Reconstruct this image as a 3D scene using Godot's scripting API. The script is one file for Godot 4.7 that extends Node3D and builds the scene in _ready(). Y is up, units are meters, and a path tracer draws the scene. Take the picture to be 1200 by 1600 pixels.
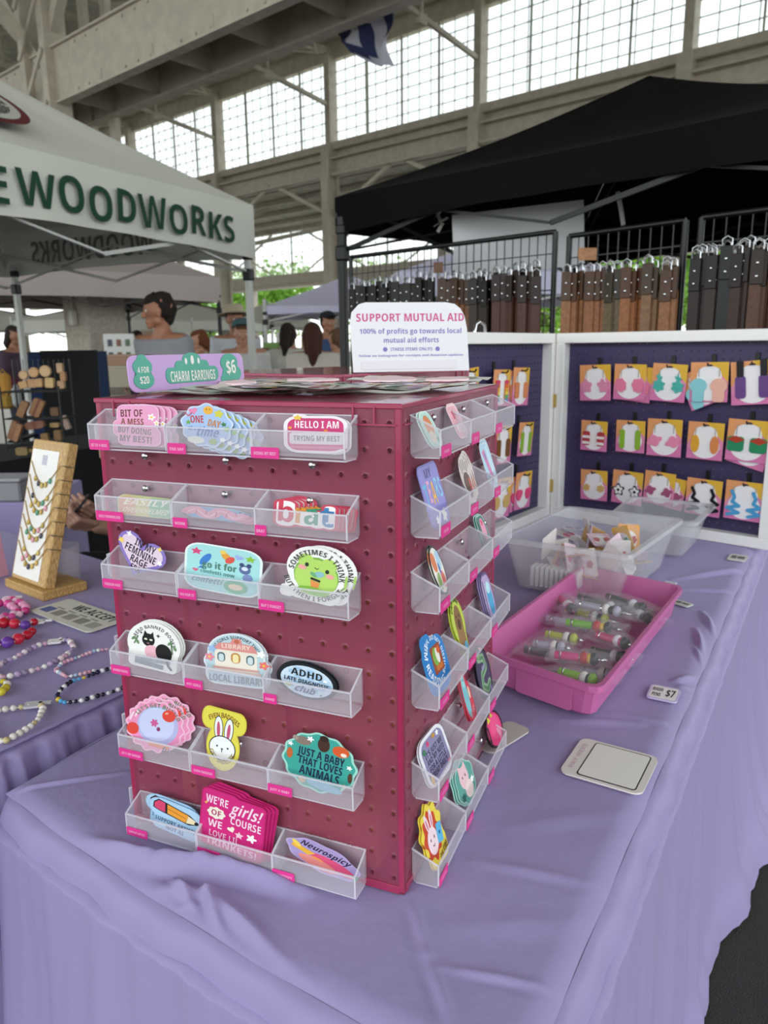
extends Node3D

const T := 0.75                      # height of the table top
const HL := Vector3(-0.9495, 0, -0.3139)   # along the market hall
const HN := Vector3(0.3139, 0, -0.9495)    # across the hall, away from the photographer

var M := {}
var font: SystemFont
var glyphs := {}
var taken := {}
var rng := RandomNumberGenerator.new()


func _ready() -> void:
	rng.seed = 7
	# ---- camera, sky, exposure
	var cam := Camera3D.new()
	cam.name = "camera"
	cam.transform = Transform3D(Basis(Vector3(0.92425, -0.011726, -0.381609), Vector3(-0.071932, 0.976279, -0.204218), Vector3(0.374951, 0.216198, 0.901482)).orthonormalized(), Vector3(0.2879, 1.4096, 0.7419))
	cam.fov = 68.844
	cam.near = 0.02
	cam.far = 300.0
	var lens := CameraAttributesPhysical.new()
	lens.frustum_focal_length = 17.51
	lens.frustum_near = 0.02
	lens.frustum_far = 300.0
	lens.frustum_focus_distance = 0.95
	lens.exposure_aperture = 5.6
	cam.attributes = lens
	add_child(cam)
	cam.current = true
	var env := Environment.new()
	var sm := ProceduralSkyMaterial.new()
	sm.sky_top_color = Color(0.9, 0.94, 0.97)
	sm.sky_horizon_color = Color(0.96, 0.975, 0.95)
	sm.ground_bottom_color = Color(0.62, 0.61, 0.57)
	sm.ground_horizon_color = Color(0.7, 0.7, 0.66)
	sm.sky_energy_multiplier = 1.0
	sm.ground_energy_multiplier = 0.6
	sm.sun_angle_max = 0.0
	var sky := Sky.new()
	sky.sky_material = sm
	env.background_mode = Environment.BG_SKY
	env.sky = sky
	env.background_energy_multiplier = 2.4
	env.tonemap_mode = Environment.TONE_MAPPER_LINEAR
	env.tonemap_exposure = 1.13
	env.sdfgi_enabled = true
	env.ssao_enabled = true
	env.ssil_enabled = true
	var we := WorldEnvironment.new()
	we.name = "environment"
	we.environment = env
	add_child(we)

	font = SystemFont.new()
	font.font_names = PackedStringArray(["Droid Sans"])
	font.font_weight = 700
	materials()
	hall()
	outdoors()
	canopies()
	tables()
	display_box()
	bins_and_stickers()
	top_of_box()
	pegboard_panels()
	right_table_things()
	left_table_things()
	strap_booth()
	wood_booth()
	people()
	far_stalls()


# ------------------------------------------------------------------ mesh builder
class B:
	var v := PackedVector3Array()
	var n := PackedVector3Array()
	var c := PackedColorArray()
	var uv := PackedVector2Array()
	var xf := Transform3D()
	var col := Color.WHITE

	func tri(a: Vector3, b: Vector3, d: Vector3, na = null, nb = null, nd = null) -> void:
		var g := (b - a).cross(d - a)
		if g.length_squared() < 1e-22:
			return
		g = g.normalized()
		if na == null:
			na = g
			nb = g
			nd = g
		elif g.dot(na + nb + nd) < 0.0:
			var t := b
			b = d
			d = t
			var tn = nb
			nb = nd
			nd = tn
		v.append(xf * a)
		v.append(xf * d)
		v.append(xf * b)
		n.append((xf.basis * na).normalized())
		n.append((xf.basis * nd).normalized())
		n.append((xf.basis * nb).normalized())
		for k in 3:
			c.append(col)
			uv.append(Vector2())

	func quad(a: Vector3, b: Vector3, d: Vector3, e: Vector3) -> void:
		tri(a, b, d)
		tri(a, d, e)

	func box(at: Vector3, size: Vector3, bev := 0.0) -> void:
		var h := size * 0.5
		if bev <= 0.0:
			for ax in 3:
				for s in [-1.0, 1.0]:
					var o := Vector3()
					o[ax] = s * h[ax]
					var p := Vector3()
					var q := Vector3()
					p[(ax + 1) % 3] = h[(ax + 1) % 3]
					q[(ax + 2) % 3] = h[(ax + 2) % 3] * s
					quad(at + o - p - q, at + o + p - q, at + o + p + q, at + o - p + q)
			return
		bev = minf(bev, minf(h.x, minf(h.y, h.z)) * 0.9)
		for ax in 3:
			var u := (ax + 1) % 3
			var w := (ax + 2) % 3
			for s in [-1.0, 1.0]:
				var o := Vector3()
				o[ax] = s * h[ax]
				var p := Vector3()
				var q := Vector3()
				p[u] = h[u] - bev
				q[w] = (h[w] - bev) * s
				quad(at + o - p - q, at + o + p - q, at + o + p + q, at + o - p + q)
			for s in [-1.0, 1.0]:
				for t in [-1.0, 1.0]:
					var a := Vector3()
					var b := Vector3()
					a[u] = s * h[u]
					a[w] = t * (h[w] - bev)
					b[u] = s * (h[u] - bev)
					b[w] = t * h[w]
					var l := Vector3()
					l[ax] = (h[ax] - bev)
					var nn := Vector3()
					nn[u] = s
					nn[w] = t
					nn = nn.normalized()
					tri(at + a - l, at + b - l, at + b + l, nn, nn, nn)
					tri(at + a - l, at + b + l, at + a + l, nn, nn, nn)
		for sx in [-1.0, 1.0]:
			for sy in [-1.0, 1.0]:
				for sz in [-1.0, 1.0]:
					var k := Vector3(sx, sy, sz)
					var nn := k.normalized()
					tri(at + Vector3(sx * h.x, sy * (h.y - bev), sz * (h.z - bev)), at + Vector3(sx * (h.x - bev), sy * h.y, sz * (h.z - bev)), at + Vector3(sx * (h.x - bev), sy * (h.y - bev), sz * h.z), nn, nn, nn)

	func bar(a: Vector3, b: Vector3, w: float, h: float, bev := 0.0, up := Vector3.UP) -> void:
		var z := (b - a).normalized()
		if absf(z.dot(up)) > 0.99:
			up = Vector3.RIGHT
		var x := up.cross(z).normalized()
		var keep := xf
		xf = xf * Transform3D(Basis(x, z.cross(x), z), (a + b) * 0.5)
		box(Vector3(), Vector3(w, h, a.distance_to(b)), bev)
		xf = keep

	func tube(pts: Array, r, sides := 8, caps := true) -> void:
		var rings := []
		var nrm := []
		var up := Vector3.UP
		for i in pts.size():
			var d: Vector3 = (pts[mini(i + 1, pts.size() - 1)] - pts[maxi(i - 1, 0)]).normalized()
			if absf(d.dot(up)) > 0.98:
				up = Vector3.RIGHT if absf(d.x) < 0.9 else Vector3.BACK
			var x := up.cross(d).normalized()
			var y := d.cross(x)
			up = y
			var rr: float = r[i] if r is Array else r
			var ring := []
			var rn := []
			for k in sides:
				var a := TAU * k / sides
				var o := x * cos(a) + y * sin(a)
				ring.append(pts[i] + o * rr)
				rn.append(o)
			rings.append(ring)
			nrm.append(rn)
		for i in pts.size() - 1:
			for k in sides:
				var l := (k + 1) % sides
				tri(rings[i][k], rings[i][l], rings[i + 1][l], nrm[i][k], nrm[i][l], nrm[i + 1][l])
				tri(rings[i][k], rings[i + 1][l], rings[i + 1][k], nrm[i][k], nrm[i + 1][l], nrm[i + 1][k])
		if caps:
			for e in [0, pts.size() - 1]:
				var o: Vector3 = (pts[0] - pts[1]).normalized() if e == 0 else (pts[e] - pts[e - 1]).normalized()
				for k in sides:
					tri(pts[e], rings[e][k], rings[e][(k + 1) % sides], o, o, o)

	func lathe(prof: Array, at := Vector3(), sides := 16) -> void:   # Vector2(radius, height) upwards
		for i in prof.size() - 1:
			var p: Vector2 = prof[i]
			var q: Vector2 = prof[i + 1]
			var s := Vector2(q.y - p.y, p.x - q.x).normalized()
			for k in sides:
				var a := TAU * k / sides
				var b := TAU * (k + 1) / sides
				var ca := Vector3(cos(a), 0, sin(a))
				var cb := Vector3(cos(b), 0, sin(b))
				var y := Vector3.UP
				var na := ca * s.x + y * s.y
				var nb := cb * s.x + y * s.y
				tri(at + ca * p.x + y * p.y, at + cb * p.x + y * p.y, at + cb * q.x + y * q.y, na, nb, nb)
				tri(at + ca * p.x + y * p.y, at + cb * q.x + y * q.y, at + ca * q.x + y * q.y, na, nb, na)

	func ball(at: Vector3, r: Vector3, seg := 10, ring := 6) -> void:
		for i in ring:
			for k in seg:
				var q := []
				for d in [[0, 0], [0, 1], [1, 1], [1, 0]]:
					var th: float = PI * (i + d[0]) / ring
					var ph: float = TAU * (k + d[1]) / seg
					q.append(Vector3(sin(th) * cos(ph), cos(th), sin(th) * sin(ph)))
				var e := func(o: Vector3) -> Vector3: return (o / r).normalized()
				tri(at + q[0] * r, at + q[1] * r, at + q[2] * r, e.call(q[0]), e.call(q[1]), e.call(q[2]))
				tri(at + q[0] * r, at + q[2] * r, at + q[3] * r, e.call(q[0]), e.call(q[2]), e.call(q[3]))

	func flat(p: PackedVector2Array, z := 0.0, up := true) -> void:
		var ix := Geometry2D.triangulate_polygon(p)
		var nn := Vector3(0, 0, 1 if up else -1)
		for i in range(0, ix.size(), 3):
			tri(Vector3(p[ix[i]].x, p[ix[i]].y, z), Vector3(p[ix[i + 1]].x, p[ix[i + 1]].y, z), Vector3(p[ix[i + 2]].x, p[ix[i + 2]].y, z), nn, nn, nn)

	func slab(p: PackedVector2Array, z0: float, z1: float) -> void:
		flat(p, z1, true)
		flat(p, z0, false)
		var cw := Geometry2D.is_polygon_clockwise(p)
		for i in p.size():
			var a := p[i]
			var b := p[(i + 1) % p.size()]
			var o := Vector2(b.y - a.y, a.x - b.x).normalized()
			if cw:
				o = -o
			var nn := Vector3(o.x, o.y, 0)
			tri(Vector3(a.x, a.y, z0), Vector3(b.x, b.y, z0), Vector3(b.x, b.y, z1), nn, nn, nn)
			tri(Vector3(a.x, a.y, z0), Vector3(b.x, b.y, z1), Vector3(a.x, a.y, z1), nn, nn, nn)

	# a grid of points with smooth normals
	func sheet(pts: PackedVector3Array, w: int, h: int, flip := 1.0) -> void:
		var nn := PackedVector3Array()
		nn.resize(w * h)
		for j in h:
			for i in w:
				var dx := pts[j * w + mini(i + 1, w - 1)] - pts[j * w + maxi(i - 1, 0)]
				var dy := pts[mini(j + 1, h - 1) * w + i] - pts[maxi(j - 1, 0) * w + i]
				nn[j * w + i] = dx.cross(dy).normalized() * flip
		for j in h - 1:
			for i in w - 1:
				var a := j * w + i
				var b := a + 1
				var d := a + w + 1
				var e := a + w
				tri(pts[a], pts[b], pts[d], nn[a], nn[b], nn[d])
				tri(pts[a], pts[d], pts[e], nn[a], nn[d], nn[e])

	func put(o: B, t: Transform3D) -> void:
		var f := xf * t
		for i in o.v.size():
			v.append(f * o.v[i])
			n.append((f.basis * o.n[i]).normalized())
		c.append_array(o.c)
		uv.append_array(o.uv)

	func mesh(mat: Material) -> ArrayMesh:
		var a := []
		a.resize(Mesh.ARRAY_MAX)
		a[Mesh.ARRAY_VERTEX] = v
		a[Mesh.ARRAY_NORMAL] = n
		a[Mesh.ARRAY_COLOR] = c
		var m := ArrayMesh.new()
		m.add_surface_from_arrays(Mesh.PRIMITIVE_TRIANGLES, a)
		m.surface_set_material(0, mat)
		return m


# ------------------------------------------------------------------ naming and tagging
func numbered(called: String) -> String:
	taken[called] = taken.get(called, -1) + 1
	return called if taken[called] == 0 else "%s_%03d" % [called, taken[called]]


func tag(o: Node3D, label: String, category := "", group := "") -> Node3D:
	o.set_meta("label", label)
	if category != "":
		o.set_meta("category", category)
	if group != "":
		o.set_meta("group", group)
	return o


func thing(called: String, label: String, category: String, at := Vector3(), turn := 0.0, group := "") -> Node3D:
	var o := Node3D.new()
	o.name = numbered(called)
	add_child(o)
	o.position = at
	o.rotation.y = turn
	tag(o, label, category, group)
	return o


func mi(called: String, mesh: Mesh, parent: Node = self) -> MeshInstance3D:
	var o := MeshInstance3D.new()
	o.mesh = mesh
	if parent == self:
		o.name = numbered(called)
		add_child(o)
	else:
		var k := 0
		var nm := called
		while parent.has_node(nm):
			k += 1
			nm = "%s_%03d" % [called, k]
		o.name = nm
		parent.add_child(o)
	return o


# parts that come by the hundred: the caller numbers them
func pt(called: String, k: int, mesh: Mesh, parent: Node, x: Transform3D) -> MeshInstance3D:
	var o := MeshInstance3D.new()
	o.mesh = mesh
	o.name = called if k == 0 else "%s_%03d" % [called, k]
	o.transform = x
	parent.add_child(o)
	return o


func part(called: String, b: B, mat: String, parent: Node) -> MeshInstance3D:
	return mi(called, b.mesh(M[mat]), parent)


func struct(called: String, b: B, mat: String) -> MeshInstance3D:
	var o := mi(called, b.mesh(M[mat]))
	o.set_meta("kind", "structure")
	return o


func nb(c: Color = Color.WHITE) -> B:
	var b := B.new()
	b.col = c
	return b


# ------------------------------------------------------------------ materials
func noise_tex(size: int, freq: float, a: Color, b: Color, kind := FastNoiseLite.TYPE_SIMPLEX_SMOOTH, oct := 4, lo := 0.2, hi := 0.8, sd := 1) -> NoiseTexture2D:
	var f := FastNoiseLite.new()
	f.noise_type = kind
	f.frequency = freq
	f.fractal_octaves = oct
	f.seed = sd
	var t := NoiseTexture2D.new()
	t.width = size
	t.height = size
	t.seamless = true
	t.noise = f
	var g := Gradient.new()
	g.offsets = PackedFloat32Array([lo, hi])
	g.colors = PackedColorArray([a, b])
	t.color_ramp = g
	return t


func bump_tex(size: int, freq: float, strength: float, oct := 3, sd := 1) -> NoiseTexture2D:
	var f := FastNoiseLite.new()
	f.frequency = freq
	f.fractal_octaves = oct
	f.seed = sd
	var t := NoiseTexture2D.new()
	t.width = size
	t.height = size
	t.seamless = true
	t.noise = f
	t.as_normal_map = true
	t.bump_strength = strength
	return t


func mat(key: String, c: Color, rough: float, vertex := true) -> StandardMaterial3D:
	var m := StandardMaterial3D.new()
	m.resource_name = key
	m.albedo_color = c
	m.roughness = rough
	m.vertex_color_use_as_albedo = vertex
	m.vertex_color_is_srgb = true
	M[key] = m
	return m


func see_through(key: String, c: Color, rough: float) -> StandardMaterial3D:
	var m := mat(key, c, rough, false)
	m.transparency = BaseMaterial3D.TRANSPARENCY_ALPHA
	return m


func grain(m: StandardMaterial3D, t: Texture2D, scale: float, world := true) -> void:
	m.albedo_texture = t
	m.uv1_triplanar = true
	m.uv1_world_triplanar = world
	m.uv1_scale = Vector3.ONE * scale


func materials() -> void:
	mat("matte", Color.WHITE, 0.85)
	mat("satin", Color.WHITE, 0.5)
	mat("gloss", Color.WHITE, 0.22)
	var sv := mat("vinyl", Color.WHITE, 0.38)
	sv.metallic_specular = 0.4
	var cr := mat("chrome", Color(0.85, 0.85, 0.86), 0.15, false)
	cr.metallic = 1.0
	var bk := mat("black_metal", Color(0.035, 0.035, 0.04), 0.4, false)
	bk.metallic_specular = 0.5
	see_through("pink_panel", Color(0.65, 0.3, 0.4, 0.55), 0.3)
	var pe := see_through("pink_edge", Color(0.7, 0.2, 0.36, 0.85), 0.28)
	pe.clearcoat_enabled = true
	pe.clearcoat = 0.9
	pe.clearcoat_roughness = 0.06
	M["pink_panel"].clearcoat_enabled = true
	M["pink_panel"].clearcoat = 0.3
	M["pink_panel"].clearcoat_roughness = 0.1
	see_through("frost", Color(0.92, 0.9, 0.94, 0.2), 0.4)
	see_through("frost_rim", Color(0.95, 0.94, 0.97, 0.5), 0.35)
	see_through("clear_bin", Color(0.88, 0.88, 0.9, 0.22), 0.35)
	see_through("clear_rim", Color(0.9, 0.9, 0.92, 0.45), 0.3)
	see_through("pouch", Color(0.93, 0.93, 0.95, 0.15), 0.27)
	see_through("pink_tray", Color(0.82, 0.44, 0.66, 0.93), 0.35)
	var gl := see_through("pane", Color(0.85, 0.92, 0.86, 0.16), 0.08)
	gl.metallic_specular = 0.3
	var cl := mat("cloth", Color(0.62, 0.572, 0.745), 0.55, false)
	cl.rim_enabled = true
	cl.rim = 0.35
	cl.rim_tint = 0.5
	cl.metallic_specular = 0.35
	cl.normal_enabled = true
	cl.normal_texture = bump_tex(512, 0.02, 3.0, 4, 3)
	cl.normal_scale = 0.35
	cl.uv1_triplanar = true
	cl.uv1_world_triplanar = true
	cl.uv1_scale = Vector3.ONE * 3.0
	var asp := mat("asphalt", Color.WHITE, 0.92, false)
	grain(asp, noise_tex(1024, 0.25, Color(0.13, 0.12, 0.115), Color(0.36, 0.34, 0.32), FastNoiseLite.TYPE_SIMPLEX, 3, 0.35, 0.8, 5), 3.0)
	asp.normal_enabled = true
	asp.normal_texture = bump_tex(512, 0.15, 6.0, 3, 8)
	mat("pavement", Color(0.72, 0.71, 0.68), 0.9, false)
	var stl := mat("steel", Color.WHITE, 0.6, false)
	grain(stl, noise_tex(512, 0.012, Color(0.72, 0.685, 0.625), Color(0.78, 0.745, 0.68), FastNoiseLite.TYPE_SIMPLEX_SMOOTH, 5, 0.25, 0.75, 12), 0.6)
	var dk := mat("deck", Color.WHITE, 0.8, false)
	grain(dk, noise_tex(512, 0.01, Color(0.7, 0.68, 0.61), Color(0.8, 0.78, 0.71), FastNoiseLite.TYPE_SIMPLEX_SMOOTH, 4, 0.3, 0.7, 14), 0.4)
	var con := mat("concrete", Color.WHITE, 0.9, false)
	grain(con, noise_tex(512, 0.02, Color(0.66, 0.62, 0.57), Color(0.76, 0.72, 0.67), FastNoiseLite.TYPE_SIMPLEX_SMOOTH, 5, 0.2, 0.8, 15), 1.0)
	for k in [["canvas_white", Color(0.83, 0.83, 0.79), 0.3], ["canvas_black", Color(0.03, 0.028, 0.037), 0.0], ["canvas_grey", Color(0.74, 0.69, 0.675), 0.15], ["canvas_lavender", Color(0.86, 0.84, 0.94), 0.5]]:
		var m := mat(k[0], k[1], 0.75, false)
		m.backlight_enabled = true
		m.metallic_specular = 0.25
		m.backlight = Color(k[2], k[2], k[2])
		m.normal_enabled = true
		m.normal_texture = bump_tex(256, 0.012, 4.0, 3, 21)
		m.normal_scale = 0.3
		m.uv1_triplanar = true
		m.uv1_world_triplanar = true
		m.uv1_scale = Vector3.ONE * 0.8
	var wd := mat("wood", Color.WHITE, 0.55)
	grain(wd, noise_tex(512, 0.02, Color(0.78, 0.74, 0.68), Color(1, 1, 1), FastNoiseLite.TYPE_SIMPLEX, 4, 0.3, 0.7, 31), 6.0, false)
	wd.uv1_scale = Vector3(30, 4, 30)
	var le := mat("leather", Color.WHITE, 0.5)
	grain(le, noise_tex(256, 0.03, Color(0.86, 0.85, 0.84), Color(1, 1, 1), FastNoiseLite.TYPE_SIMPLEX_SMOOTH, 3, 0.3, 0.7, 33), 5.0)
	var lf := mat("leaf", Color(0.33, 0.48, 0.16), 0.6, false)
	lf.backlight_enabled = true
	lf.backlight = Color(0.6, 0.75, 0.25)
	var sk := mat("skin", Color.WHITE, 0.55)
	sk.subsurf_scatter_enabled = true
	sk.subsurf_scatter_strength = 0.08
	mat("fabric", Color.WHITE, 0.9)


# ------------------------------------------------------------------ lettering and flat art
func glyph(ch: String) -> Array:
	if not glyphs.has(ch):
		var t := TextMesh.new()
		t.font = font
		t.text = ch
		t.font_size = 64
		t.pixel_size = 1.0 / 46.0      # capitals become 1 unit high
		t.depth = 0.0
		t.curve_step = 5.0
		var p := PackedVector3Array()
		if t.get_surface_count() > 0 and ch != " ":
			var a := t.surface_get_arrays(0)
			var ix = a[Mesh.ARRAY_INDEX]
			if ix != null and ix.size() > 0:
				for i in ix:
					p.append(a[Mesh.ARRAY_VERTEX][i])
			else:
				p = a[Mesh.ARRAY_VERTEX]
		var box := t.get_aabb()
		glyphs[ch] = [p, font.get_char_size(ch.unicode_at(0), 64).x / 46.0, box.position.x]
	return glyphs[ch]


func put_glyph(b: B, ch: String, x: Transform3D) -> float:
	var g := glyph(ch)
	var keep := b.xf
	b.xf = b.xf * x
	# TextMesh centres a line; caps sit between -0.5 and 0.5
	for i in range(0, g[0].size(), 3):
		b.tri(g[0][i], g[0][i + 1], g[0][i + 2], Vector3.BACK, Vector3.BACK, Vector3.BACK)
	b.xf = keep
	return g[1]


func text_width(s: String) -> float:
	var w := 0.0
	for ch in s:
		w += glyph(ch)[1]
	return w


# centred line of capitals of height h at (x, y); squeeze to width if given
func text(b: B, s: String, at: Vector3, h: float, rot := 0.0, width := 0.0, slant := 0.0) -> void:
	var w := text_width(s)
	var sx := h if width <= 0.0 else width / w
	var base := Transform3D(Basis(Vector3.BACK, rot), at) * Transform3D(Basis(Vector3(sx, 0, 0), Vector3(slant * h, h, 0), Vector3(0, 0, 1)), Vector3())
	var x := -w * 0.5
	for ch in s:
		var a: float = glyph(ch)[1]
		put_glyph(b, ch, base * Transform3D(Basis(), Vector3(x + a * 0.5, 0, 0)))
		x += a


# letters along an arc; deg is where the middle stands, dirn 1 = over the top, -1 = under the bottom
func arc_text(b: B, s: String, c: Vector3, r: float, deg: float, h: float, dirn := 1.0, tight := 1.0) -> void:
	var w := text_width(s) * h * tight
	var x := -w * 0.5
	for ch in s:
		var a: float = glyph(ch)[1] * h * tight
		var th := deg_to_rad(deg) - dirn * (x + a * 0.5) / r
		var o := Vector3(cos(th), sin(th), 0) * r
		put_glyph(b, ch, Transform3D(Basis(Vector3.BACK, th - dirn * PI * 0.5).scaled(Vector3(1, 1, 1)), c + o) * Transform3D(Basis().scaled(Vector3(h, h, 1)), Vector3()))
		x += a


func p_rr(x: float, y: float, w: float, h: float, r: float, rot := 0.0) -> PackedVector2Array:
	var p := PackedVector2Array()
	r = minf(r, minf(w, h) * 0.499)
	for k in 4:
		var cx := (w * 0.5 - r) * (1.0 if k == 0 or k == 3 else -1.0)
		var cy := (h * 0.5 - r) * (1.0 if k < 2 else -1.0)
		for s in 6:
			var a := PI * 0.5 * (k + s / 5.0)
			p.append(Vector2(cx + r * cos(a), cy + r * sin(a)).rotated(rot) + Vector2(x, y))
	return p


func p_el(x: float, y: float, rx: float, ry: float, rot := 0.0, seg := 28) -> PackedVector2Array:
	var p := PackedVector2Array()
	for k in seg:
		p.append(Vector2(rx * cos(TAU * k / seg), ry * sin(TAU * k / seg)).rotated(rot) + Vector2(x, y))
	return p


# wavy round outline: n lobes (flowers, stars, scalloped labels)
func p_lobe(x: float, y: float, rx: float, ry: float, n: int, depth: float, rot := 0.0, sharp := false) -> PackedVector2Array:
	var p := PackedVector2Array()
	if sharp:
		for k in 2 * n:
			var f := 1.0 if k % 2 == 0 else 1.0 - depth
			var a := TAU * k / (2 * n) + PI / 2
			p.append(Vector2(rx * f * cos(a), ry * f * sin(a)).rotated(rot) + Vector2(x, y))
		return p
	var seg := n * 8
	for k in seg:
		var a := TAU * k / seg
		var f := 1.0 - depth * (0.5 - 0.5 * cos(n * a))
		p.append(Vector2(rx * f * cos(a), ry * f * sin(a)).rotated(rot) + Vector2(x, y))
	return p


func p_heart(x: float, y: float, s: float, rot := 0.0) -> PackedVector2Array:
	var p := PackedVector2Array()
	for k in 32:
		var a := TAU * k / 32
		p.append((Vector2(16 * pow(sin(a), 3), 13 * cos(a) - 5 * cos(2 * a) - 2 * cos(3 * a) - cos(4 * a)) * s / 17.0).rotated(rot) + Vector2(x, y))
	return p


func p_any(q: Array) -> PackedVector2Array:
	var p := PackedVector2Array()
	for i in range(0, q.size(), 2):
		p.append(Vector2(q[i], q[i + 1]))
	return p


func stroke(b: B, pts: PackedVector2Array, w: float, z: float) -> void:
	for pl in Geometry2D.offset_polyline(pts, w * 0.5, Geometry2D.JOIN_ROUND, Geometry2D.END_ROUND):
		if not Geometry2D.is_polygon_clockwise(pl):
			b.flat(pl, z)


func union(shapes: Array) -> PackedVector2Array:
	var u: PackedVector2Array = shapes[0]
	for i in range(1, shapes.size()):
		var best: PackedVector2Array = u
		var area := 0.0
		for q in Geometry2D.merge_polygons(u, shapes[i]):
			var r := Rect2(q[0], Vector2())
			for e in q:
				r = r.expand(e)
			if r.get_area() > area and not Geometry2D.is_polygon_clockwise(q):
				area = r.get_area()
				best = q
		u = best
	return u


func grow(p: PackedVector2Array, d: float) -> PackedVector2Array:
	var r := Geometry2D.offset_polygon(p, d, Geometry2D.JOIN_ROUND)
	var best := p
	var area := 0.0
	for q in r:
		var bx := Rect2(q[0], Vector2())
		for e in q:
			bx = bx.expand(e)
		if bx.get_area() > area and not Geometry2D.is_polygon_clockwise(q):
			area = bx.get_area()
			best = q
	return best


# draw a list of flat shapes (millimetres) one over the other
func draw(b: B, ops: Array, z0 := 0.0, dz := 0.04) -> void:
	var z := z0
	for o in ops:
		z += dz
		b.col = Color(o[o.size() - 1])
		match o[0]:
			"r": b.flat(p_rr(o[1], o[2], o[3], o[4], o[5], deg_to_rad(o[6])), z)
			"e": b.flat(p_el(o[1], o[2], o[3], o[4], deg_to_rad(o[5])), z)
			"l": b.flat(p_lobe(o[1], o[2], o[3], o[4], o[5], o[6], deg_to_rad(o[7])), z)
			"s": b.flat(p_lobe(o[1], o[2], o[3], o[3], o[4], o[5], deg_to_rad(o[6]), true), z)
			"h": b.flat(p_heart(o[1], o[2], o[3], deg_to_rad(o[4])), z)
			"p": b.flat(p_any(o[1]), z)
			"w": stroke(b, p_any(o[1]), o[2], z)
			"t": text(b, o[1], Vector3(o[2], o[3], z), o[4], deg_to_rad(o[5]), o[6])
			"i": text(b, o[1], Vector3(o[2], o[3], z), o[4], deg_to_rad(o[5]), o[6], 0.25)
			"a": arc_text(b, o[1], Vector3(o[2], o[3], z), o[4], o[5], o[6], o[7], o[8])
			"g": b.flat(o[1], z)


# ------------------------------------------------------------------ the market hall
func hx() -> Transform3D:
	return Transform3D(Basis(HL, Vector3.UP, HN), Vector3())


func hb() -> B:
	var b := B.new()
	b.xf = hx()
	return b


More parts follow.
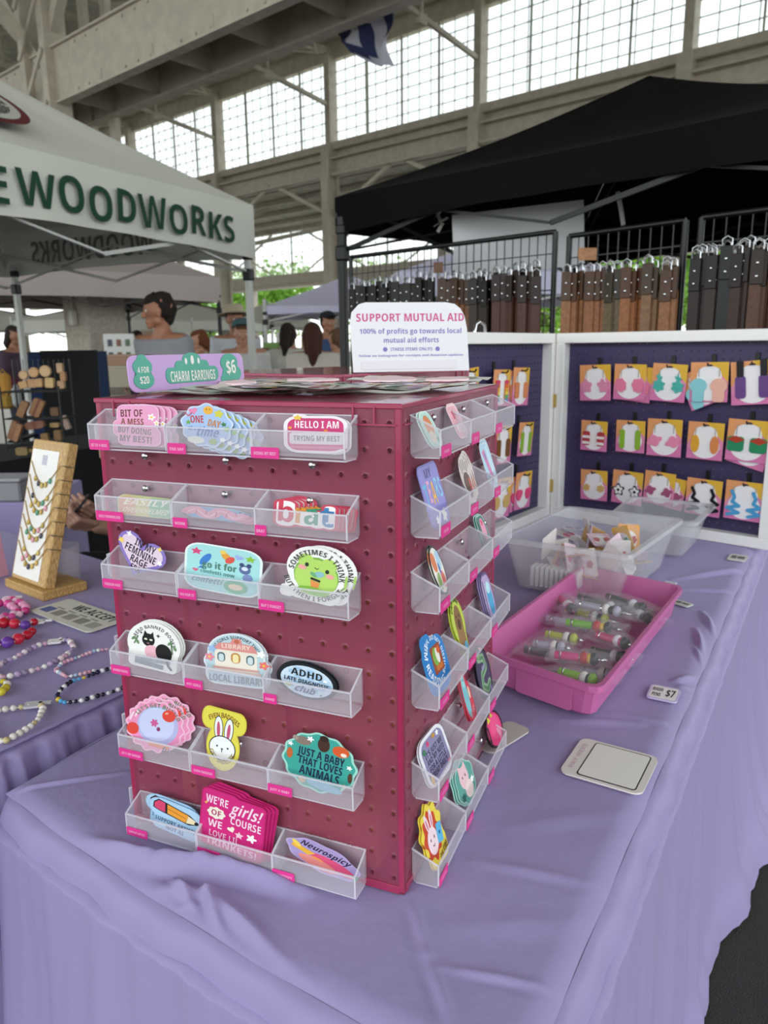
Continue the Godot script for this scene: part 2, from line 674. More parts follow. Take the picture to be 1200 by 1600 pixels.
func hall() -> void:
	var b := hb()
	b.box(Vector3(18, -0.1, 6.0), Vector3(56, 0.2, 31))
	struct("floor", b, "asphalt")
	b = hb()
	b.box(Vector3(19, -0.13, -32.5), Vector3(140, 0.2, 46))
	b.box(Vector3(19, -0.13, 46), Vector3(140, 0.2, 49))
	b.box(Vector3(-32, -0.13, 6.0), Vector3(44, 0.2, 31))
	b.box(Vector3(68, -0.13, 6.0), Vector3(44, 0.2, 31))
	struct("floor_outside", b, "pavement")
	# nave roof: deck on purlins
	b = hb()
	b.box(Vector3(18, 9.65, 3.3), Vector3(56, 0.2, 25.6))
	struct("ceiling", b, "deck")
	b = hb()
	for k in 13:
		b.box(Vector3(18, 9.45, -9.0 + k * 2.0), Vector3(56, 0.2, 0.1))
	struct("ceiling_purlins", b, "steel")
	# aisle roof beyond the clerestory
	b = hb()
	b.bar(Vector3(19, 6.55, 15.9), Vector3(19, 6.15, 21.4), 54, 0.16)
	struct("aisle_ceiling", b, "deck")
	b = hb()
	for k in 5:
		b.box(Vector3(19, 6.34 - k * 0.08, 16.6 + k * 1.1), Vector3(54, 0.14, 0.09))
	struct("aisle_purlins", b, "steel")
	# clerestory wall
	b = hb()
	b.box(Vector3(19, 9.33, 15.8), Vector3(54, 0.46, 0.2))
	b.box(Vector3(19, 6.88, 15.72), Vector3(54, 0.2, 0.4), 0.02)
	b.box(Vector3(19, 6.66, 15.8), Vector3(54, 0.26, 0.16))
	b.box(Vector3(19, 6.35, 15.66), Vector3(54, 0.42, 0.1))
	b.box(Vector3(19, 6.12, 15.6), Vector3(54, 0.06, 0.34))
	b.box(Vector3(19, 6.54, 15.56), Vector3(54, 0.05, 0.3))
	struct("wall_clerestory", b, "steel")
	var posts := [-4.5, 0.5, 5.5, 10.4, 15.35, 20.4, 25.5, 30.6, 35.7, 40.8]
	for l in posts:
		b = hb()
		b.box(Vector3(l, 8.0, 15.66), Vector3(0.2, 2.5, 0.34), 0.01)
		b.box(Vector3(l, 6.5, 15.6), Vector3(0.3, 0.8, 0.5), 0.01)
		b.box(Vector3(l, 3.05, 15.75), Vector3(0.26, 6.1, 0.08))
		b.box(Vector3(l, 3.05, 15.55), Vector3(0.05, 6.1, 0.4))
		b.box(Vector3(l, 3.05, 15.35), Vector3(0.26, 6.1, 0.08))
		b.bar(Vector3(l, 5.2, 15.75), Vector3(l, 6.1, 17.6), 0.1, 0.1)
		b.bar(Vector3(l, 4.6, 15.75), Vector3(l, 5.9, 20.9), 0.12, 0.14)
		b.bar(Vector3(l + 0.1, 5.1, 15.6), Vector3(l + 2.4, 6.2, 15.6), 0.08, 0.1)
		b.bar(Vector3(l - 0.1, 5.1, 15.6), Vector3(l - 2.4, 6.2, 15.6), 0.08, 0.1)
		struct("steel_column", b, "steel")
	# roof trusses across the nave
	for l in posts:
		b = hb()
		b.box(Vector3(l, 9.28, 3.4), Vector3(0.16, 0.14, 24.8))
		b.bar(Vector3(l, 7.95, 15.6), Vector3(l, 8.5, 11.2), 0.09, 0.1)
		b.bar(Vector3(l, 8.5, 11.2), Vector3(l, 8.5, -9.0), 0.1, 0.12)
		for k in 10:
			var z := 13.4 - k * 2.2
			b.bar(Vector3(l, 9.25, z), Vector3(l, 8.5 if k > 0 else 8.22, z), 0.05, 0.06)
			b.bar(Vector3(l, 9.25, z), Vector3(l, 8.5, z - 2.2), 0.05, 0.06)
		b.box(Vector3(l, 8.18, 13.4), Vector3(0.12, 0.22, 0.26), 0.01)
		struct("roof_truss", b, "steel")
	# long bracing rods between trusses
	b = hb()
	for k in 8:
		var l0: float = posts[k]
		b.bar(Vector3(l0, 9.2, 9.0), Vector3(l0 + 5.05, 9.2, 15.3), 0.05, 0.05)
		b.bar(Vector3(l0, 9.2, 15.3), Vector3(l0 + 5.05, 9.2, 9.0), 0.05, 0.05)
		b.bar(Vector3(l0, 8.5, 11.2), Vector3(l0 + 5.05, 8.5, 11.2), 0.07, 0.07)
	struct("roof_bracing", b, "steel")
	# clerestory glazing: each bay a window of single panes
	var pane_m: ArrayMesh
	var mun := mat("muntin", Color(0.6, 0.61, 0.54), 0.6, false)
	mun.metallic_specular = 0.3
	for k in 8:
		var l0: float = posts[k] + 0.1
		var w: float = posts[k + 1] - posts[k] - 0.2
		window_bay(k + 1, l0, w, 6.98, 9.1, 15.78, 13, 7, 3)
	# outer wall of the aisle: windows over open bays
	b = hb()
	b.box(Vector3(19, 6.05, 21.0), Vector3(54, 0.2, 0.24))
	b.box(Vector3(19, 4.12, 21.0), Vector3(54, 0.42, 0.3), 0.02)
	b.box(Vector3(19, 3.84, 20.9), Vector3(54, 0.12, 0.4), 0.02)
	struct("wall_aisle", b, "steel")
	for k in 10:
		b = hb()
		b.box(Vector3(posts[k], 3.0, 21.0), Vector3(0.3, 6.0, 0.3), 0.02)
		b.bar(Vector3(posts[k] - 1.6, 5.9, 20.8), Vector3(posts[k], 5.1, 20.8), 0.06, 0.06)
		b.bar(Vector3(posts[k] + 1.6, 5.9, 20.8), Vector3(posts[k], 5.1, 20.8), 0.06, 0.06)
		b.bar(Vector3(posts[k] - 1.6, 4.3, 20.8), Vector3(posts[k], 5.1, 20.8), 0.05, 0.05)
		b.bar(Vector3(posts[k] + 1.6, 4.3, 20.8), Vector3(posts[k], 5.1, 20.8), 0.05, 0.05)
		b.box(Vector3(posts[k], 5.1, 20.8), Vector3(0.3, 0.3, 0.1), 0.02)
		struct("aisle_post", b, "steel")
	for k in range(1, 8):
		window_bay(k + 8, posts[k] + 0.15, posts[k + 1] - posts[k] - 0.3, 4.33, 5.95, 21.02, 8, 4, 1)
	# crane girder on the near row of columns
	b = hb()
	b.box(Vector3(17, 5.36, 5.47), Vector3(46, 0.74, 0.04))
	b.box(Vector3(17, 5.0, 5.5), Vector3(46, 0.03, 0.16))
	b.box(Vector3(17, 5.73, 5.5), Vector3(46, 0.03, 0.2))
	b.box(Vector3(17, 5.36, 6.41), Vector3(46, 0.74, 0.04))
	b.box(Vector3(17, 5.0, 6.36), Vector3(46, 0.03, 0.16))
	b.box(Vector3(17, 5.5, 5.94), Vector3(46, 0.03, 0.9))
	for k in 34:
		var l := -5.2 + k * 1.25
		b.bar(Vector3(l, 5.28, 5.5), Vector3(l, 5.28, 6.4), 0.02, 0.42)
		b.box(Vector3(l, 5.1, 5.5), Vector3(0.09, 0.16, 0.12))
		for q in 3:
			b.ball(Vector3(l + 0.3 * q, 5.06, 5.44), Vector3(0.022, 0.022, 0.014), 6, 4)
			b.ball(Vector3(l + 0.3 * q, 5.66, 5.44), Vector3(0.022, 0.022, 0.014), 6, 4)
	struct("crane_girder", b, "steel")
	# near row of columns: concrete foot, laced steel above
	for l in [11.45, 26.6]:
		var o := Node3D.new()
		o.name = numbered("hall_column")
		add_child(o)
		o.set_meta("kind", "structure")
		b = hb()
		b.box(Vector3(l, 1.7, 5.95), Vector3(0.78, 3.4, 0.7), 0.03)
		part("concrete_foot", b, "concrete", o)
		b = hb()
		b.box(Vector3(l + 0.33, 6.4, 5.5), Vector3(0.16, 6.0, 0.36), 0.01)
		b.box(Vector3(l - 0.33, 6.4, 5.5), Vector3(0.16, 6.0, 0.36), 0.01)
		b.box(Vector3(l + 0.33, 6.4, 6.4), Vector3(0.16, 6.0, 0.1))
		b.box(Vector3(l - 0.33, 6.4, 6.4), Vector3(0.16, 6.0, 0.1))
		for k in 8:
			b.bar(Vector3(l + 0.36, 3.6 + k * 0.7, 5.3), Vector3(l - 0.36, 4.3 + k * 0.7, 5.3), 0.07, 0.03, 0.0, Vector3.BACK)
		b.bar(Vector3(l, 5.6, 5.5), Vector3(l - 3.2, 9.2, 5.5), 0.14, 0.16)
		b.bar(Vector3(l, 5.6, 5.5), Vector3(l + 3.2, 9.2, 5.5), 0.14, 0.16)
		b.bar(Vector3(l, 5.9, 5.2), Vector3(l, 9.2, 1.6), 0.14, 0.16)
		b.bar(Vector3(l, 6.6, 5.2), Vector3(l, 9.2, 3.2), 0.1, 0.12)
		part("laced_shaft", b, "steel", o)
		if l < 12:
			b = hb()
			b.tube([Vector3(l - 0.02, 3.2, 5.56), Vector3(l - 0.02, 2.05, 5.56)], 0.02, 8)
			b.tube([Vector3(l + 0.06, 3.2, 5.56), Vector3(l + 0.06, 2.4, 5.56), Vector3(l - 0.02, 2.2, 5.56)], 0.016, 8)
			part("conduit", b, "steel", o)
			b = nb(Color("c9c6bc"))
			b.xf = hx()
			b.box(Vector3(l - 0.03, 1.92, 5.55), Vector3(0.14, 0.24, 0.09), 0.012)
			part("outlet_box", b, "satin", o)
	# banner hanging from the girder
	var pts := PackedVector3Array()
	var o0: Vector3 = Vector3(-4.1211, 5.1637, -8.3137)
	var o1: Vector3 = Vector3(-3.1824, 5.1331, -8.0034)
	var o2: Vector3 = Vector3(-3.1356, 4.5115, -7.9879)
	var o3: Vector3 = Vector3(-3.8666, 4.8914, -8.2296)
	for j in 14:
		for i in 20:
			var s := i / 19.0
			var t := j / 13.0
			pts.append(o0.lerp(o1, s).lerp(o3.lerp(o2, s), t) + HN * (0.09 * sin(s * 9.0 + t * 3.0) + 0.05 * sin(t * 7.0)) + Vector3(0, -0.06 * sin(s * PI) * t, 0))
	b = nb(Color("b9b8c6"))
	b.sheet(pts, 20, 14)
	var fl := thing("hanging_banner", "crumpled blue and white cloth banner hanging under the steel girder", "banner")
	part("cloth", b, "fabric", fl)
	b = nb(Color("353a5e"))
	for q in [[0, 5, 0, 14], [9, 12, 2, 12], [15, 18, 0, 7], [5, 9, 9, 13]]:
		var sub := PackedVector3Array()
		for j in range(q[2], q[3]):
			for i in range(q[0], q[1] + 1):
				sub.append(pts[j * 20 + i] - HN * 0.006)
		b.sheet(sub, q[1] - q[0] + 1, q[3] - q[2])
	part("dark_print", b, "fabric", fl)


func window_bay(num: int, l0: float, w: float, y0: float, y1: float, n: float, cols: int, rows: int, heavy: int) -> void:
	var o := Node3D.new()
	o.name = "window_%d" % num
	add_child(o)
	o.set_meta("kind", "structure")
	var cw := w / cols
	var rh := (y1 - y0) / rows
	var b := B.new()
	b.box(Vector3(), Vector3(cw - 0.012, rh - 0.012, 0.006))
	var pm := b.mesh(M["pane"])
	var k := 0
	for j in rows:
		for i in cols:
			pt("pane", k, pm, o, hx() * Transform3D(Basis(Vector3.UP, 0.004 * sin(i * 2.1 + j)), Vector3(l0 + (i + 0.5) * cw, y0 + (j + 0.5) * rh, n)))
			k += 1
	b = hb()
	for i in range(1, cols):
		b.box(Vector3(l0 + i * cw, (y0 + y1) * 0.5, n), Vector3(0.02, y1 - y0, 0.02))
	for j in range(1, rows):
		b.box(Vector3(l0 + w * 0.5, y0 + j * rh, n), Vector3(w, 0.022, 0.02))
	for i in heavy:
		b.box(Vector3(l0 + w * (i + 1) / (heavy + 1), (y0 + y1) * 0.5, n - 0.03), Vector3(0.034, y1 - y0, 0.06))
	part("muntins", b, "muntin", o)


func outdoors() -> void:
	var spots := [[Vector3(-35.0978, 4.9206, -47.413), 5.2, 2.6], [Vector3(-27.0211, 6.3479, -46.8493), 6.4, 3.2], [Vector3(-2.7073, 4.8825, -32.4919), 5.0, 3.6], [Vector3(-0.8595, 5.2967, -35.0407), 6.0, 3.0], [Vector3(-34.5001, 5.955, -53.5348), 7.0, 3.4], [Vector3(-19.6245, 5.5863, -46.5105), 6.0, 3.2], [Vector3(-7.5719, 5.2947, -40.4195), 5.5, 3.4]]
	var leaf := B.new()
	leaf.quad(Vector3(-0.16, 0, 0), Vector3(0, -0.09, 0.03), Vector3(0.18, 0, 0), Vector3(0, 0.09, 0.03))
	var lm := leaf.mesh(M["leaf"])
	var what := ["bright green leafy tree outside the hall, leftmost of the trees", "tall green tree outside the hall left of the lavender tent", "sunlit green tree seen under the black canopy behind the leather straps", "green tree seen under the black canopy at its right part", "broad green tree far outside behind the couple in hats", "green tree outside hidden mostly by the pink sign and black canopy leg", "green tree behind the left leather strap rack"]
	for i in spots.size():
		var at: Vector3 = spots[i][0]
		var h: float = spots[i][1]
		var r: float = spots[i][2]
		at.y = 0
		var o := thing("tree", what[i], "tree", at, 0.0, "trees outside")
		var b := nb(Color("6b5a48"))
		b.tube([Vector3(0, 0, 0), Vector3(0.1, h * 0.3, 0), Vector3(0, h * 0.75, 0.1)], [0.22, 0.17, 0.06], 8)
		for k in 6:
			var a := k * 1.05
			b.tube([Vector3(0.05, h * 0.35 + k * 0.2, 0), Vector3(cos(a) * r * 0.6, h * 0.6 + k * 0.15, sin(a) * r * 0.6)], [0.08, 0.03], 6)
		part("trunk", b, "matte", o)
		var mm := MultiMesh.new()
		mm.transform_format = MultiMesh.TRANSFORM_3D
		mm.mesh = lm
		mm.instance_count = 3200
		for k in 3200:
			var d := Vector3(rng.randfn(), rng.randfn() * 0.8, rng.randfn()).normalized() * r * pow(rng.randf(), 0.4)
			d *= 0.8 + 0.25 * sin(d.x * 2.3 + d.y * 1.7) * cos(d.z * 2.0)
			var bs := Basis.from_euler(Vector3(rng.randf() * TAU, rng.randf() * TAU, rng.randf() * TAU)).scaled(Vector3.ONE * rng.randf_range(0.8, 1.6))
			mm.set_instance_transform(k, Transform3D(bs, d + Vector3(0, h * 0.72, 0)))
		var m := MultiMeshInstance3D.new()
		m.name = "crown"
		m.multimesh = mm
		m.set_meta("kind", "stuff")
		o.add_child(m)


# ------------------------------------------------------------------ pop-up canopies
func canopy(called: String, label: String, cor: Array, yb: float, vh: float, peak: Vector3, fabric: String, legs: Array, metal: String, sag := 0.06) -> Node3D:
	var o := thing(called, label, "canopy")
	for k in 4:
		var a: Vector3 = cor[k]
		var c: Vector3 = cor[(k + 1) % 4]
		var w := 15
		var h := 13
		var pts := PackedVector3Array()
		for j in h:
			for i in w:
				var s := i / (w - 1.0)
				var t := pow(j / (h - 1.0), 0.9)
				var e := a.lerp(c, s)
				e.y = yb + vh
				var p := e.lerp(peak, t)
				p.y -= sag * sin(PI * t) * (0.4 + 0.6 * sin(PI * s)) + 0.02 * sin(s * 19.0) * (1.0 - t) * t
				pts.append(p)
		var b := B.new()
		b.sheet(pts, w, h)
		part("roof_panel", b, fabric, o)
		pts = PackedVector3Array()
		var nrm := (c - a).cross(Vector3.UP).normalized()
		for j in 7:
			for i in 41:
				var s := i / 40.0
				var t := j / 6.0
				var e := a.lerp(c, s)
				e.y = yb + vh * (1.0 - t) + 0.035 * t * sin(PI * s)
				e -= nrm * (0.012 * sin(s * 31.0 + k) + 0.01 * sin(s * 13.0)) * t
				pts.append(e)
		b = B.new()
		b.sheet(pts, 41, 7)
		part("valance", b, fabric, o)
		# folding truss under the edge
		b = B.new()
		var m := a.lerp(c, 0.5)
		for q in [[a, m], [m, c]]:
			var u: Vector3 = q[0]
			var v: Vector3 = q[1]
			u = u.lerp(peak, 0.03)
			v = v.lerp(peak, 0.03)
			b.bar(Vector3(u.x, yb + 0.2, u.z), Vector3(v.x, yb - 0.1, v.z), 0.025, 0.014)
			b.bar(Vector3(u.x, yb - 0.1, u.z), Vector3(v.x, yb + 0.2, v.z), 0.014, 0.025)
		part("truss", b, metal, o)
		b = B.new()
		b.bar(Vector3(a.x, yb + 0.1, a.z), Vector3(peak.x, peak.y - 0.25, peak.z), 0.022, 0.03)
		part("rafter", b, metal, o)
	for l in legs:
		var at: Vector3 = l
		var b := B.new()
		b.box(Vector3(at.x, 1.1, at.z), Vector3(0.05, 2.2, 0.05), 0.006)
		b.box(Vector3(at.x, 0.02, at.z), Vector3(0.12, 0.03, 0.12))
		var lg := part("leg", b, metal, o)
		b = nb(Color("1c1c1e"))
		b.box(Vector3(at.x, yb - 0.12, at.z), Vector3(0.075, 0.09, 0.075), 0.01)
		part("slider", b, "satin", lg)
		b = nb(Color("1c1c1e"))
		b.box(Vector3(at.x, yb + 0.02, at.z), Vector3(0.065, 0.06, 0.065), 0.01)
		part("corner_joint", b, "satin", lg)
	return o


func canopies() -> void:
	var wl := mat("white_pole", Color(0.78, 0.78, 0.76), 0.4, false)
	wl.metallic_specular = 0.5
	var gp := mat("grey_pole", Color(0.17, 0.17, 0.175), 0.5, false)
	gp.metallic = 0.3
	# white canopy with green lettering
	var cor := [Vector3(-3.31, 0, -1.65), Vector3(-3.03, 0, -4.64), Vector3(-5.95, 0, -4.83), Vector3(-6.25, 0, -1.9)]
	var wc := canopy("canopy", "white pop-up canopy with big green lettering along its edge and a red ring emblem", cor, 2.1, 0.4, Vector3(-4.67, 3.45, -3.28), "canvas_white", [Vector3(-3.08, 0, -4.6), Vector3(-5.75, 0, -4.75), Vector3(-6.2, 0, -1.95)], "white_pole")
	var far := Vector3(-3.03, 0, -4.64)
	var e := Vector3(0.09375, 0, -0.9956)
	var nrm := Vector3(0.9956, 0, 0.09375)
	var b := nb(Color("17402f"))
	var x := -0.27
	var str := "WOODWORKS"
	var hs := [0.185, 0.2, 0.2, 0.195, 0.2, 0.19, 0.19, 0.185, 0.18]
	# letters from the far end back to the near one, a little jumbled
	for k in range(8, -1, -1):
		var sx: float = 0.2
		var w: float = glyph(str[k])[1] * sx
		var at := far + e * (x - w * 0.5) + Vector3(0, 2.283 + 0.012 * sin(k * 2.3), 0) + nrm * 0.03
		b.xf = Transform3D(Basis(e, Vector3.UP, nrm) * Basis(Vector3.BACK, 0.06 * sin(k * 1.7)), at)
		put_glyph(b, str[k], Transform3D(Basis().scaled(Vector3(sx, hs[k], 1)), Vector3()))
		x -= w + 0.004
	part("lettering", b, "matte", wc)
	b = nb(Color("17402f"))
	b.xf = Transform3D(Basis(e, Vector3.UP, nrm), far + e * (-2.25) + Vector3(0, 2.27, 0) + nrm * 0.03)
	put_glyph(b, "E", Transform3D(Basis().scaled(Vector3(0.2, 0.19, 1)), Vector3()))
	part("lettering", b, "matte", wc)
	# the same words seen from behind on the far side
	b = nb(Color("6f716a"))
	var fe := (Vector3(-5.95, 0, -4.83) - far).normalized()
	b.xf = Transform3D(Basis(fe, Vector3.UP, fe.cross(Vector3.UP)), far + fe * 1.75 + Vector3(0, 2.29, 0.05))
	text(b, "WOODWORKS", Vector3(), 0.19, 0.0, 1.5)
	part("show_through_lettering", b, "matte", wc)
	# round emblem on the roof
	var pk := Vector3(-4.67, 3.45, -3.28)
	var mid := Vector3(-3.17, 2.5, -3.145)
	var up := (pk - mid).normalized()
	var rt := e
	var zz := rt.cross(up).normalized()
	b = nb()
	b.xf = Transform3D(Basis(rt, up, zz), Vector3(-3.78, 2.9, -2.98) + rt * -0.33 - zz * 0.0 + Vector3(0.02, 0.0, 0))
	b.col = Color("5e1f20")
	b.flat(p_el(0, 0, 0.44, 0.44, 0.0, 48), 0.0)
	b.col = Color("b9b9b0")
	b.flat(p_el(0, 0, 0.385, 0.385, 0.0, 48), 0.003)
	b.col = Color("44463f")
	arc_text(b, "HANDMADE WOOD GOODS", Vector3(0, 0, 0.006), 0.3, -10, 0.055, -1.0)
	b.col = Color("8a6f4a")
	b.flat(p_rr(0.02, 0.02, 0.4, 0.03, 0.01, 0.5), 0.006)
	b.flat(p_el(-0.1, -0.06, 0.1, 0.08), 0.006)
	part("emblem", b, "matte", wc)
	# black canopy
	cor = [Vector3(-1.86, 0, -3.69), Vector3(0.96, 0, -2.64), Vector3(2.0, 0, -5.46), Vector3(-0.82, 0, -6.5)]
	var bc := canopy("canopy", "black pop-up canopy over the hanging leather straps", cor, 2.1, 0.21, Vector3(-0.12, 3.02, -4.58), "canvas_black", [Vector3(-1.82, 0, -3.7), Vector3(0.92, 0, -2.7), Vector3(1.95, 0, -5.42), Vector3(-0.8, 0, -6.44)], "grey_pole", 0.09)
	b = nb(Color("b8b8b6"))
	b.tube([Vector3(-0.1675, 2.1829, -3.5803), Vector3(-0.1461, 2.1011, -3.5697), Vector3(-0.1272, 2.0129, -3.5563)], 0.012, 6)
	part("strap", b, "satin", bc)
	b = nb(Color("d0cfc6"))
	for k in 5:
		b.xf = Transform3D(Basis.from_euler(Vector3(k, k * 2.0, 1.0)), Vector3(-1.1789, 2.1323, -3.7022) + Vector3(0.02 * sin(k * 4.0), 0.02 * k - 0.04, 0))
		b.box(Vector3(), Vector3(0.06, 0.02, 0.004))
	part("pole_bracket", b, "satin", bc)
	# a sheet hung under the black canopy
	var w0: Vector3 = Vector3(-1.0705, 2.1354, -3.5817)
	var w1: Vector3 = Vector3(-0.3441, 2.1647, -3.6135)
	var w2: Vector3 = Vector3(-0.3131, 1.8301, -3.5461)
	var w3: Vector3 = Vector3(-1.0298, 1.7656, -3.5099)
	var pts := PackedVector3Array()
	for j in 10:
		for i in 24:
			pts.append(w0.lerp(w1, i / 23.0).lerp(w3.lerp(w2, i / 23.0), j / 9.0) + Vector3(0, 0, 0.012 * sin(i * 0.9) * j / 9.0))
	b = nb(Color("c9c9cb"))
	b.sheet(pts, 24, 10)
	tag(part("hanging_sheet", b, "fabric", self), "plain pale grey sheet hung under the black canopy above the straps", "banner")
	# grey canopy behind the white one
	cor = [Vector3(-6.2947, 2.12, -8.0086), Vector3(-8.3885, 2.12, -8.3638), Vector3(-14.5, 0, -9.0), Vector3(-12.0, 0, -12.6)]
	for k in 4:
		cor[k].y = 0.0
	cor = [Vector3(-7.1, 0, -10.1), Vector3(-10.6, 0, -12.0), Vector3(-12.4, 0, -8.6), Vector3(-8.9, 0, -6.7)]
	canopy("canopy", "plain grey canopy behind the white lettered canopy", cor, 2.15, 0.4, Vector3(-9.8, 3.6, -9.3), "canvas_grey", [Vector3(-7.15, 0, -10.1), Vector3(-10.6, 0, -11.9), Vector3(-12.3, 0, -8.7)], "grey_pole")


# ------------------------------------------------------------------ tables and cloths
func crease_h(p: Vector2, cr: Array) -> float:
	var y := 0.0
	for q in cr:
		var a: Vector2 = q[0]
		var d: Vector2 = q[1] - a
		var t := clampf((p - a).dot(d) / d.length_squared(), 0.0, 1.0)
		var w: float = q[3]
		var r := p.distance_to(a + d * t)
		if r < w * 3.0:
			var side := d.cross(p - a)
			var g := exp(-r * r / (w * w))
			y += q[2] * g * (0.25 + 0.75 * sin(PI * clampf(t, 0.08, 0.92)))
			if side > 0.0:
				y -= q[2] * 0.35 * exp(-(r - w) * (r - w) / (w * w)) * sin(PI * clampf(t, 0.05, 0.95))
	return y


func v2(p: Vector3) -> Vector2:
	return Vector2(p.x, p.z)


func tables() -> void:
	var fn := FastNoiseLite.new()
	fn.frequency = 3.0
	fn.seed = 4
	fn.fractal_octaves = 3
	# creases in the cloth: from, to, height, width
	var cr := []
	for q in [
		[Vector3(-0.663, 0.75, 0.0261), Vector3(-0.5123, 0.75, -0.0954), 0.0022, 0.005], [Vector3(-0.6515, 0.75, 0.0359), Vector3(-0.4438, 0.75, 0.0694), 0.006, 0.013], [Vector3(-0.4686, 0.75, 0.0675), Vector3(-0.3143, 0.75, 0.0628), 0.009, 0.014],
		[Vector3(-0.3342, 0.75, 0.064), Vector3(-0.2366, 0.75, 0.0453), 0.01, 0.016], [Vector3(-0.2633, 0.75, 0.0427), Vector3(-0.1221, 0.75, 0.04), 0.009, 0.013], [Vector3(-0.6204, 0.75, 0.0513), Vector3(-0.3697, 0.75, 0.1134), 0.004, 0.02],
		[Vector3(-0.4278, 0.75, 0.0996), Vector3(-0.4093, 0.75, 0.0799), 0.005, 0.006], [Vector3(-0.4099, 0.75, 0.0816), Vector3(-0.2648, 0.75, 0.1427), 0.007, 0.009], [Vector3(-0.3075, 0.75, 0.1086), Vector3(-0.252, 0.75, 0.1549), 0.008, 0.009],
		[Vector3(-0.2825, 0.75, 0.0814), Vector3(-0.233, 0.75, 0.111), 0.006, 0.006], [Vector3(-0.2525, 0.75, 0.1152), Vector3(-0.2084, 0.75, 0.1418), 0.007, 0.006], [Vector3(-0.2567, 0.75, 0.1146), Vector3(-0.235, 0.75, 0.1083), 0.004, 0.006],
		[Vector3(-0.2321, 0.75, 0.0836), Vector3(-0.1518, 0.75, 0.1577), 0.008, 0.007], [Vector3(-0.2278, 0.75, 0.0843), Vector3(-0.0901, 0.75, 0.1427), 0.006, 0.009], [Vector3(-0.1003, 0.75, 0.1391), Vector3(0.0216, 0.75, 0.1839), 0.005, 0.009],
		[Vector3(-0.3136, 0.75, 0.1049), Vector3(-0.2301, 0.75, 0.0864), 0.004, 0.01], [Vector3(0.0051, 0.75, -0.0056), Vector3(0.0565, 0.75, 0.0747), 0.0025, 0.008], [Vector3(0.054, 0.75, 0.0718), Vector3(0.1125, 0.75, 0.1552), 0.0025, 0.008],
		[Vector3(0.0765, 0.75, 0.0857), Vector3(0.191, 0.75, 0.0686), 0.002, 0.006], [Vector3(0.0621, 0.75, -0.0926), Vector3(0.215, 0.75, -0.1081), 0.0018, 0.01], [Vector3(-0.2171, 0.75, 0.1325), Vector3(-0.1152, 0.75, 0.2387), 0.002, 0.02],
		[Vector3(0.3265, 0.75, -1.0717), Vector3(0.3477, 0.75, -0.8939), 0.006, 0.008], [Vector3(0.3392, 0.75, -1.2021), Vector3(0.3806, 0.75, -1.0206), 0.006, 0.008], [Vector3(0.2938, 0.75, -0.7594), Vector3(0.3954, 0.75, -0.8702), 0.008, 0.01],
		[Vector3(0.3014, 0.75, -0.7376), Vector3(0.3572, 0.75, -0.7591), 0.005, 0.007], [Vector3(0.2669, 0.75, -1.4625), Vector3(0.5159, 0.75, -1.6898), 0.005, 0.014], [Vector3(0.2582, 0.75, -1.3668), Vector3(0.4736, 0.75, -1.4178), 0.004, 0.012],
		[Vector3(0.1909, 0.75, -0.5816), Vector3(0.3271, 0.75, -0.5639), 0.0025, 0.008], [Vector3(0.1089, 0.75, -0.5163), Vector3(0.2375, 0.75, -0.5536), 0.002, 0.012], [Vector3(0.0578, 0.75, -0.4839), Vector3(0.1733, 0.75, -0.4466), 0.002, 0.01],
		[Vector3(0.3245, 0.75, -0.9596), Vector3(0.3498, 0.75, -0.8426), 0.005, 0.006], [Vector3(0.0921, 0.75, -0.1836), Vector3(0.2223, 0.75, -0.2665), 0.0012, 0.02], [Vector3(0.0662, 0.75, 0.0305), Vector3(0.2022, 0.75, -0.0342), 0.0012, 0.02]]:
		cr.append([v2(q[0]), v2(q[1]), q[2] * 2.1, q[3]])
	var A := Vector2(-0.662, 0.008)
	var Am := Vector2(-0.25, 0.135)
	var Bc := Vector2(0.185, 0.2)
	var C := Vector2(0.545, -2.2)
	var D := Vector2(-0.37, -2.42)
	var o := thing("tablecloth", "lavender fitted tablecloth on the table under the pink display box", "tablecloth")
	var w := 200
	var h := 330
	var pts := PackedVector3Array()
	pts.resize(w * h)
	var rnd := 0.03
	for j in h:
		var t := pow(j / (h - 1.0), 1.5)
		for i in w:
			var s := i / (w - 1.0)
			s = s * 0.55 + 0.45 * (0.5 - 0.5 * cos(PI * s))
			var front := A.lerp(Am, s).lerp(Am.lerp(Bc, s), s)
			var p := front.lerp(D.lerp(C, s), t)
			# rounded edges
			var ds := minf(minf(s, 1.0 - s) * 0.85, t * 2.4)
			var y := T - 0.0016 + (0.0018 * fn.get_noise_2d(p.x * 0.7, p.y * 0.7) + crease_h(p, cr)) * smoothstep(0.0, 0.03, ds)
			if ds < rnd:
				y -= 0.012 * pow(1.0 - ds / rnd, 2.0)
			pts[j * w + i] = Vector3(p.x, y, p.y)
	var b := B.new()
	b.sheet(pts, w, h, -1.0)
	part("top", b, "cloth", o)
	# edge band and skirts along left side, front and right side
	var rim := []
	for k in 40:
		var q := D.lerp(A, k / 40.0)
		rim.append([q, 0])
	for k in 70:
		var s := k / 70.0
		rim.append([A.lerp(Am, s).lerp(Am.lerp(Bc, s), s), 1])
	for k in 141:
		var q := Bc.lerp(C, pow(k / 140.0, 1.4))
		rim.append([q, 2])
	# smooth the corners
	for it in 3:
		for k in range(1, rim.size() - 1):
			rim[k][0] = rim[k][0] * 0.5 + (rim[k - 1][0] + rim[k + 1][0]) * 0.25
	var nr := rim.size()
	var out := []
	for k in nr:
		var d: Vector2 = (rim[mini(k + 1, nr - 1)][0] - rim[maxi(k - 1, 0)][0]).normalized()
		out.append(Vector2(-d.y, d.x))
	var acc := 0.0
	var lens := []
	for k in nr:
		if k > 0:
			acc += rim[k][0].distance_to(rim[k - 1][0])
		lens.append(acc)
	var band := PackedVector3Array()
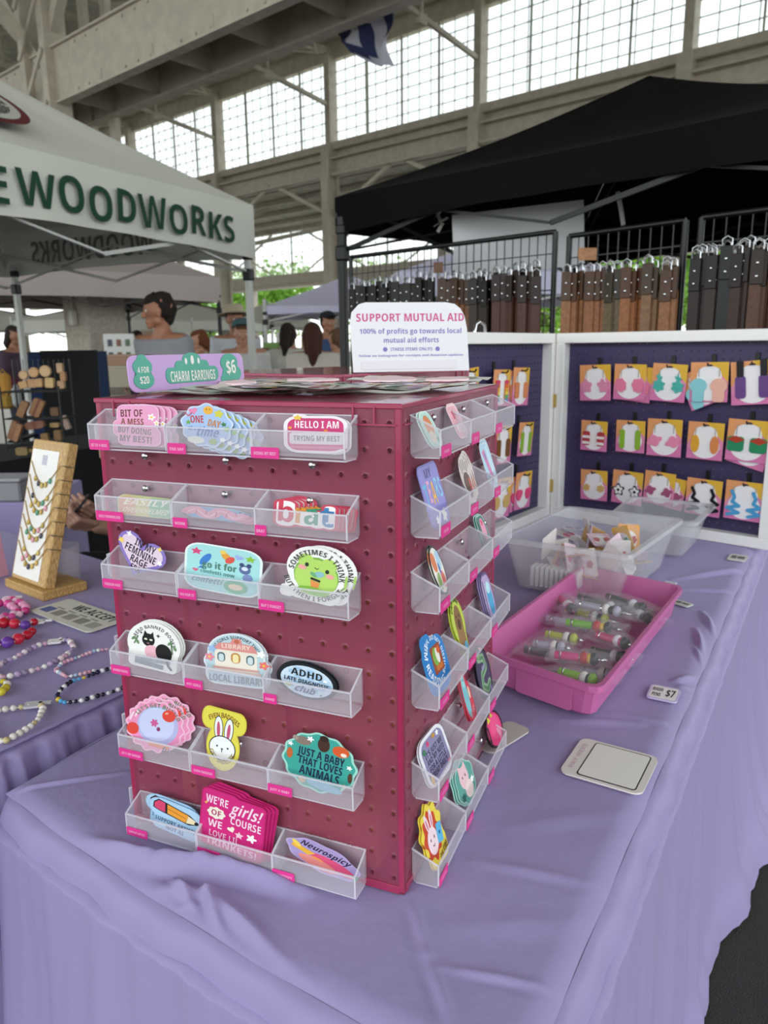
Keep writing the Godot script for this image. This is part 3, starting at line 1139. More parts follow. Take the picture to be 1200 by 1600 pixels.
	var bp := [[0.0, 0.013], [0.007, 0.0148], [0.014, 0.02], [0.02, 0.03], [0.0245, 0.045], [0.0235, 0.05]]
	for r in bp:
		for k in nr:
			var wob: float = 0.0016 * sin(lens[k] * 60.0) + 0.002 * sin(lens[k] * 23.0)
			var q: Vector2 = rim[k][0] + out[k] * (r[0] + wob * r[0] / 0.02)
			band.append(Vector3(q.x, T - r[1] + 0.0025 * sin(lens[k] * 31.0) * r[1] / 0.05, q.y))
	b = B.new()
	b.sheet(band, nr, bp.size(), 1.0)
	part("edge_band", b, "cloth", o)
	var sk := PackedVector3Array()
	var rows := 44
	for j in rows:
		var d := pow(j / (rows - 1.0), 1.6)
		var drop := 0.043 + d * (T - 0.043 - 0.012)
		for k in nr:
			var q: Vector2 = rim[k][0]
			var l: float = lens[k]
			var z := q.y
			var flare := 0.026 + (0.045 if rim[k][1] == 1 else 0.018) * d
			if rim[k][1] == 2:
				flare += 0.09 * d * d * smoothstep(-0.75, -1.5, z)
			if rim[k][1] == 0:
				flare = 0.0
			var fold := 0.016 * d * sin(l * 21.0 + 1.3 * sin(l * 5.0)) + 0.008 * sqrt(d) * sin(l * 47.0 + 2.0 * sin(l * 9.0)) + 0.0035 * pow(d, 0.3) * sin(l * 120.0 + 4.0 * d + 3.0 * sin(l * 15.0))
			if rim[k][1] == 0:
				fold *= 0.3
			if rim[k][1] == 2:
				fold *= 0.6
			var hem := 0.012 * smoothstep(0.885, 0.9, d)
			var p: Vector2 = q + out[k] * (0.35 if rim[k][1] == 0 else 1.0) * (0.011 + 0.021 * smoothstep(0.0, 0.016, d) + (flare - 0.02) * pow(d, 0.7) + fold + hem)
			sk.append(Vector3(p.x, T - drop, p.y))
	b = B.new()
	b.sheet(sk, nr, rows, 1.0)
	part("skirt", b, "cloth", o)
	# the folding table that carries it
	var tb := thing("folding_table", "folding table hidden under the lavender cloth with the pink display box", "table")
	b = nb(Color("d8d6d0"))
	var top := PackedVector2Array()
	for q in [A, Bc, C, D]:
		top.append(Vector2(q.x, -q.y).lerp(Vector2(-0.08, 1.1), 0.06))
	b.xf = Transform3D(Basis(Vector3.RIGHT, -PI / 2), Vector3(0, T - 0.05, 0))
	b.slab(top, 0, 0.035)
	part("tabletop", b, "satin", tb)
	for q in top:
		b = B.new()
		var g: Vector2 = q.lerp(Vector2(-0.08, 1.1), 0.1)
		b.tube([Vector3(g.x, 0, -g.y), Vector3(g.x, T - 0.05, -g.y)], 0.014, 8)
		part("leg", b, "chrome", tb)
	# left table, a little higher
	var H := 0.775
	var e1: Vector3 = Vector3(-0.7056, 0.775, -0.0261)
	var e2: Vector3 = Vector3(-0.6492, 0.775, -0.2422)
	var dir := (e2 - e1).normalized()
	var pA := e1 - dir * 0.25
	var pB := e1 + dir * 1.05
	var pC := pB + Vector3(-1.45, 0, -0.18)
	pC = Vector3(-1.8839, 0.775, -1.062) + Vector3(-0.6, 0, -0.03)
	pB = Vector3(-0.605, H, -0.76)
	pC = pB + Vector3(-1.88, 0, -0.534)
	var pD := pA + Vector3(-1.9, 0, -0.2)
	cr = []
	for q in [[Vector3(-0.7327, 0.775, -0.1575), Vector3(-0.7297, 0.775, -0.2276), 0.004, 0.006], [Vector3(-0.6964, 0.775, -0.0947), Vector3(-0.6711, 0.775, -0.267), 0.003, 0.012], [Vector3(-0.9222, 0.775, -0.4214), Vector3(-0.7875, 0.775, -0.3993), 0.002, 0.01], [Vector3(-1.3581, 0.775, -0.8092), Vector3(-1.2899, 0.775, -0.9017), 0.004, 0.02]]:
		cr.append([v2(q[0]), v2(q[1]), q[2], q[3]])
	o = thing("tablecloth", "lavender tablecloth under the beaded strands and the wooden necklace stand", "tablecloth")
	w = 90
	h = 70
	pts = PackedVector3Array()
	for j in h:
		for i in w:
			var s := i / (w - 1.0)
			var t := j / (h - 1.0)
			var p := pD.lerp(pA, s).lerp(pC.lerp(pB, s), t)
			p.y = H - 0.0005 + 0.002 * fn.get_noise_2d(p.x * 0.8 + 5.0, p.z * 0.8) + crease_h(v2(p), cr)
			pts.append(p)
	b = B.new()
	b.sheet(pts, w, h, -1.0)
	part("top", b, "cloth", o)
	band = PackedVector3Array()
	var path := []
	dir = (pB - pA).normalized()
	for k in 121:
		var s := k / 120.0
		path.append(pA.lerp(pB, s))
	var nx := Vector3(-dir.z, 0, dir.x)
	if nx.x < 0:
		nx = -nx
	bp = [[0.0, 0.0], [0.004, 0.0006], [0.0065, 0.003], [0.006, 0.006], [-0.004, 0.0075], [-0.004, 0.0105], [0.006, 0.011], [0.012, 0.014], [0.017, 0.022], [0.015, 0.032], [0.02, 0.045], [0.03, 0.09], [0.03, 0.3], [0.03, 0.76]]
	for r in bp:
		for k in 121:
			var s := k / 120.0
			var f: float = r[1] / 0.032 if r[1] < 0.04 else 1.0
			band.append(path[k] + nx * (r[0] + (0.006 if r[1] > 0.005 else 0.0) * f * (sin(k * 0.9 + 2.0 * sin(k * 0.21)) + 0.5 * sin(k * 1.9))) + Vector3(0, -r[1] + 0.002 * f * sin(k * 0.8 + sin(k * 0.3)), 0))
	b = B.new()
	b.sheet(band, 121, bp.size(), 1.0)
	part("gathered_edge", b, "cloth", o)
	band = PackedVector3Array()
	for r in [[0.0, 0.0], [0.012, 0.008], [0.016, 0.04], [0.03, 0.76]]:
		for k in 121:
			var q := pB.lerp(pC, k / 120.0)
			band.append(q + Vector3(0, -r[1], -r[0] + 0.01 * r[1] * sin(k * 0.7)))
	b = B.new()
	b.sheet(band, 121, 4, 1.0)
	part("back_skirt", b, "cloth", o)
	band = PackedVector3Array()
	for r in [[0.0, 0.0], [0.012, 0.008], [0.016, 0.04], [0.03, 0.3], [0.035, 0.76]]:
		for k in 141:
			var q := pD.lerp(pA, k / 140.0)
			band.append(q - dir * (r[0] + 0.03 * r[1] * sin(k * 0.7 + sin(k * 0.23))) + Vector3(0, -r[1], 0))
	b = B.new()
	b.sheet(band, 141, 5, 1.0)
	part("front_skirt", b, "cloth", o)
	var tb2 := thing("folding_table", "folding table hidden under the lavender cloth with the beaded strands", "table")
	b = nb(Color("d8d6d0"))
	var mid := (pA + pB + pC + pD) * 0.25
	b.quad(pA.lerp(mid, 0.08) - Vector3(0, 0.03, 0), pB.lerp(mid, 0.08) - Vector3(0, 0.03, 0), pC.lerp(mid, 0.08) - Vector3(0, 0.03, 0), pD.lerp(mid, 0.08) - Vector3(0, 0.03, 0))
	b.quad(pA.lerp(mid, 0.08) - Vector3(0, 0.05, 0), pB.lerp(mid, 0.08) - Vector3(0, 0.05, 0), pC.lerp(mid, 0.08) - Vector3(0, 0.05, 0), pD.lerp(mid, 0.08) - Vector3(0, 0.05, 0))
	part("tabletop", b, "satin", tb2)
	for q in [pA, pB, pC, pD]:
		b = B.new()
		var g: Vector3 = q.lerp(mid, 0.15)
		b.tube([Vector3(g.x, 0, g.z), Vector3(g.x, H - 0.05, g.z)], 0.014, 8)
		part("leg", b, "chrome", tb2)


# ------------------------------------------------------------------ the pink pegboard display box
func peg_panel(w: float, h: float, cols: int, rows: int, x0: float, y0: float, pitch: float, r: float, th: float) -> B:
	var b := B.new()
	var N := 10
	# square cells with a round hole; border strips around
	var gx0 := x0 - pitch * 0.5
	var gy0 := y0 - pitch * 0.5
	var gx1 := gx0 + pitch * cols
	var gy1 := gy0 + pitch * rows
	for z in [0.0, -th]:
		var nn := Vector3(0, 0, 1 if z == 0.0 else -1)
		for q in [[0.0, 0.0, w, gy0], [0.0, gy1, w, h], [0.0, gy0, gx0, gy1], [gx1, gy0, w, gy1]]:
			var a := Vector3(q[0], q[1], z)
			var d := Vector3(q[2], q[3], z)
			b.tri(a, Vector3(d.x, a.y, z), d, nn, nn, nn)
			b.tri(a, d, Vector3(a.x, d.y, z), nn, nn, nn)
	for q in [[Vector3(0, 0, 0), Vector3(w, 0, 0)], [Vector3(w, 0, 0), Vector3(w, h, 0)], [Vector3(w, h, 0), Vector3(0, h, 0)], [Vector3(0, h, 0), Vector3(0, 0, 0)]]:
		var k := Vector3(0, 0, -th)
		b.quad(q[0], q[1], q[1] + k, q[0] + k)
	var hp := pitch * 0.5
	for j in rows:
		for i in cols:
			var c := Vector3(x0 + i * pitch, y0 + j * pitch, 0)
			for k in 8:
				# corner and side points of the square, arc points of the hole
				var a0 := TAU * k / 8.0
				var a1 := TAU * (k + 1) / 8.0
				var s0 := sq(a0) * hp
				var s1 := sq(a1) * hp
				var d0 := Vector3(cos(a0), sin(a0), 0)
				var d1 := Vector3(cos(a1), sin(a1), 0)
				var nn := Vector3.BACK
				# front face dishes in towards the hole, like a pressed rim
				var r2 := r * 1.75
				var lift := Vector3(0, 0, 0.0016)
				var m0 := (nn - d0 * 0.5).normalized()
				var m1 := (nn - d1 * 0.5).normalized()
				b.tri(c + s0, c + s1, c + d1 * r2, nn, nn, nn)
				b.tri(c + s0, c + d1 * r2, c + d0 * r2, nn, nn, nn)
				b.tri(c + d0 * r2, c + d1 * r2, c + d1 * r + lift, (nn + d0 * 0.6).normalized(), (nn + d1 * 0.6).normalized(), nn)
				b.tri(c + d0 * r2, c + d1 * r + lift, c + d0 * r + lift, (nn + d0 * 0.6).normalized(), nn, nn)
				var zz := Vector3(0, 0, -th)
				b.tri(c + d0 * r + lift, c + d1 * r + lift, c + d1 * r + zz, -d0, -d1, -d1)
				b.tri(c + d0 * r + lift, c + d1 * r + zz, c + d0 * r + zz, -d0, -d1, -d0)
				b.tri(c + s0 + zz, c + s1 + zz, c + d1 * r + zz, -nn, -nn, -nn)
				b.tri(c + s0 + zz, c + d1 * r + zz, c + d0 * r + zz, -nn, -nn, -nn)
	return b


func sq(a: float) -> Vector3:
	var x := cos(a)
	var y := sin(a)
	var m := maxf(absf(x), absf(y))
	return Vector3(x / m, y / m, 0)


func pink_box(o: Node3D, W: float, D: float, H: float, mesh_w: B, mesh_d: B) -> void:
	var names := ["front_panel", "right_panel", "back_panel", "left_panel"]
	for k in 4:
		var m := part(names[k], mesh_w if k % 2 == 0 else mesh_d, "pink_panel", o)
		match k:
			0: m.transform = Transform3D(Basis(), Vector3(-W, 0, 0))
			1: m.transform = Transform3D(Basis(Vector3.UP, PI / 2), Vector3(0, 0, 0))
			2: m.transform = Transform3D(Basis(Vector3.UP, PI), Vector3(0, 0, -D))
			3: m.transform = Transform3D(Basis(Vector3.UP, -PI / 2), Vector3(-W, 0, -D))
	for k in 4:
		var b := B.new()
		b.box(Vector3(-0.0035 if k % 2 == 0 else -W + 0.0035, H * 0.5, -0.0035 if k < 2 else -D + 0.0035), Vector3(0.0085, H - 0.004, 0.0085), 0.0015)
		part("corner_strip", b, "pink_edge", o)
	var b := B.new()
	b.box(Vector3(-W * 0.5, H - 0.0025, -D * 0.5), Vector3(W + 0.004, 0.006, D + 0.004), 0.001)
	part("lid", b, "pink_edge", o)
	# seam ribs inside
	for x in [0.27, 0.62]:
		b = B.new()
		b.box(Vector3(-W * (1.0 - x), H * 0.5, -0.008), Vector3(0.003, H * 0.96, 0.008))
		b.box(Vector3(-0.008, H * 0.5, -D * x), Vector3(0.008, H * 0.96, 0.003))
		part("inner_rib", b, "pink_edge", o)
	b = B.new()
	b.box(Vector3(-W * 0.5, 0.0055, -0.002), Vector3(W - 0.012, 0.011, 0.008), 0.001)
	b.box(Vector3(-0.002, 0.0055, -D * 0.5), Vector3(0.008, 0.011, D - 0.012), 0.001)
	part("bottom_strip", b, "pink_edge", o)
	b = B.new()
	for q in [[-0.03, H - 0.012, 0.0015], [-0.055, H - 0.012, 0.0015], [-W + 0.03, H - 0.012, 0.0015], [-W + 0.055, H - 0.012, 0.0015]]:
		b.box(Vector3(q[0], q[1], q[2]), Vector3(0.002, 0.02, 0.003))
	b.box(Vector3(-0.042, H - 0.0225, 0.0015), Vector3(0.075, 0.002, 0.003))
	b.box(Vector3(0.0015, H - 0.0225, -0.042), Vector3(0.003, 0.002, 0.075))
	part("lid_clip", b, "pink_edge", o)


func display_box() -> void:
	var W := 0.4144
	var D := 0.4192
	var H := 0.6
	var mw := peg_panel(W, H, 14, 20, W - 0.0135 - 0.0293 * 13, 0.5803 - 0.0294 * 19, 0.02935, 0.003, 0.003)
	var md := peg_panel(D, H, 14, 20, 0.0158, 0.5803 - 0.0294 * 19, 0.02935, 0.003, 0.003)
	var o := thing("display_box", "pink see-through pegboard box carrying rows of sticker bins", "display stand", Vector3(0, T, 0))
	pink_box(o, W, D, H, mw, md)
	# plain cardboard carton that shows through the pink walls
	var b := nb(Color("f0a25c"))
	b.box(Vector3(-0.19, 0.145, -0.135), Vector3(0.3, 0.28, 0.24), 0.004)
	var ct := part("carton", b, "matte", self)
	ct.position = Vector3(0, T + 0.006, 0)
	tag(ct, "brown cardboard carton standing inside the pink display box", "carton")
	# second display of the same kind close behind
	var p0: Vector3 = Vector3(-0.4118, 1.3518, -0.6726)
	var p1: Vector3 = Vector3(-0.2507, 1.3538, -1.1283)
	var d := (p1 - p0)
	var yaw := atan2(-d.z, d.x)
	var h2 := (p0.y + p1.y) * 0.5 - T
	var L := Vector2(d.x, d.z).length()
	var m2 := peg_panel(L, h2, 15, 20, 0.035, 0.02, 0.0294, 0.003, 0.003)
	var o2 := thing("display_box", "second pink pegboard box behind the front one, carrying the mutual aid sign", "display stand", Vector3(p1.x, T, p1.z), yaw)
	pink_box(o2, L, L, h2, m2, m2)


# ------------------------------------------------------------------ bins
func bin_meshes(w: float, d: float) -> Array:
	var th := 0.0014
	var prof := PackedVector2Array([Vector2(0.0, 0.0155), Vector2(0.0, -0.026), Vector2(0.002, -0.03), Vector2(0.006, -0.0315), Vector2(d - 0.003, -0.031), Vector2(d - 0.0007, -0.03), Vector2(d, -0.027), Vector2(d, 0.0)])
	var b := B.new()
	var side := Transform3D(Basis(Vector3(0, 0, 1), Vector3(0, 1, 0), Vector3(-1, 0, 0)), Vector3())
	b.xf = side
	b.slab(prof, -th, 0.0)
	b.xf = Transform3D(Basis(), Vector3(w - th, 0, 0)) * side
	b.slab(prof, -th, 0.0)
	b.xf = Transform3D()
	b.box(Vector3(w * 0.5, -0.0138, d - th * 0.5), Vector3(w - th * 2.0, 0.0275, th))
	b.box(Vector3(w * 0.5, -0.006, th * 0.5), Vector3(w - th * 2.0, 0.042, th))
	b.box(Vector3(w * 0.5, -0.0303, d * 0.5), Vector3(w - th * 2.0, th, d - 0.006))
	var r := B.new()
	var e := 0.0009
	r.bar(Vector3(0, 0.0155, 0.0), Vector3(w, 0.0155, 0.0), e * 1.6, e * 1.6)
	r.bar(Vector3(0, 0, d), Vector3(w, 0, d), e * 2, e * 2)
	for x in [0.0006, w - 0.0006]:
		r.bar(Vector3(x, 0.0155, 0), Vector3(x, 0, d), e * 1.9, e * 2)
		r.bar(Vector3(x, 0, d), Vector3(x, -0.028, d), e * 1.9, e * 1.6)
		r.bar(Vector3(x, -0.0312, 0.005), Vector3(x, -0.0306, d - 0.003), e * 1.7, e * 1.4)
	r.bar(Vector3(0, -0.0305, d - 0.002), Vector3(w, -0.0305, d - 0.002), e * 1.8, e * 1.6)
	return [b.mesh(M["frost"]), r.mesh(M["frost_rim"])]


func make_bin(ms: Array, w: float, d: float, tagline: String, tag_w: float, tag_h: float, peg_at: Vector3, label: String, xf: Transform3D, group: String) -> void:
	var o := thing("bin", label, "bin", xf.origin, 0.0, group)
	o.basis = xf.basis
	mi("tray", ms[0], o)
	mi("rim", ms[1], o)
	if tagline != "":
		var b := nb(Color("ea3f94"))
		b.slab(p_rr(tag_w * 0.5 + 0.001, -0.031 + tag_h * 0.5, tag_w, tag_h, 0.0015), d + 0.0012, d + 0.0016)
		b.col = Color("f7b9d8")
		text(b, tagline, Vector3(tag_w * 0.5 + 0.001, -0.031 + tag_h * 0.45, d + 0.0017), 0.0034, 0.0, minf(text_width(tagline) * 0.0034, tag_w * 0.8))
		part("price_tag", b, "vinyl", o)
	var b := B.new()
	b.xf = Transform3D(Basis(Vector3.RIGHT, PI / 2), peg_at)
	b.lathe([Vector2(0, -0.012), Vector2(0.002, -0.012), Vector2(0.002, 0.0), Vector2(0.0045, 0.0005), Vector2(0.0045, 0.003), Vector2(0.003, 0.0045), Vector2(0, 0.005)], Vector3(), 10)
	part("peg", b, "chrome", o)


const STAR := "f2c94c"


func sticker_specs() -> Dictionary:
	var s := {}
	s["mess"] = [union([p_rr(0, 24, 84, 50, 16), p_rr(-5, -8, 90, 40, 12), p_rr(3, -28, 86, 44, 14)]), "f3c3dc", "eda0c6", 2, [
		["t", "BIT OF", -12, 28, 17, 2, 46, "6b2f33"], ["t", "A MESS", -10, 8, 14, 0, 46, "7a4a2a"], ["t", "BUT DOING", -6, -14, 14, -4, 68, "4c3340"], ["t", "MY BEST!", -4, -34, 15, -3, 66, "4c3340"],
		["l", 28, 20, 8, 9, 5, 0.45, 0, "ffffff"], ["e", 28, 20, 2.5, 3, 0, STAR], ["l", 38, 6, 6, 7, 5, 0.45, 20, "ffffff"], ["e", 38, 6, 2, 2.4, 0, STAR]]]
	s["oneday"] = [p_lobe(0, 0, 50, 50, 9, 0.1, 0.2), "cfe0f6", "a9c4ea", 3, [
		["h", -26, 30, 9, 20, "e88bb4"], ["e", 2, 34, 9, 9, 0, "f3b43f"], ["e", -1, 36, 1.2, 1.6, 0, "7a4a10"], ["e", 5, 36, 1.2, 1.6, 0, "7a4a10"], ["l", 22, 28, 9, 9, 5, 0.35, 10, "d6cf45"],
		["t", "ONE", -18, 12, 16, 6, 26, "c7393f"], ["t", "DAY", 14, 6, 15, -8, 24, "d07f2a"], ["s", -34, 4, 6, 5, 0.5, 0, "6aa84f"], ["s", 32, 6, 6, 5, 0.5, 12, "3f7d43"], ["l", 38, -4, 6, 6, 5, 0.4, 0, "8fc24a"],
		["t", "at a", -26, -8, 10, 0, 16, "4a73b8"], ["i", "time", 4, -14, 20, 0, 42, "3d62ad"], ["e", -18, -34, 16, 8, 0, "e6ead8"], ["l", 14, -34, 9, 8, 6, 0.3, 0, "93b24f"], ["l", 32, -28, 6, 6, 5, 0.4, 0, "ffffff"], ["w", [-40, 24, -34, 18, -28, 26], 2, "d24a78"]]]
	s["hello"] = [union([p_rr(0, -2, 96, 92, 24), p_el(-26, 42, 8, 7)]), "f4ecf1", "cf3d78", 6, [
		["t", "HELLO I AM", 2, 22, 17, 0, 68, "fff2f6"], ["r", 2, -12, 82, 28, 5, 0, "e9dfe6"], ["t", "TRYING MY BEST", 2, -12, 13, 0, 70, "5b5560"], ["s", -26, 39, 8, 5, 0.5, 0, STAR], ["e", 16, 8, 3, 3, 0, "f08a3c"], ["e", -38, 14, 3, 3, 0, "f0a53c"], ["r", 2, -34, 80, 5, 2, 0, "dc6b98"]]]
	s["easily"] = [p_rr(0, 0, 100, 96, 12), "c9cfa0", "d9cf8f", 3, [
		["r", -32, 0, 30, 88, 8, 0, "e6b18c"], ["r", 28, 0, 38, 88, 8, 0, "93c3a0"], ["i", "EASILY", 2, 20, 30, 0, 80, "fdfbe8"], ["i", "OVERWHELMED", 2, -20, 24, 0, 84, "f4f0d6"], ["e", -38, -34, 4, 4, 0, "e08a5a"]]]
	var wave := []
	var wv2 := []
	for k in 21:
		wave.append_array([-44 + k * 4.4, 16.0 * sin(k * 0.62)])
		wv2.append_array([-44 + k * 4.4, 16.0 * sin(k * 0.62) - 2])
	s["worm"] = [grow(p_rr(0, 0, 92, 50, 20), 3), "8fb9d6", "79a9cf", 2, [["w", wave, 24, "e79ab0"], ["w", wv2, 4, "f2bccb"], ["w", [-30, 12, -30, -8], 2, "c9708c"], ["w", [-12, 14, -14, -8], 2, "c9708c"], ["w", [4, 8, 2, -16], 2, "c9708c"], ["w", [20, 4, 20, -16], 2, "c9708c"], ["w", [34, 14, 36, -4], 2, "c9708c"], ["e", 42, 14, 2, 3, 0, "3a2a33"]]]
	s["brat"] = [union([p_rr(-30, 2, 38, 92, 16), p_rr(-2, -8, 34, 60, 14), p_rr(18, -8, 30, 64, 14), p_rr(36, 4, 26, 84, 12)]), "c93f59", "f8f3f3", 5, [
		["t", "b", -30, 6, 66, 0, 30, "d23e55"], ["t", "r", -8, 6, 66, 0, 20, "e39a3a"], ["t", "a", 10, 6, 66, 0, 26, "3f9a74"], ["t", "t", 33, 6, 66, 0, 24, "3f7fb5"], ["e", -30, 10, 2, 3, 0, "ffffff"], ["e", 12, 2, 2, 3, 0, "ffffff"], ["e", 33, -14, 2, 3, 0, "ffffff"]]]
	s["rage"] = [p_heart(0, -4, 50), "8d76c4", "e9cfe2", 6, [
		["t", "IN MY", 4, 16, 15, 0, 40, "2a2230"], ["t", "FEMININE", 0, -2, 15, 0, 62, "2a2230"], ["t", "RAGE", 2, -19, 14, 0, 34, "2a2230"], ["t", "ERA", 0, -35, 12, 0, 20, "2a2230"], ["s", -30, 24, 7, 4, 0.6, 0, "ffffff"], ["s", 30, 26, 6, 4, 0.6, 0, "f6d660"], ["l", -40, 4, 6, 6, 5, 0.4, 0, "f6d660"], ["l", 38, 0, 5, 5, 5, 0.4, 0, "ffffff"]]]
	s["goforit"] = [p_rr(0, 0, 98, 96, 22), "eaf6f4", "a8dfe0", 3, [
		["s", -34, 30, 8, 5, 0.5, 0, "d94a7c"], ["e", -22, 16, 5, 14, -25, "3f7fd0"], ["p", [-27, 2, -32, -4, -22, -2], "3f7fd0"], ["e", 4, 28, 5, 9, 30, "e9a23b"], ["e", 9, 22, 5, 8, -30, "e4574f"], ["e", 0, 36, 4, 4, 0, "f2d060"], ["h", 20, 30, 6, -20, "9fb4ec"], ["s", 34, 30, 7, 5, 0.5, 0, "8cc63f"],
		["e", 28, 8, 7, 9, 0, "5d6f9c"], ["e", 24, 17, 3, 4, 0, "3b4a75"], ["e", 33, 17, 3, 4, 0, "3b4a75"], ["e", 28, 10, 4, 4, 0, "dfe5f4"], ["e", 32, -8, 6, 8, 0, "7f8fc0"], ["t", "go it for", -4, 6, 13, 0, 44, "4f7f6a"], ["t", "confetti now", -6, -8, 7, 0, 44, "5f8f86"], ["i", "confetti", -18, -26, 11, 0, 40, "5f7f8a"], ["e", 18, -30, 15, 13, 0, "4fae7d"], ["e", 18, -30, 9, 6, 0, "f0cfa8"], ["h", -34, -8, 4, 0, "e06a8a"]]]
	s["frog"] = [union([p_el(2, 10, 46, 40), p_rr(0, -24, 84, 40, 18), p_rr(-38, -36, 20, 20, 6)]), "f6f4f2", "f9f7f4", 2, [
		["l", 2, 0, 34, 34, 2, 0.06, 0, "7fb24a"], ["e", 2, -2, 32, 30, 0, "b7dc6a"], ["e", -16, 22, 12, 12, 0, "b7dc6a"], ["e", 18, 22, 12, 12, 0, "b7dc6a"], ["e", -14, 16, 3, 3.5, 0, "2b3326"], ["e", 17, 12, 3, 3.5, 0, "2b3326"], ["w", [-2, 14, 1, 12, 4, 14], 1.2, "2b3326"], ["e", -20, 10, 6, 4, 0, "f2a7a0"], ["e", 22, 5, 6, 4, 0, "f2a7a0"],
		["e", 6, 4, 8, 5, 20, "8fc0c8"], ["e", -2, 2, 6, 3, -30, "6fae7d"], ["r", 2, -6, 15, 4, 1, -8, "2b2b2b"], ["p", [-5, -8, 9, -10, 7, -20, -3, -19], "e8904c"], ["e", 2, -26, 24, 7, 0, "8fc24a"],
		["a", "SOMETIMES I THINK", 2, 2, 38, 88, 8.5, 1, 1.05, "4a4640"], ["a", "BUT THEN I FORGET", 0, 6, 45, -92, 8, -1, 1.0, "4a4640"], ["e", 46, 2, 2, 12, 0, "a9cf62"]]]
	s["cat"] = [union([p_el(0, 4, 50, 46), p_rr(0, -24, 92, 44, 10)]), "f2f2ee", "f5f4f0", 3, [
		["a", "I READ BANNED BOOKS", 0, 2, 38, 90, 6.6, 1, 1.05, "4a4a4a"], ["e", -10, 12, 12, 13, 0, "1b1a1c"], ["p", [-20, 18, -18, 30, -10, 22], "1b1a1c"], ["p", [0, 18, -2, 30, -8, 22], "1b1a1c"], ["e", -15, 13, 3, 2, 0, "dfe6d0"], ["e", -5, 13, 3, 2, 0, "dfe6d0"], ["w", [-12, 6, -10, 5, -8, 6], 1, "e9b0c0"],
		["e", -2, -10, 14, 13, 0, "efb7c4"], ["e", 20, -8, 15, 18, 20, "1b1a1c"], ["w", [-36, 0, -30, 16], 2.5, "5d7a56"], ["e", -38, 10, 5, 2.5, 50, "6f9068"], ["e", -30, 4, 5, 2.5, 120, "6f9068"], ["w", [36, -6, 32, 20], 2.5, "5d7a56"], ["e", 40, 6, 5, 2.5, 120, "6f9068"], ["e", 30, 14, 5, 2.5, 50, "6f9068"], ["s", 8, 24, 4, 4, 0.6, 0, "3a3a3a"], ["s", -24, 24, 3, 4, 0.6, 0, "3a3a3a"],
		["r", 0, -26, 66, 10, 2, 4, "8f9aa2"], ["r", -6, -36, 54, 9, 2, -2, "6f7c86"], ["w", [26, -18, 30, -32, 36, -38], 4, "1b1a1c"]]]
	s["library"] = [union([p_el(0, 10, 44, 40), p_rr(0, -20, 94, 56, 16), p_el(-38, -6, 12, 14), p_el(40, -8, 10, 14)]), "dfe9ee", "bcd3dc", 3, [
		["a", "HOT GIRLS SUPPORT THEIR", 0, 6, 36, 90, 5.4, 1, 1.0, "3c4650"], ["r", 0, 0, 64, 40, 2, 0, "efe6d6"], ["p", [-34, 18, 34, 16, 26, 30, 10, 32, 8, 40, -4, 40, -8, 32, -26, 30], "e0918c"], ["t", "LIBRARY", 0, 25, 8, 0, 44, "f3d6c8"], ["e", 2, 35, 4, 4, 0, "c76a4e"],
		["r", -22, 4, 12, 18, 6, 0, "56707c"], ["r", -22, 3, 8, 14, 4, 0, "cfdede"], ["r", 0, 4, 14, 20, 7, 0, "c58a4a"], ["r", 0, 3, 9, 16, 4, 0, "f3e1a8"], ["r", 22, 3, 12, 18, 6, 0, "56707c"], ["r", 22, 2, 8, 14, 4, 0, "cfdede"], ["r", 0, -16, 70, 4, 1, 0, "d8a9a0"], ["r", 0, -22, 76, 4, 1, 0, "e6c7bd"],
		["l", -40, 2, 8, 8, 5, 0.4, 0, "e98a9c"], ["e", -40, 2, 2, 2, 0, STAR], ["l", -36, 18, 7, 7, 5, 0.4, 0, "9fbce6"], ["l", 42, -4, 8, 8, 5, 0.4, 0, "e9766e"], ["e", 42, -4, 2, 2, 0, STAR], ["l", 38, 16, 7, 7, 5, 0.4, 0, "ffffff"], ["t", "LOCAL LIBRARY", 0, -36, 13, 0, 84, "5b7480"]]]
	s["adhd"] = [p_el(0, 0, 50, 50), "23262c", "cfe2f2", 7, []]
	var ck := []
	for j in 7:
		for i in 8:
			if (i + j) % 2 == 0:
				var x := -35.0 + i * 10.0
				var y := -30.0 + j * 10.0
				if (x * x + y * y) < 1250.0:
					ck.append(["r", x, y, 10, 10, 0.5, 0, "a9c8e4"])
	ck.append_array([["t", "ADHD", 0, 21, 19, 0, 52, "16171b"], ["t", "LATE DIAGNOSIS", 0, -2, 11, 0, 74, "2a2d35"], ["i", "club", 0, -24, 18, 0, 34, "2a3a66"], ["s", 30, 14, 5, 5, 0.5, 0, "ffffff"], ["l", -28, -18, 6, 7, 5, 0.4, 0, "b9b04a"], ["s", 26, -28, 3, 4, 0.6, 0, "2a2d35"]])
	s["adhd"][4] = ck
	s["frosting"] = [p_lobe(0, 0, 50, 50, 14, 0.09), "f5b9d3", "ee93bd", 3, [
		["e", 4, 2, 34, 36, 0, "b7b8e2"], ["e", 2, 4, 29, 31, 0, "c9d0f0"], ["a", "LET'S GET BUZZED", 3, 0, 39, 92, 7, 1, 1.05, "5a7f52"], ["e", 20, 24, 11, 11, 0, "e2483c"], ["e", 16, 28, 3, 2, 30, "f6a08e"], ["e", -36, -12, 10, 11, 0, "e2483c"], ["l", -2, 6, 7, 8, 6, 0.4, 0, "d05c92"], ["e", 6, -4, 3, 4, 0, "8a3f6a"], ["r", 10, -34, 34, 8, 3, 0, "e9803c"], ["i", "fun", 26, -40, 11, 0, 20, "5a4a52"], ["w", [-38, 18, -42, 4], 3, "f9dbe8"]]]
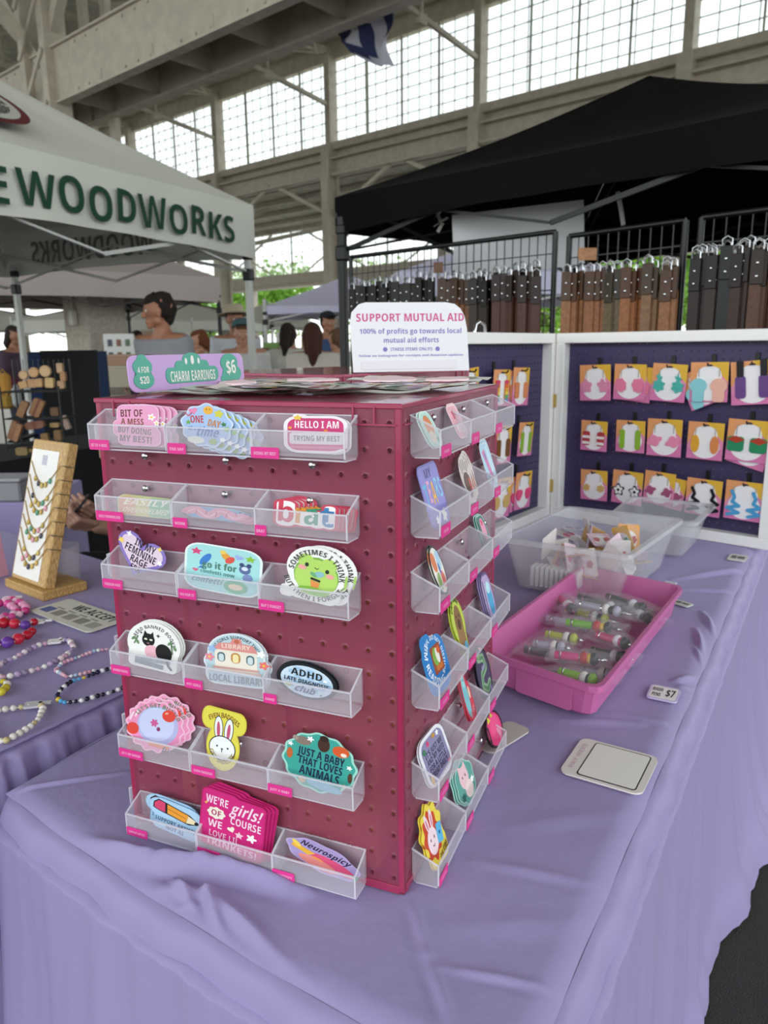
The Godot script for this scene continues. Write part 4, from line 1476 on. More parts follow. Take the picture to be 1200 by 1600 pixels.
	s["bunny"] = [union([p_rr(0, 30, 96, 36, 16), p_el(2, -12, 36, 38)]), "ded04a", "e8dc55", 2, [
		["a", "EVEN BADDIES", 0, -22, 60, 90, 8, 1, 0.9, "8a5a2a"], ["e", -10, 16, 10, 20, 6, "3a3a3c"], ["e", 12, 16, 10, 20, -4, "3a3a3c"], ["e", -10, 16, 8.5, 18.5, 6, "f6f6f4"], ["e", 12, 16, 8.5, 18.5, -4, "f6f6f4"], ["e", -10, 14, 3.5, 13, 6, "c9577a"], ["e", 12, 14, 3.5, 13, -4, "c9577a"], ["e", 1, -14, 29, 20, 0, "3a3a3c"], ["e", 1, -14, 27, 18.5, 0, "f6f6f4"],
		["e", -10, -12, 2, 1.6, 0, "3a3a3c"], ["e", 13, -12, 2, 1.6, 0, "3a3a3c"], ["w", [1, -15, 1, -20], 1.8, "3a3a3c"], ["e", 1, -15, 2.5, 1.2, 0, "3a3a3c"], ["a", "GET SADDIES", 2, -8, 27, -90, 8, -1, 0.9, "9c8a3a"]]]
	s["animals"] = [p_lobe(0, 0, 51, 50, 12, 0.06, 0.1), "9fdccb", "43a598", 3, [
		["e", -24, 30, 11, 7, 0, "8b7a70"], ["e", -34, 32, 4, 4, 0, "a39288"], ["e", 4, 32, 8, 12, 0, "4a332a"], ["e", 4, 42, 6, 5, 0, "3a2822"], ["e", 27, 28, 11, 9, 0, "dd6034"], ["e", 31, 24, 4, 3, 0, "f4e6d8"], ["e", -40, 4, 4, 9, 0, "c9683a"], ["l", -14, 36, 5, 5, 5, 0.5, 0, "ffffff"], ["l", -40, 20, 4, 4, 5, 0.5, 0, "ffffff"], ["l", 40, 6, 4, 4, 5, 0.5, 0, "ffffff"],
		["t", "JUST A BABY", 2, 12, 13, -2, 62, "262a4c"], ["t", "THAT LOVES", 2, -3, 13, -2, 60, "262a4c"], ["t", "ANIMALS", 2, -19, 14, -2, 54, "262a4c"], ["e", 10, -36, 24, 7, -6, "7fb6cf"], ["e", -20, -34, 5, 6, 0, "d6b38a"], ["e", 42, -10, 3, 8, 0, "5a4032"], ["s", 36, -26, 4, 5, 0.5, 0, "f2d9b0"]]]
	s["pencil"] = [union([p_rr(2, 12, 96, 56, 26), p_rr(4, -26, 78, 44, 10)]), "9cc2e2", "aed0ec", 2, [
		["p", [-38, 22, -30, 34, 26, 22, 46, 6, 26, -6, -28, 2, -38, 6], "2a2a2e"], ["p", [-36, 21, -29, 31, -18, 29, -16, 3, -28, 4, -36, 8], "d8486f"], ["p", [-14, 28, -12, 3, 20, -3, 24, 20], "ec9c3a"], ["w", [-12, 16, 20, 9], 1.5, "8a5520"], ["p", [24, 19, 21, -3, 36, 2, 38, 12], "f0dcb4"], ["p", [36, 11, 35, 3, 45, 6], "2a2a2e"], ["t", "SUPPORT ARTISTS", 4, -20, 11, 0, 72, "4f6a86"], ["t", "NOT AI", 4, -36, 11, 0, 32, "4f6a86"]]]
	s["trinkets"] = [union([p_rr(0, 0, 96, 100, 8), p_rr(-20, 2, 56, 104, 10), p_rr(28, -2, 40, 104, 10)]), "c02868", "d42f7c", 2, [
		["t", "WE'RE", -24, 34, 14, 0, 34, "f9dbe8"], ["i", "girls!", 20, 30, 20, 0, 44, "f9dbe8"], ["l", -24, 12, 14, 11, 8, 0.14, 0, "f3ead8"], ["t", "OF", -24, 12, 10, 0, 16, "b02a68"], ["t", "COURSE", 20, 8, 13, 0, 46, "f9dbe8"], ["t", "WE", -24, -8, 13, 0, 22, "f9dbe8"], ["h", 0, -8, 6, 30, "f3ead8"], ["s", 12, -14, 7, 5, 0.5, 0, "f2c6d6"], ["l", 30, -12, 8, 8, 5, 0.5, 0, "ffffff"], ["t", "LOVE LIL", -10, -26, 11, 0, 46, "f4bcd6"], ["t", "TRINKETS!", 2, -41, 12, 0, 76, "f4bcd6"], ["s", -40, 26, 3, 4, 0.6, 0, "f2c94c"], ["s", 40, -30, 3, 4, 0.6, 0, "f2c94c"]]]
	s["spicy"] = [p_lobe(0, 0, 51, 48, 7, 0.08, 0.3), "b9a6d2", "a996c8", 3, [
		["e", 14, -6, 30, 18, -8, "e0567c"], ["e", -4, -24, 26, 16, 0, "ea8f86"], ["p", [-40, 10, -10, 4, -18, -10, -42, -4], "eeb13c"], ["e", -36, 10, 5, 10, 30, "f3cf5a"], ["w", [38, -8, 46, -2, 44, -20], 4, "4fa97f"], ["e", -6, -8, 8, 3, 0, "f0a04a"], ["i", "Neurospicy", 2, 24, 17, 2, 66, "2f2440"]]]
	# ---- right side of the box
	s["fox"] = [p_rr(0, 0, 92, 96, 30), "d7ebe4", "b7ddd2", 4, [["e", 0, 10, 26, 28, 0, "d98452"], ["e", -8, -18, 20, 16, 0, "e8d9c4"], ["l", 20, -30, 10, 10, 5, 0.4, 0, "6fae8a"]]]
	s["pinkstrip"] = [p_rr(0, 0, 90, 98, 20), "f6d6dc", "efb3bd", 4, [["l", 0, 20, 20, 18, 5, 0.3, 0, "d96a80"], ["t", "YES", 0, -20, 24, 0, 60, "ffffff"]]]
	s["tears"] = [p_rr(0, 0, 96, 98, 14), "7c76c0", "8d86cc", 3, [["t", "MY", -4, 34, 14, 0, 34, "4a3f78"], ["t", "T", -32, 2, 34, 0, 17, "62b4dd"], ["t", "E", -16, 6, 34, 0, 15, "e3a4c0"], ["t", "A", 2, 2, 34, 0, 19, "eeb04e"], ["t", "R", 20, 8, 30, 0, 17, "8fc6e6"], ["t", "S", 36, 6, 30, 0, 14, "8fc6e6"], ["l", -14, -38, 8, 8, 5, 0.4, 0, "ffffff"], ["l", 22, -36, 12, 12, 5, 0.4, 0, "f4f1ea"]]]
	s["eye"] = [union([p_el(0, 10, 48, 40), p_rr(0, -22, 78, 54, 18)]), "d9ccc8", "cfc0bc", 5, [["w", [-30, 36, -22, 16], 4, "3a3234"], ["w", [-12, 42, -9, 22], 4, "3a3234"], ["w", [8, 42, 7, 22], 4, "3a3234"], ["w", [28, 36, 22, 16], 4, "3a3234"], ["e", 0, -6, 32, 22, 0, "3b2a28"], ["e", 0, -12, 24, 26, 0, "5c3a33"], ["r", 18, -14, 14, 34, 6, 0, "c94a44"]]]
	s["skate"] = [p_rr(0, 0, 92, 98, 22), "cfe3ee", "a9d0e6", 4, [["p", [-30, 30, 0, 36, 24, -30, 0, -40], "cf78ac"], ["w", [26, 36, 30, -36], 8, "e6f1f6"], ["e", -6, 20, 6, 8, 0, "6a6fae"]]]
	s["moth"] = [p_el(0, 0, 48, 50), "23211f", "e9e2d8", 5, [["e", -18, 18, 18, 20, 20, "d9764a"], ["e", 18, 18, 18, 20, -20, "a9cbe2"], ["e", -14, -20, 14, 18, -20, "8faf62"], ["e", 16, -20, 14, 18, 20, "e0706a"], ["r", 0, 0, 6, 60, 3, 0, "f6f2ea"], ["e", 8, 2, 6, 12, 0, "3f5fae"]]]
	s["teal"] = [p_rr(0, 0, 94, 96, 26), "9cc8bc", "2f6f66", 4, [["e", 10, 8, 24, 30, 0, "e58fb2"], ["l", 10, 26, 12, 10, 5, 0.4, 0, "d8385f"], ["w", [-30, 30, -34, -34], 6, "16352f"], ["e", 22, -24, 8, 8, 0, "79b79f"]]]
	s["reading"] = [union([p_rr(-20, 34, 40, 30, 12), p_rr(22, 34, 38, 30, 12), p_rr(0, -6, 92, 88, 26)]), "2f86cc", "2a7cc4", 3, [["a", "I'M READING", 6, 4, 38, 208, 12, -1, 1.0, "eef5fb"], ["a", "SHH, DO NOT DISTURB", 0, 4, 34, 40, 8, 1, 1.0, "dcebf8"], ["r", 8, 2, 40, 44, 3, 0, "9a4a2c"], ["e", 4, 6, 11, 15, 0, "7fae4a"], ["e", 12, 6, 7, 13, 10, "efe6dc"], ["r", 10, -12, 26, 8, 1, 0, "c9702f"], ["e", 18, 14, 6, 6, 0, "d8602f"]]]
	s["capy"] = [union([p_el(0, 14, 48, 38), p_rr(6, -22, 60, 54, 20)]), "a9b53a", "c3d257", 4, [["e", 2, 10, 27, 30, 0, "8f6a46"], ["e", 2, -14, 26, 30, 0, "9a744e"], ["e", 2, 8, 12, 9, 0, "5d4230"], ["e", -8, 22, 2.5, 2.5, 0, "241a14"], ["e", 12, 22, 2.5, 2.5, 0, "241a14"], ["a", "CAPY BARA", 0, 14, 36, 100, 9, 1, 1.0, "3f4a1c"], ["e", 16, -34, 14, 12, 0, "6fb6dc"]]]
	s["shell"] = [p_rr(0, 0, 92, 98, 32), "6a5a86", "b9a3cf", 5, [["e", 10, -6, 22, 34, 0, "4fa9d6"], ["e", 10, 18, 18, 12, 0, "bfe6f2"], ["w", [-26, 34, -32, -34], 5, "2f2742"]]]
	s["needs"] = [p_rr(0, 0, 96, 98, 26), "eceaf0", "8f88ad", 7, [["t", "IT'S JUST ME", 0, 16, 11, 0, 66, "2c2940"], ["t", "AND MY NEED", 0, 2, 11, 0, 66, "2c2940"], ["t", "FOR A LITTLE", 0, -12, 11, 0, 64, "2c2940"], ["t", "TREAT DAILY", 0, -26, 11, 0, 62, "2c2940"], ["l", 24, 34, 6, 6, 5, 0.4, 0, "ffffff"], ["e", 10, 36, 6, 4, 0, "c9962f"], ["e", -14, 33, 5, 5, 0, "d84a7c"], ["e", -32, 26, 5, 6, 0, "3f7f5a"], ["e", -34, -30, 5, 10, 0, "e0b03a"], ["h", 34, -34, 6, 0, "e08aa8"]]]
	s["axolotl"] = [union([p_rr(-8, 6, 62, 88, 24), p_el(20, -18, 28, 26), p_el(24, 12, 18, 20)]), "c93a4c", "d24257", 3, [["e", -10, 8, 22, 40, 6, "7fc3cc"], ["e", -8, 36, 14, 12, 0, "a3dbe0"], ["e", -12, 38, 2, 3, 0, "23303a"], ["e", -2, 38, 2, 3, 0, "23303a"], ["e", 22, 10, 8, 12, 0, "efd9b8"], ["t", "LET'S GO", 14, -26, 12, 14, 44, "f6b7bd"]]]
	s["snake"] = [p_el(0, 0, 48, 50), "1f1e26", "4d4560", 5, [["w", [-16, 30, 14, 26, 20, 8, -12, 0, -20, -18, 6, -30, 26, -22], 15, "8fb08a"], ["w", [-16, 30, 14, 26, 20, 8, -12, 0, -20, -18, 6, -30, 26, -22], 6, "5f8468"], ["e", -18, 30, 9, 7, 0, "8fb08a"], ["e", -20, 32, 2, 2, 0, "16161a"], ["p", [-4, 48, 10, 36, 16, 44], "e59f9a"], ["l", 26, -34, 7, 7, 5, 0.4, 0, "9a86c2"], ["t", "NOPE", 4, 10, 8, 0, 26, "b9a9dc"]]]
	s["flame"] = [union([p_lobe(0, 10, 50, 46, 9, 0.16, 0.2), p_rr(8, -26, 80, 44, 14)]), "e3c944", "efd84e", 2, [["l", -4, 4, 38, 42, 8, 0.2, 0, "cf4a2c"], ["e", -14, 28, 7, 16, 14, "f4dbe2"], ["e", 6, 28, 7, 16, -10, "f4dbe2"], ["e", -14, 26, 3, 10, 14, "d98aa0"], ["e", 6, 26, 3, 10, -10, "d98aa0"], ["e", -6, -4, 22, 22, 0, "f4dbe2"], ["e", -14, 0, 2, 3, 0, "7a2f4a"], ["e", 2, 0, 2, 3, 0, "7a2f4a"], ["w", [-10, -10, -6, -13, -2, -10], 2, "7a2f4a"], ["r", 26, -4, 24, 32, 3, -10, "5fb4de"], ["h", 26, -4, 4, 0, "28508a"], ["t", "ON FIRE", 26, -36, 12, 14, 40, "6a4a12"]]]
	s["kitty"] = [p_lobe(0, 0, 50, 50, 6, 0.12, 0.4), "a9d2c8", "5fa396", 3, [["e", -2, 10, 22, 24, 0, "efc6cc"], ["p", [-22, 22, -18, 42, -6, 32], "efc6cc"], ["p", [18, 22, 14, 42, 2, 32], "efc6cc"], ["e", -9, 12, 2, 3, 0, "4a2f3a"], ["e", 6, 12, 2, 3, 0, "4a2f3a"], ["e", 8, -20, 20, 18, 0, "f2d9d4"], ["l", -26, -24, 10, 10, 5, 0.4, 0, "2f6b62"], ["l", 30, -10, 8, 8, 5, 0.4, 0, "ffffff"]]]
	s["dragonfruit"] = [p_el(0, 0, 48, 50), "2c1a20", "e63f7c", 6, [["e", 6, 4, 28, 34, 0, "f0568c"], ["p", [-20, 46, -8, 30, -26, 26], "d8d24a"], ["p", [0, 50, 10, 34, -4, 34], "c8c83e"], ["w", [-34, 20, -36, -20], 7, "3a2028"], ["e", 14, -16, 6, 14, 20, "f79ab8"]]]
	return s


func bins_and_stickers() -> void:
	var yF := [0.5713, 0.4823, 0.3934, 0.2755, 0.1553, 0.0352]
	var yR := [0.5707, 0.4804, 0.3916, 0.2714, 0.1509, 0.0318]
	var wf := 0.1165
	var df := 0.033
	var wr := 0.1186
	var dr := 0.0346
	var mf := bin_meshes(wf, df)
	var mr := bin_meshes(wr, dr)
	var tf := [["BIT OF A MESS", "ONE DAY", "DOING MY BEST"], ["EASILY OVERWHELMED", "WORM", "BRAT"], ["FEMININE RAGE", "GO FOR IT", "BUT I FORGET"], ["BANNED BOOKS", "HOT GIRLS", "ADHD"], ["LET'S GET BUZZED", "EVEN BADDIES", "JUST A BABY"], ["SUPPORT ARTISTS", "WE'RE GIRLS", "NEUROSPICY"]]
	var what := [["pink bit of a mess stickers", "blue one day at a time stickers", "HELLO I AM name tag sticker"], ["EASILY OVERWHELMED stickers", "pink worm stickers", "rainbow brat stickers"], ["purple heart FEMININE RAGE sticker", "pale blue go it for sticker", "green frog stickers"], ["black cat stickers", "LOCAL LIBRARY stickers", "oval ADHD club stickers"], ["pink scalloped frosting stickers", "yellow bunny sticker", "teal ANIMALS sticker"], ["pencil stickers", "magenta TRINKETS stickers", "purple Neurospicy sticker"]]
	var tw := [[0.031, 0.026, 0.036], [0.043, 0.021, 0.015], [0.032, 0.026, 0.034], [0.031, 0.027, 0.018], [0.04, 0.036, 0.034], [0.035, 0.036, 0.032]]
	var words := ["top", "second", "third", "fourth", "fifth", "bottom"]
	for i in 6:
		for j in 3:
			var x := -0.3988 + j * 0.11767
			var at := Vector3(x + (0.0006 if j < 2 else -0.003), T + yF[i], 0.001)
			var pg := Vector3(wf * 0.5, 0.0075, 0.005)
			if i == 0:
				pg = Vector3(wf * 0.55, -0.04, 0.008)
			make_bin(mf, wf, df, tf[i][j], tw[i][j], 0.0125, pg, "frosted front bin with the " + what[i][j], Transform3D(Basis(Vector3.UP, 0.004 * sin(i * 3.0 + j * 2.0)), at), "bins on the front of the pink box")
	var wr_what := [["pale fox sticker nearest the corner", "thin pink stickers seen edge-on", "bare peg and no stickers"], ["purple TEARS sticker", "eyelash eye stickers", "pale blue and pink skate stickers"], ["black-edged moth stickers", "nothing in it, peg showing", "teal and pink sticker"], ["blue I'M READING sticker", "yellow-green capybara sticker", "purple and cyan shell stickers"], ["white-edged grey text sticker", "blue and red axolotl sticker", "oval green snake sticker"], ["yellow flame rabbit sticker", "teal kitten sticker", "pink dragonfruit sticker"]]
	var turn := Basis(Vector3.UP, PI / 2)
	for i in 6:
		for j in 3:
			var at := Vector3(0.001, T + yR[i], -0.0257 - j * 0.1198)
			make_bin(mr, wr, dr, "STICKER", 0.034, 0.0135, Vector3(wr * 0.5, 0.0075, 0.005), "frosted right-side bin with " + wr_what[i][j] + ", " + words[i] + " row", Transform3D(turn, at), "bins on the right side of the pink box")
	# bins of the left side that peek out past the edge
	for i in 6:
		make_bin(mf, wf, df, "", 0.0, 0.0, Vector3(wf * 0.5, 0.0075, 0.005), "frosted bin end peeking out at the box's left side, " + words[i] + " row", Transform3D(Basis(Vector3.UP, -PI / 2), Vector3(-0.4154, T + yR[i] - 0.008, -0.03 - wf)), "bins on the left side of the pink box")
	# ---- stickers: kind, side, x y w h (from the bounding box), tilt, lean, yaw, copies, step x, step y, label
	var sp := sticker_specs()
	var F := "front"
	var R := "right"
	var list := [
		["mess", F, [-0.3335, 1.318, 75.7757, 54.6925], 0, -6, 0, 4, 6.5, -0.3, "pink BIT OF A MESS sticker"],
		["oneday", F, [-0.2336, 1.3195, 74.0236, 58.2342], -3, -6, 0, 5, 8.0, -3.2, "blue flowered ONE DAY AT A TIME sticker"],
		["hello", F, [-0.0923, 1.3153, 81.7831, 49.0719], 1, -5, 0, 2, 3.0, -1.0, "magenta HELLO I AM TRYING MY BEST name tag sticker"],
		["easily", F, [-0.3332, 1.2153, 83.7747, 33.7545], 0, -4, 0, 2, 2.0, 0.5, "pastel EASILY OVERWHELMED sticker low in its bin"],
		["worm", F, [-0.23, 1.2161, 85.9379, 29.8942], 0, -4, 0, 3, 5.0, -1.5, "blue sticker of a pink wavy worm"],
		["brat", F, [-0.1082, 1.2198, 84.4752, 43.8644], -2, -8, 0, 5, 4.2, 0.0, "rainbow brat lettering sticker"],
		["rage", F, [-0.3451, 1.1518, 80.913, 78.5863], -22, -8, 0, 1, 0.0, 0.0, "purple heart IN MY FEMININE RAGE ERA sticker"],
		["goforit", F, [-0.2238, 1.1425, 112.369, 74.1378], -3, -7, 0, 1, 0.0, 0.0, "pale blue rounded go it for sticker with small animals"],
		["frog", F, [-0.0985, 1.1503, 85.4921, 78.3154], -8, -8, 0, 2, 9.5, 1.0, "white SOMETIMES I THINK sticker with a green frog"],
		["cat", F, [-0.3375, 1.0275, 84.3019, 77.8081], -3, -8, 0, 3, 1.6, 0.8, "white domed banned books sticker with a black cat"],
		["library", F, [-0.212, 1.0275, 96.0603, 81.5692], 3, -8, 0, 2, 2.0, -0.5, "domed pink LOCAL LIBRARY sticker with flowers"],
		["adhd", F, [-0.1143, 1.0161, 81.6383, 57.141], -5, -6, 0, 2, 1.0, 1.6, "blue checked oval ADHD club sticker"],
		["frosting", F, [-0.3457, 0.9102, 85.5958, 92.1218], -8, -10, 12, 3, 6.5, 3.5, "pink scalloped sticker with strawberries and lilac frosting"],
		["bunny", F, [-0.2393, 0.9167, 69.4376, 94.3937], -4, -8, 0, 1, 0.0, 0.0, "yellow EVEN BADDIES sticker with a white bunny"],
		["animals", F, [-0.1013, 0.9089, 100.7306, 95.5529], -4, -8, 0, 1, 0.0, 0.0, "teal JUST A BABY THAT LOVES ANIMALS sticker"],
		["pencil", F, [-0.3265, 0.7777, 93.465, 71.8733], -8, -8, 0, 2, -7.5, 2.5, "pale blue SUPPORT ARTISTS sticker with an orange pencil"],
		["trinkets", F, [-0.2334, 0.786, 103.4236, 105.004], -5, -7, 0, 4, 3.6, 1.0, "magenta WE'RE girls TRINKETS sticker"],
		["spicy", F, [-0.1009, 0.7757, 106.393, 61.1234], -14, -8, 0, 1, 0.0, 0.0, "purple Neurospicy sticker with fruit"],
		["fox", R, [-0.0445, 1.3164, 34, 50.8209, 0.018, -0.426], 14, -14, 0, 2, -3.0, 0.0, "pale green fox sticker leaning edge-on in the top corner bin"],
		["pinkstrip", R, [-0.1443, 1.3205, 34, 40.9801, 0.018, -0.538], 4, -8, 0, 3, 7.0, 0.5, "thin pink sticker seen almost edge-on in the top row"],
		["tears", R, [-0.0559, 1.2506, 56.8046, 60.6421, 0.018, -0.3536], 8, -12, 0, 1, 0.0, 0.0, "purple MY TEARS sticker in the second row"],
		["eye", R, [-0.1913, 1.2486, 34, 42.6864, 0.018, -0.5143], 0, -8, 0, 3, 13.0, 2.0, "grey eye sticker with lashes in the second row"],
		["skate", R, [-0.3009, 1.2495, 34, 51.7657, 0.018, -0.4177], 14, -8, 0, 2, 9.0, 4.0, "pale blue and pink sticker, far bin of the second row"],
		["moth", R, [-0.0745, 1.1496, 34, 58.4071, 0.018, -0.3678], 3, -8, 0, 2, -3.5, 1.0, "black-edged many-coloured moth sticker in the third row"],
		["teal", R, [-0.2826, 1.1542, 34, 37.7435, 0.018, -0.59], 3, -8, 0, 2, -3.0, 1.0, "teal and pink sticker in the far bin of the third row"],
		["reading", R, [-0.0645, 1.0344, 68.7798, 78.6331, 0.018, -0.2703], 6, -10, 0, 1, 0.0, 0.0, "blue I'M READING sticker with a small picture"],
		["capy", R, [-0.1673, 1.0455, 42.5713, 69.8301, 0.018, -0.3055], 4, -9, 0, 2, -3.0, 1.0, "yellow-green sticker with a brown capybara"],
		["shell", R, [-0.3183, 1.0416, 42.4568, 64.9751, 0.018, -0.3291], 4, -9, 0, 3, -3.5, 1.0, "purple sticker with a cyan shell in the fourth row"],
		["needs", R, [-0.0674, 0.8989, 76.2282, 80.5222, 0.018, -0.2638], 10, -10, 0, 2, -1.5, -1.0, "grey lettered sticker with a white edge"],
		["axolotl", R, [-0.2111, 0.9124, 35.6684, 87.2655, 0.018, -0.243], 2, -9, 0, 2, -3.0, 0.5, "red sticker with a pale blue axolotl"],
		["snake", R, [-0.2967, 0.9255, 57.8498, 75.7716, 0.018, -0.2808], 3, -9, 0, 2, -2.0, 0.5, "oval dark sticker with a coiled green snake"],
		["flame", R, [-0.0585, 0.7918, 61.9337, 91.1341, 0.018, -0.2325], 4, -9, 0, 2, -2.5, 1.0, "yellow sticker of a white rabbit in flames"],
		["kitty", R, [-0.203, 0.7908, 67.6921, 67.939, 0.018, -0.3142], 4, -9, 0, 3, -4.0, 0.5, "teal sticker with a pale pink kitten"],
		["dragonfruit", R, [-0.3746, 0.7702, 70.4767, 93.1894, 0.018, -0.2273], 3, -9, 0, 2, -2.5, 1.0, "dark-edged pink dragonfruit sticker"]]
	var ord := ["", "second", "third", "fourth", "fifth"]
	for q in list:
		var d: Array = sp[q[0]]
		var pos: Array = q[2]
		# rest on the floor of its bin: the top stays, the foot is kept above the floor
		var rows: Array = yR if q[1] == R else yF
		for yl in rows:
			var fl: float = T + yl - 0.028
			var foot_y: float = pos[1] - pos[3] * 0.0005
			var head_y: float = pos[1] + pos[3] * 0.0005
			var reach: float = 0.0005 * pos[2] * absf(sin(deg_to_rad(q[3]))) * 0.7
			if q[1] == R and head_y > fl + 0.02 and head_y < fl + 0.11 and foot_y < fl + 0.065:
				foot_y = fl + 0.003
				pos[1] = (foot_y + head_y) * 0.5
				pos[3] = (head_y - foot_y) * 1000.0
				pos[5] = -asin(minf(0.6, 0.021 / (head_y - foot_y)))
				break
			if head_y > fl + 0.012 and foot_y < fl + 0.03 and foot_y - reach < fl + 0.002 and head_y < fl + 0.14:
				foot_y = fl + 0.002 + reach
				pos[1] = (foot_y + head_y) * 0.5
				pos[3] = (head_y - foot_y) * 1000.0
				break
		var sc := Transform3D(Basis().scaled(Vector3(pos[2] * 1e-5, pos[3] * 1e-5, 1e-3)), Vector3())
		var poly: PackedVector2Array = d[0]
		if Geometry2D.is_polygon_clockwise(poly):
			poly.reverse()
		var bk := nb(Color(d[1]))
		bk.xf = sc
		bk.slab(poly, -0.35, 0.25)
		var bm := bk.mesh(M["vinyl"])
		var pr := nb(Color(d[2]))
		pr.xf = sc
		pr.flat(grow(poly, -float(d[3])), 0.3)
		draw(pr, d[4], 0.34)
		var pm := pr.mesh(M["vinyl"])
		for k in q[6]:
			var basis := Basis(Vector3.BACK, deg_to_rad(q[3] - k * 1.3 * signf(q[7]))) * Basis(Vector3.RIGHT, deg_to_rad(q[4]))
			basis = Basis(Vector3.UP, deg_to_rad(q[5])) * basis
			var zz: float = 0.02 - k * 0.0028
			var at := Vector3(pos[0] + k * q[7] * 1e-3, pos[1] + k * q[8] * 1e-3, zz)
			if q[1] == R:
				basis = turn * Basis(Vector3.UP, -0.08) * Basis(Vector3.BACK, deg_to_rad(q[3] * 0.3)) * Basis(Vector3.RIGHT, pos[5])
				at = Vector3(pos[4] - 0.0022 * k, pos[1] + k * q[8] * 1e-3, pos[0] - k * q[7] * 1e-3)
			var lb: String = q[9] + ("" if k == 0 else ", %s in its stack" % ord[k])
			var o := thing("sticker", lb, "sticker", at, 0.0, "stickers in the bins of the pink box")
			o.basis = basis
			mi("backing", bm, o)
			mi("print", pm, o)


# ------------------------------------------------------------------ on top of the display
func top_of_box() -> void:
	# sign about mutual aid: white sheet with rounded top, standing on the second display
	var s0: Vector3 = Vector3(-0.4028, 1.3555, -0.7549)
	var s1: Vector3 = Vector3(-0.1829, 1.3636, -0.8927)
	var y0 := minf(s0.y, s1.y)
	var ex := Vector3(s1.x - s0.x, 0, s1.z - s0.z)
	var w := ex.length()
	ex = ex.normalized()
	var lean := Basis(ex, Vector3.UP, ex.cross(Vector3.UP)) * Basis(Vector3.RIGHT, -0.1)
	var base := Transform3D(lean, Vector3((s0.x + s1.x) * 0.5, y0, (s0.z + s1.z) * 0.5))
	var h := 0.148
	var o := thing("sign", "white rounded SUPPORT MUTUAL AID sign standing on the second pink box", "sign", base.origin)
	o.basis = lean
	var b := nb(Color("eeecf0"))
	var shp := PackedVector2Array()
	for q in [[-0.5, 0.0], [0.5, 0.0], [0.485, 0.62], [0.465, 0.8], [0.43, 0.91], [0.38, 0.975], [0.3, 1.0], [-0.38, 1.0], [-0.44, 0.97], [-0.5, 0.86], [-0.515, 0.7]]:
		shp.append(Vector2(q[0] * w, q[1] * h))
	b.slab(shp, -0.0012, 0.0012)
	part("sheet", b, "vinyl", o)
	b = nb(Color("d65f96"))
	text(b, "SUPPORT MUTUAL AID", Vector3(0, h * 0.78, 0.0016), 0.0165, 0.0, w * 0.93)
	b.col = Color("8d82c4")
	text(b, "100% of profits go towards local", Vector3(0, h * 0.585, 0.0016), 0.0105, 0.0, w * 0.88)
	text(b, "mutual aid efforts", Vector3(0, h * 0.455, 0.0016), 0.0105, 0.0, w * 0.48)
	text(b, "(THESE ITEMS ONLY!)", Vector3(0, h * 0.325, 0.0016), 0.0068, 0.0, w * 0.36)
	text(b, "follow on instagram for receipts and donation updates", Vector3(0, h * 0.235, 0.0016), 0.0046, 0.0, w * 0.9)
	for x in [-0.225, 0.225]:
		b.flat(p_lobe(x * w, h * 0.325, 0.0055, 0.0055, 6, 0.35), 0.0016)
	part("printing", b, "matte", o)
	b = nb(Color("ece4ea"))
	b.slab(p_rr(-0.02 * w, h * 0.1, w * 0.82, h * 0.13, 0.004), 0.0016, 0.0026)
	part("pocket", b, "vinyl", o)
	# charm earring sign
	s0 = Vector3(-0.4, 1.3547, -0.049)
	s1 = Vector3(-0.4, 1.348, -0.3209)
	var t0: Vector3 = Vector3(-0.4, 1.3983, -0.0544)
	ex = Vector3(0, 0, s1.z - s0.z)
	w = ex.length()
	h = 0.0485
	o = thing("sign", "lilac CHARM EARRINGS price sign with green cloud shapes", "sign", Vector3(-0.4, T + 0.6035, (s0.z + s1.z) * 0.5), PI / 2)
	o.basis = Basis(Vector3.UP, PI / 2) * Basis(Vector3.RIGHT, -0.06)
	b = nb(Color("c6a2d8"))
	shp = p_rr(0, h * 0.5, w, h, 0.013)
	b.slab(shp, -0.0012, 0.0012)
	part("board", b, "vinyl", o)
	b = nb(Color("56a894"))
	b.slab(union([p_rr(0.0, h * 0.4, w * 0.46, h * 0.46, 0.01), p_rr(0.0, h * 0.62, w * 0.3, h * 0.4, 0.012), p_el(0, h * 0.85, w * 0.08, h * 0.2)]), 0.0014, 0.0024)
	b.slab(union([p_el(-w * 0.4, h * 0.68, w * 0.07, h * 0.25), p_el(-w * 0.4, h * 0.32, w * 0.075, h * 0.24), p_el(-w * 0.4, h * 0.9, w * 0.035, h * 0.12)]), 0.0014, 0.0024)
	b.slab(union([p_el(w * 0.35, h * 0.7, w * 0.085, h * 0.3), p_el(w * 0.37, h * 0.36, w * 0.095, h * 0.28), p_el(w * 0.33, h * 0.2, w * 0.075, h * 0.2)]), 0.0014, 0.0024)
	part("cloud_shapes", b, "vinyl", o)
	b = nb(Color("f1efe9"))
	text(b, "CHARM EARRINGS", Vector3(0, h * 0.36, 0.0028), h * 0.3, 0.0, w * 0.4)
	text(b, "$6", Vector3(w * 0.36, h * 0.55, 0.0028), h * 0.42, 0.06, w * 0.1)
	text(b, "4 FOR", Vector3(-w * 0.4, h * 0.6, 0.0028), h * 0.16, 0.0, w * 0.085)
	text(b, "$20", Vector3(-w * 0.4, h * 0.32, 0.0028), h * 0.2, 0.0, w * 0.07)
	b.flat(p_el(0, h * 0.83, 0.004, 0.0065), 0.0028)
	b.flat(p_el(-0.015, h * 0.8, 0.0028, 0.0045), 0.0028)
	b.flat(p_el(0.015, h * 0.8, 0.0028, 0.0045), 0.0028)
	part("printing", b, "matte", o)
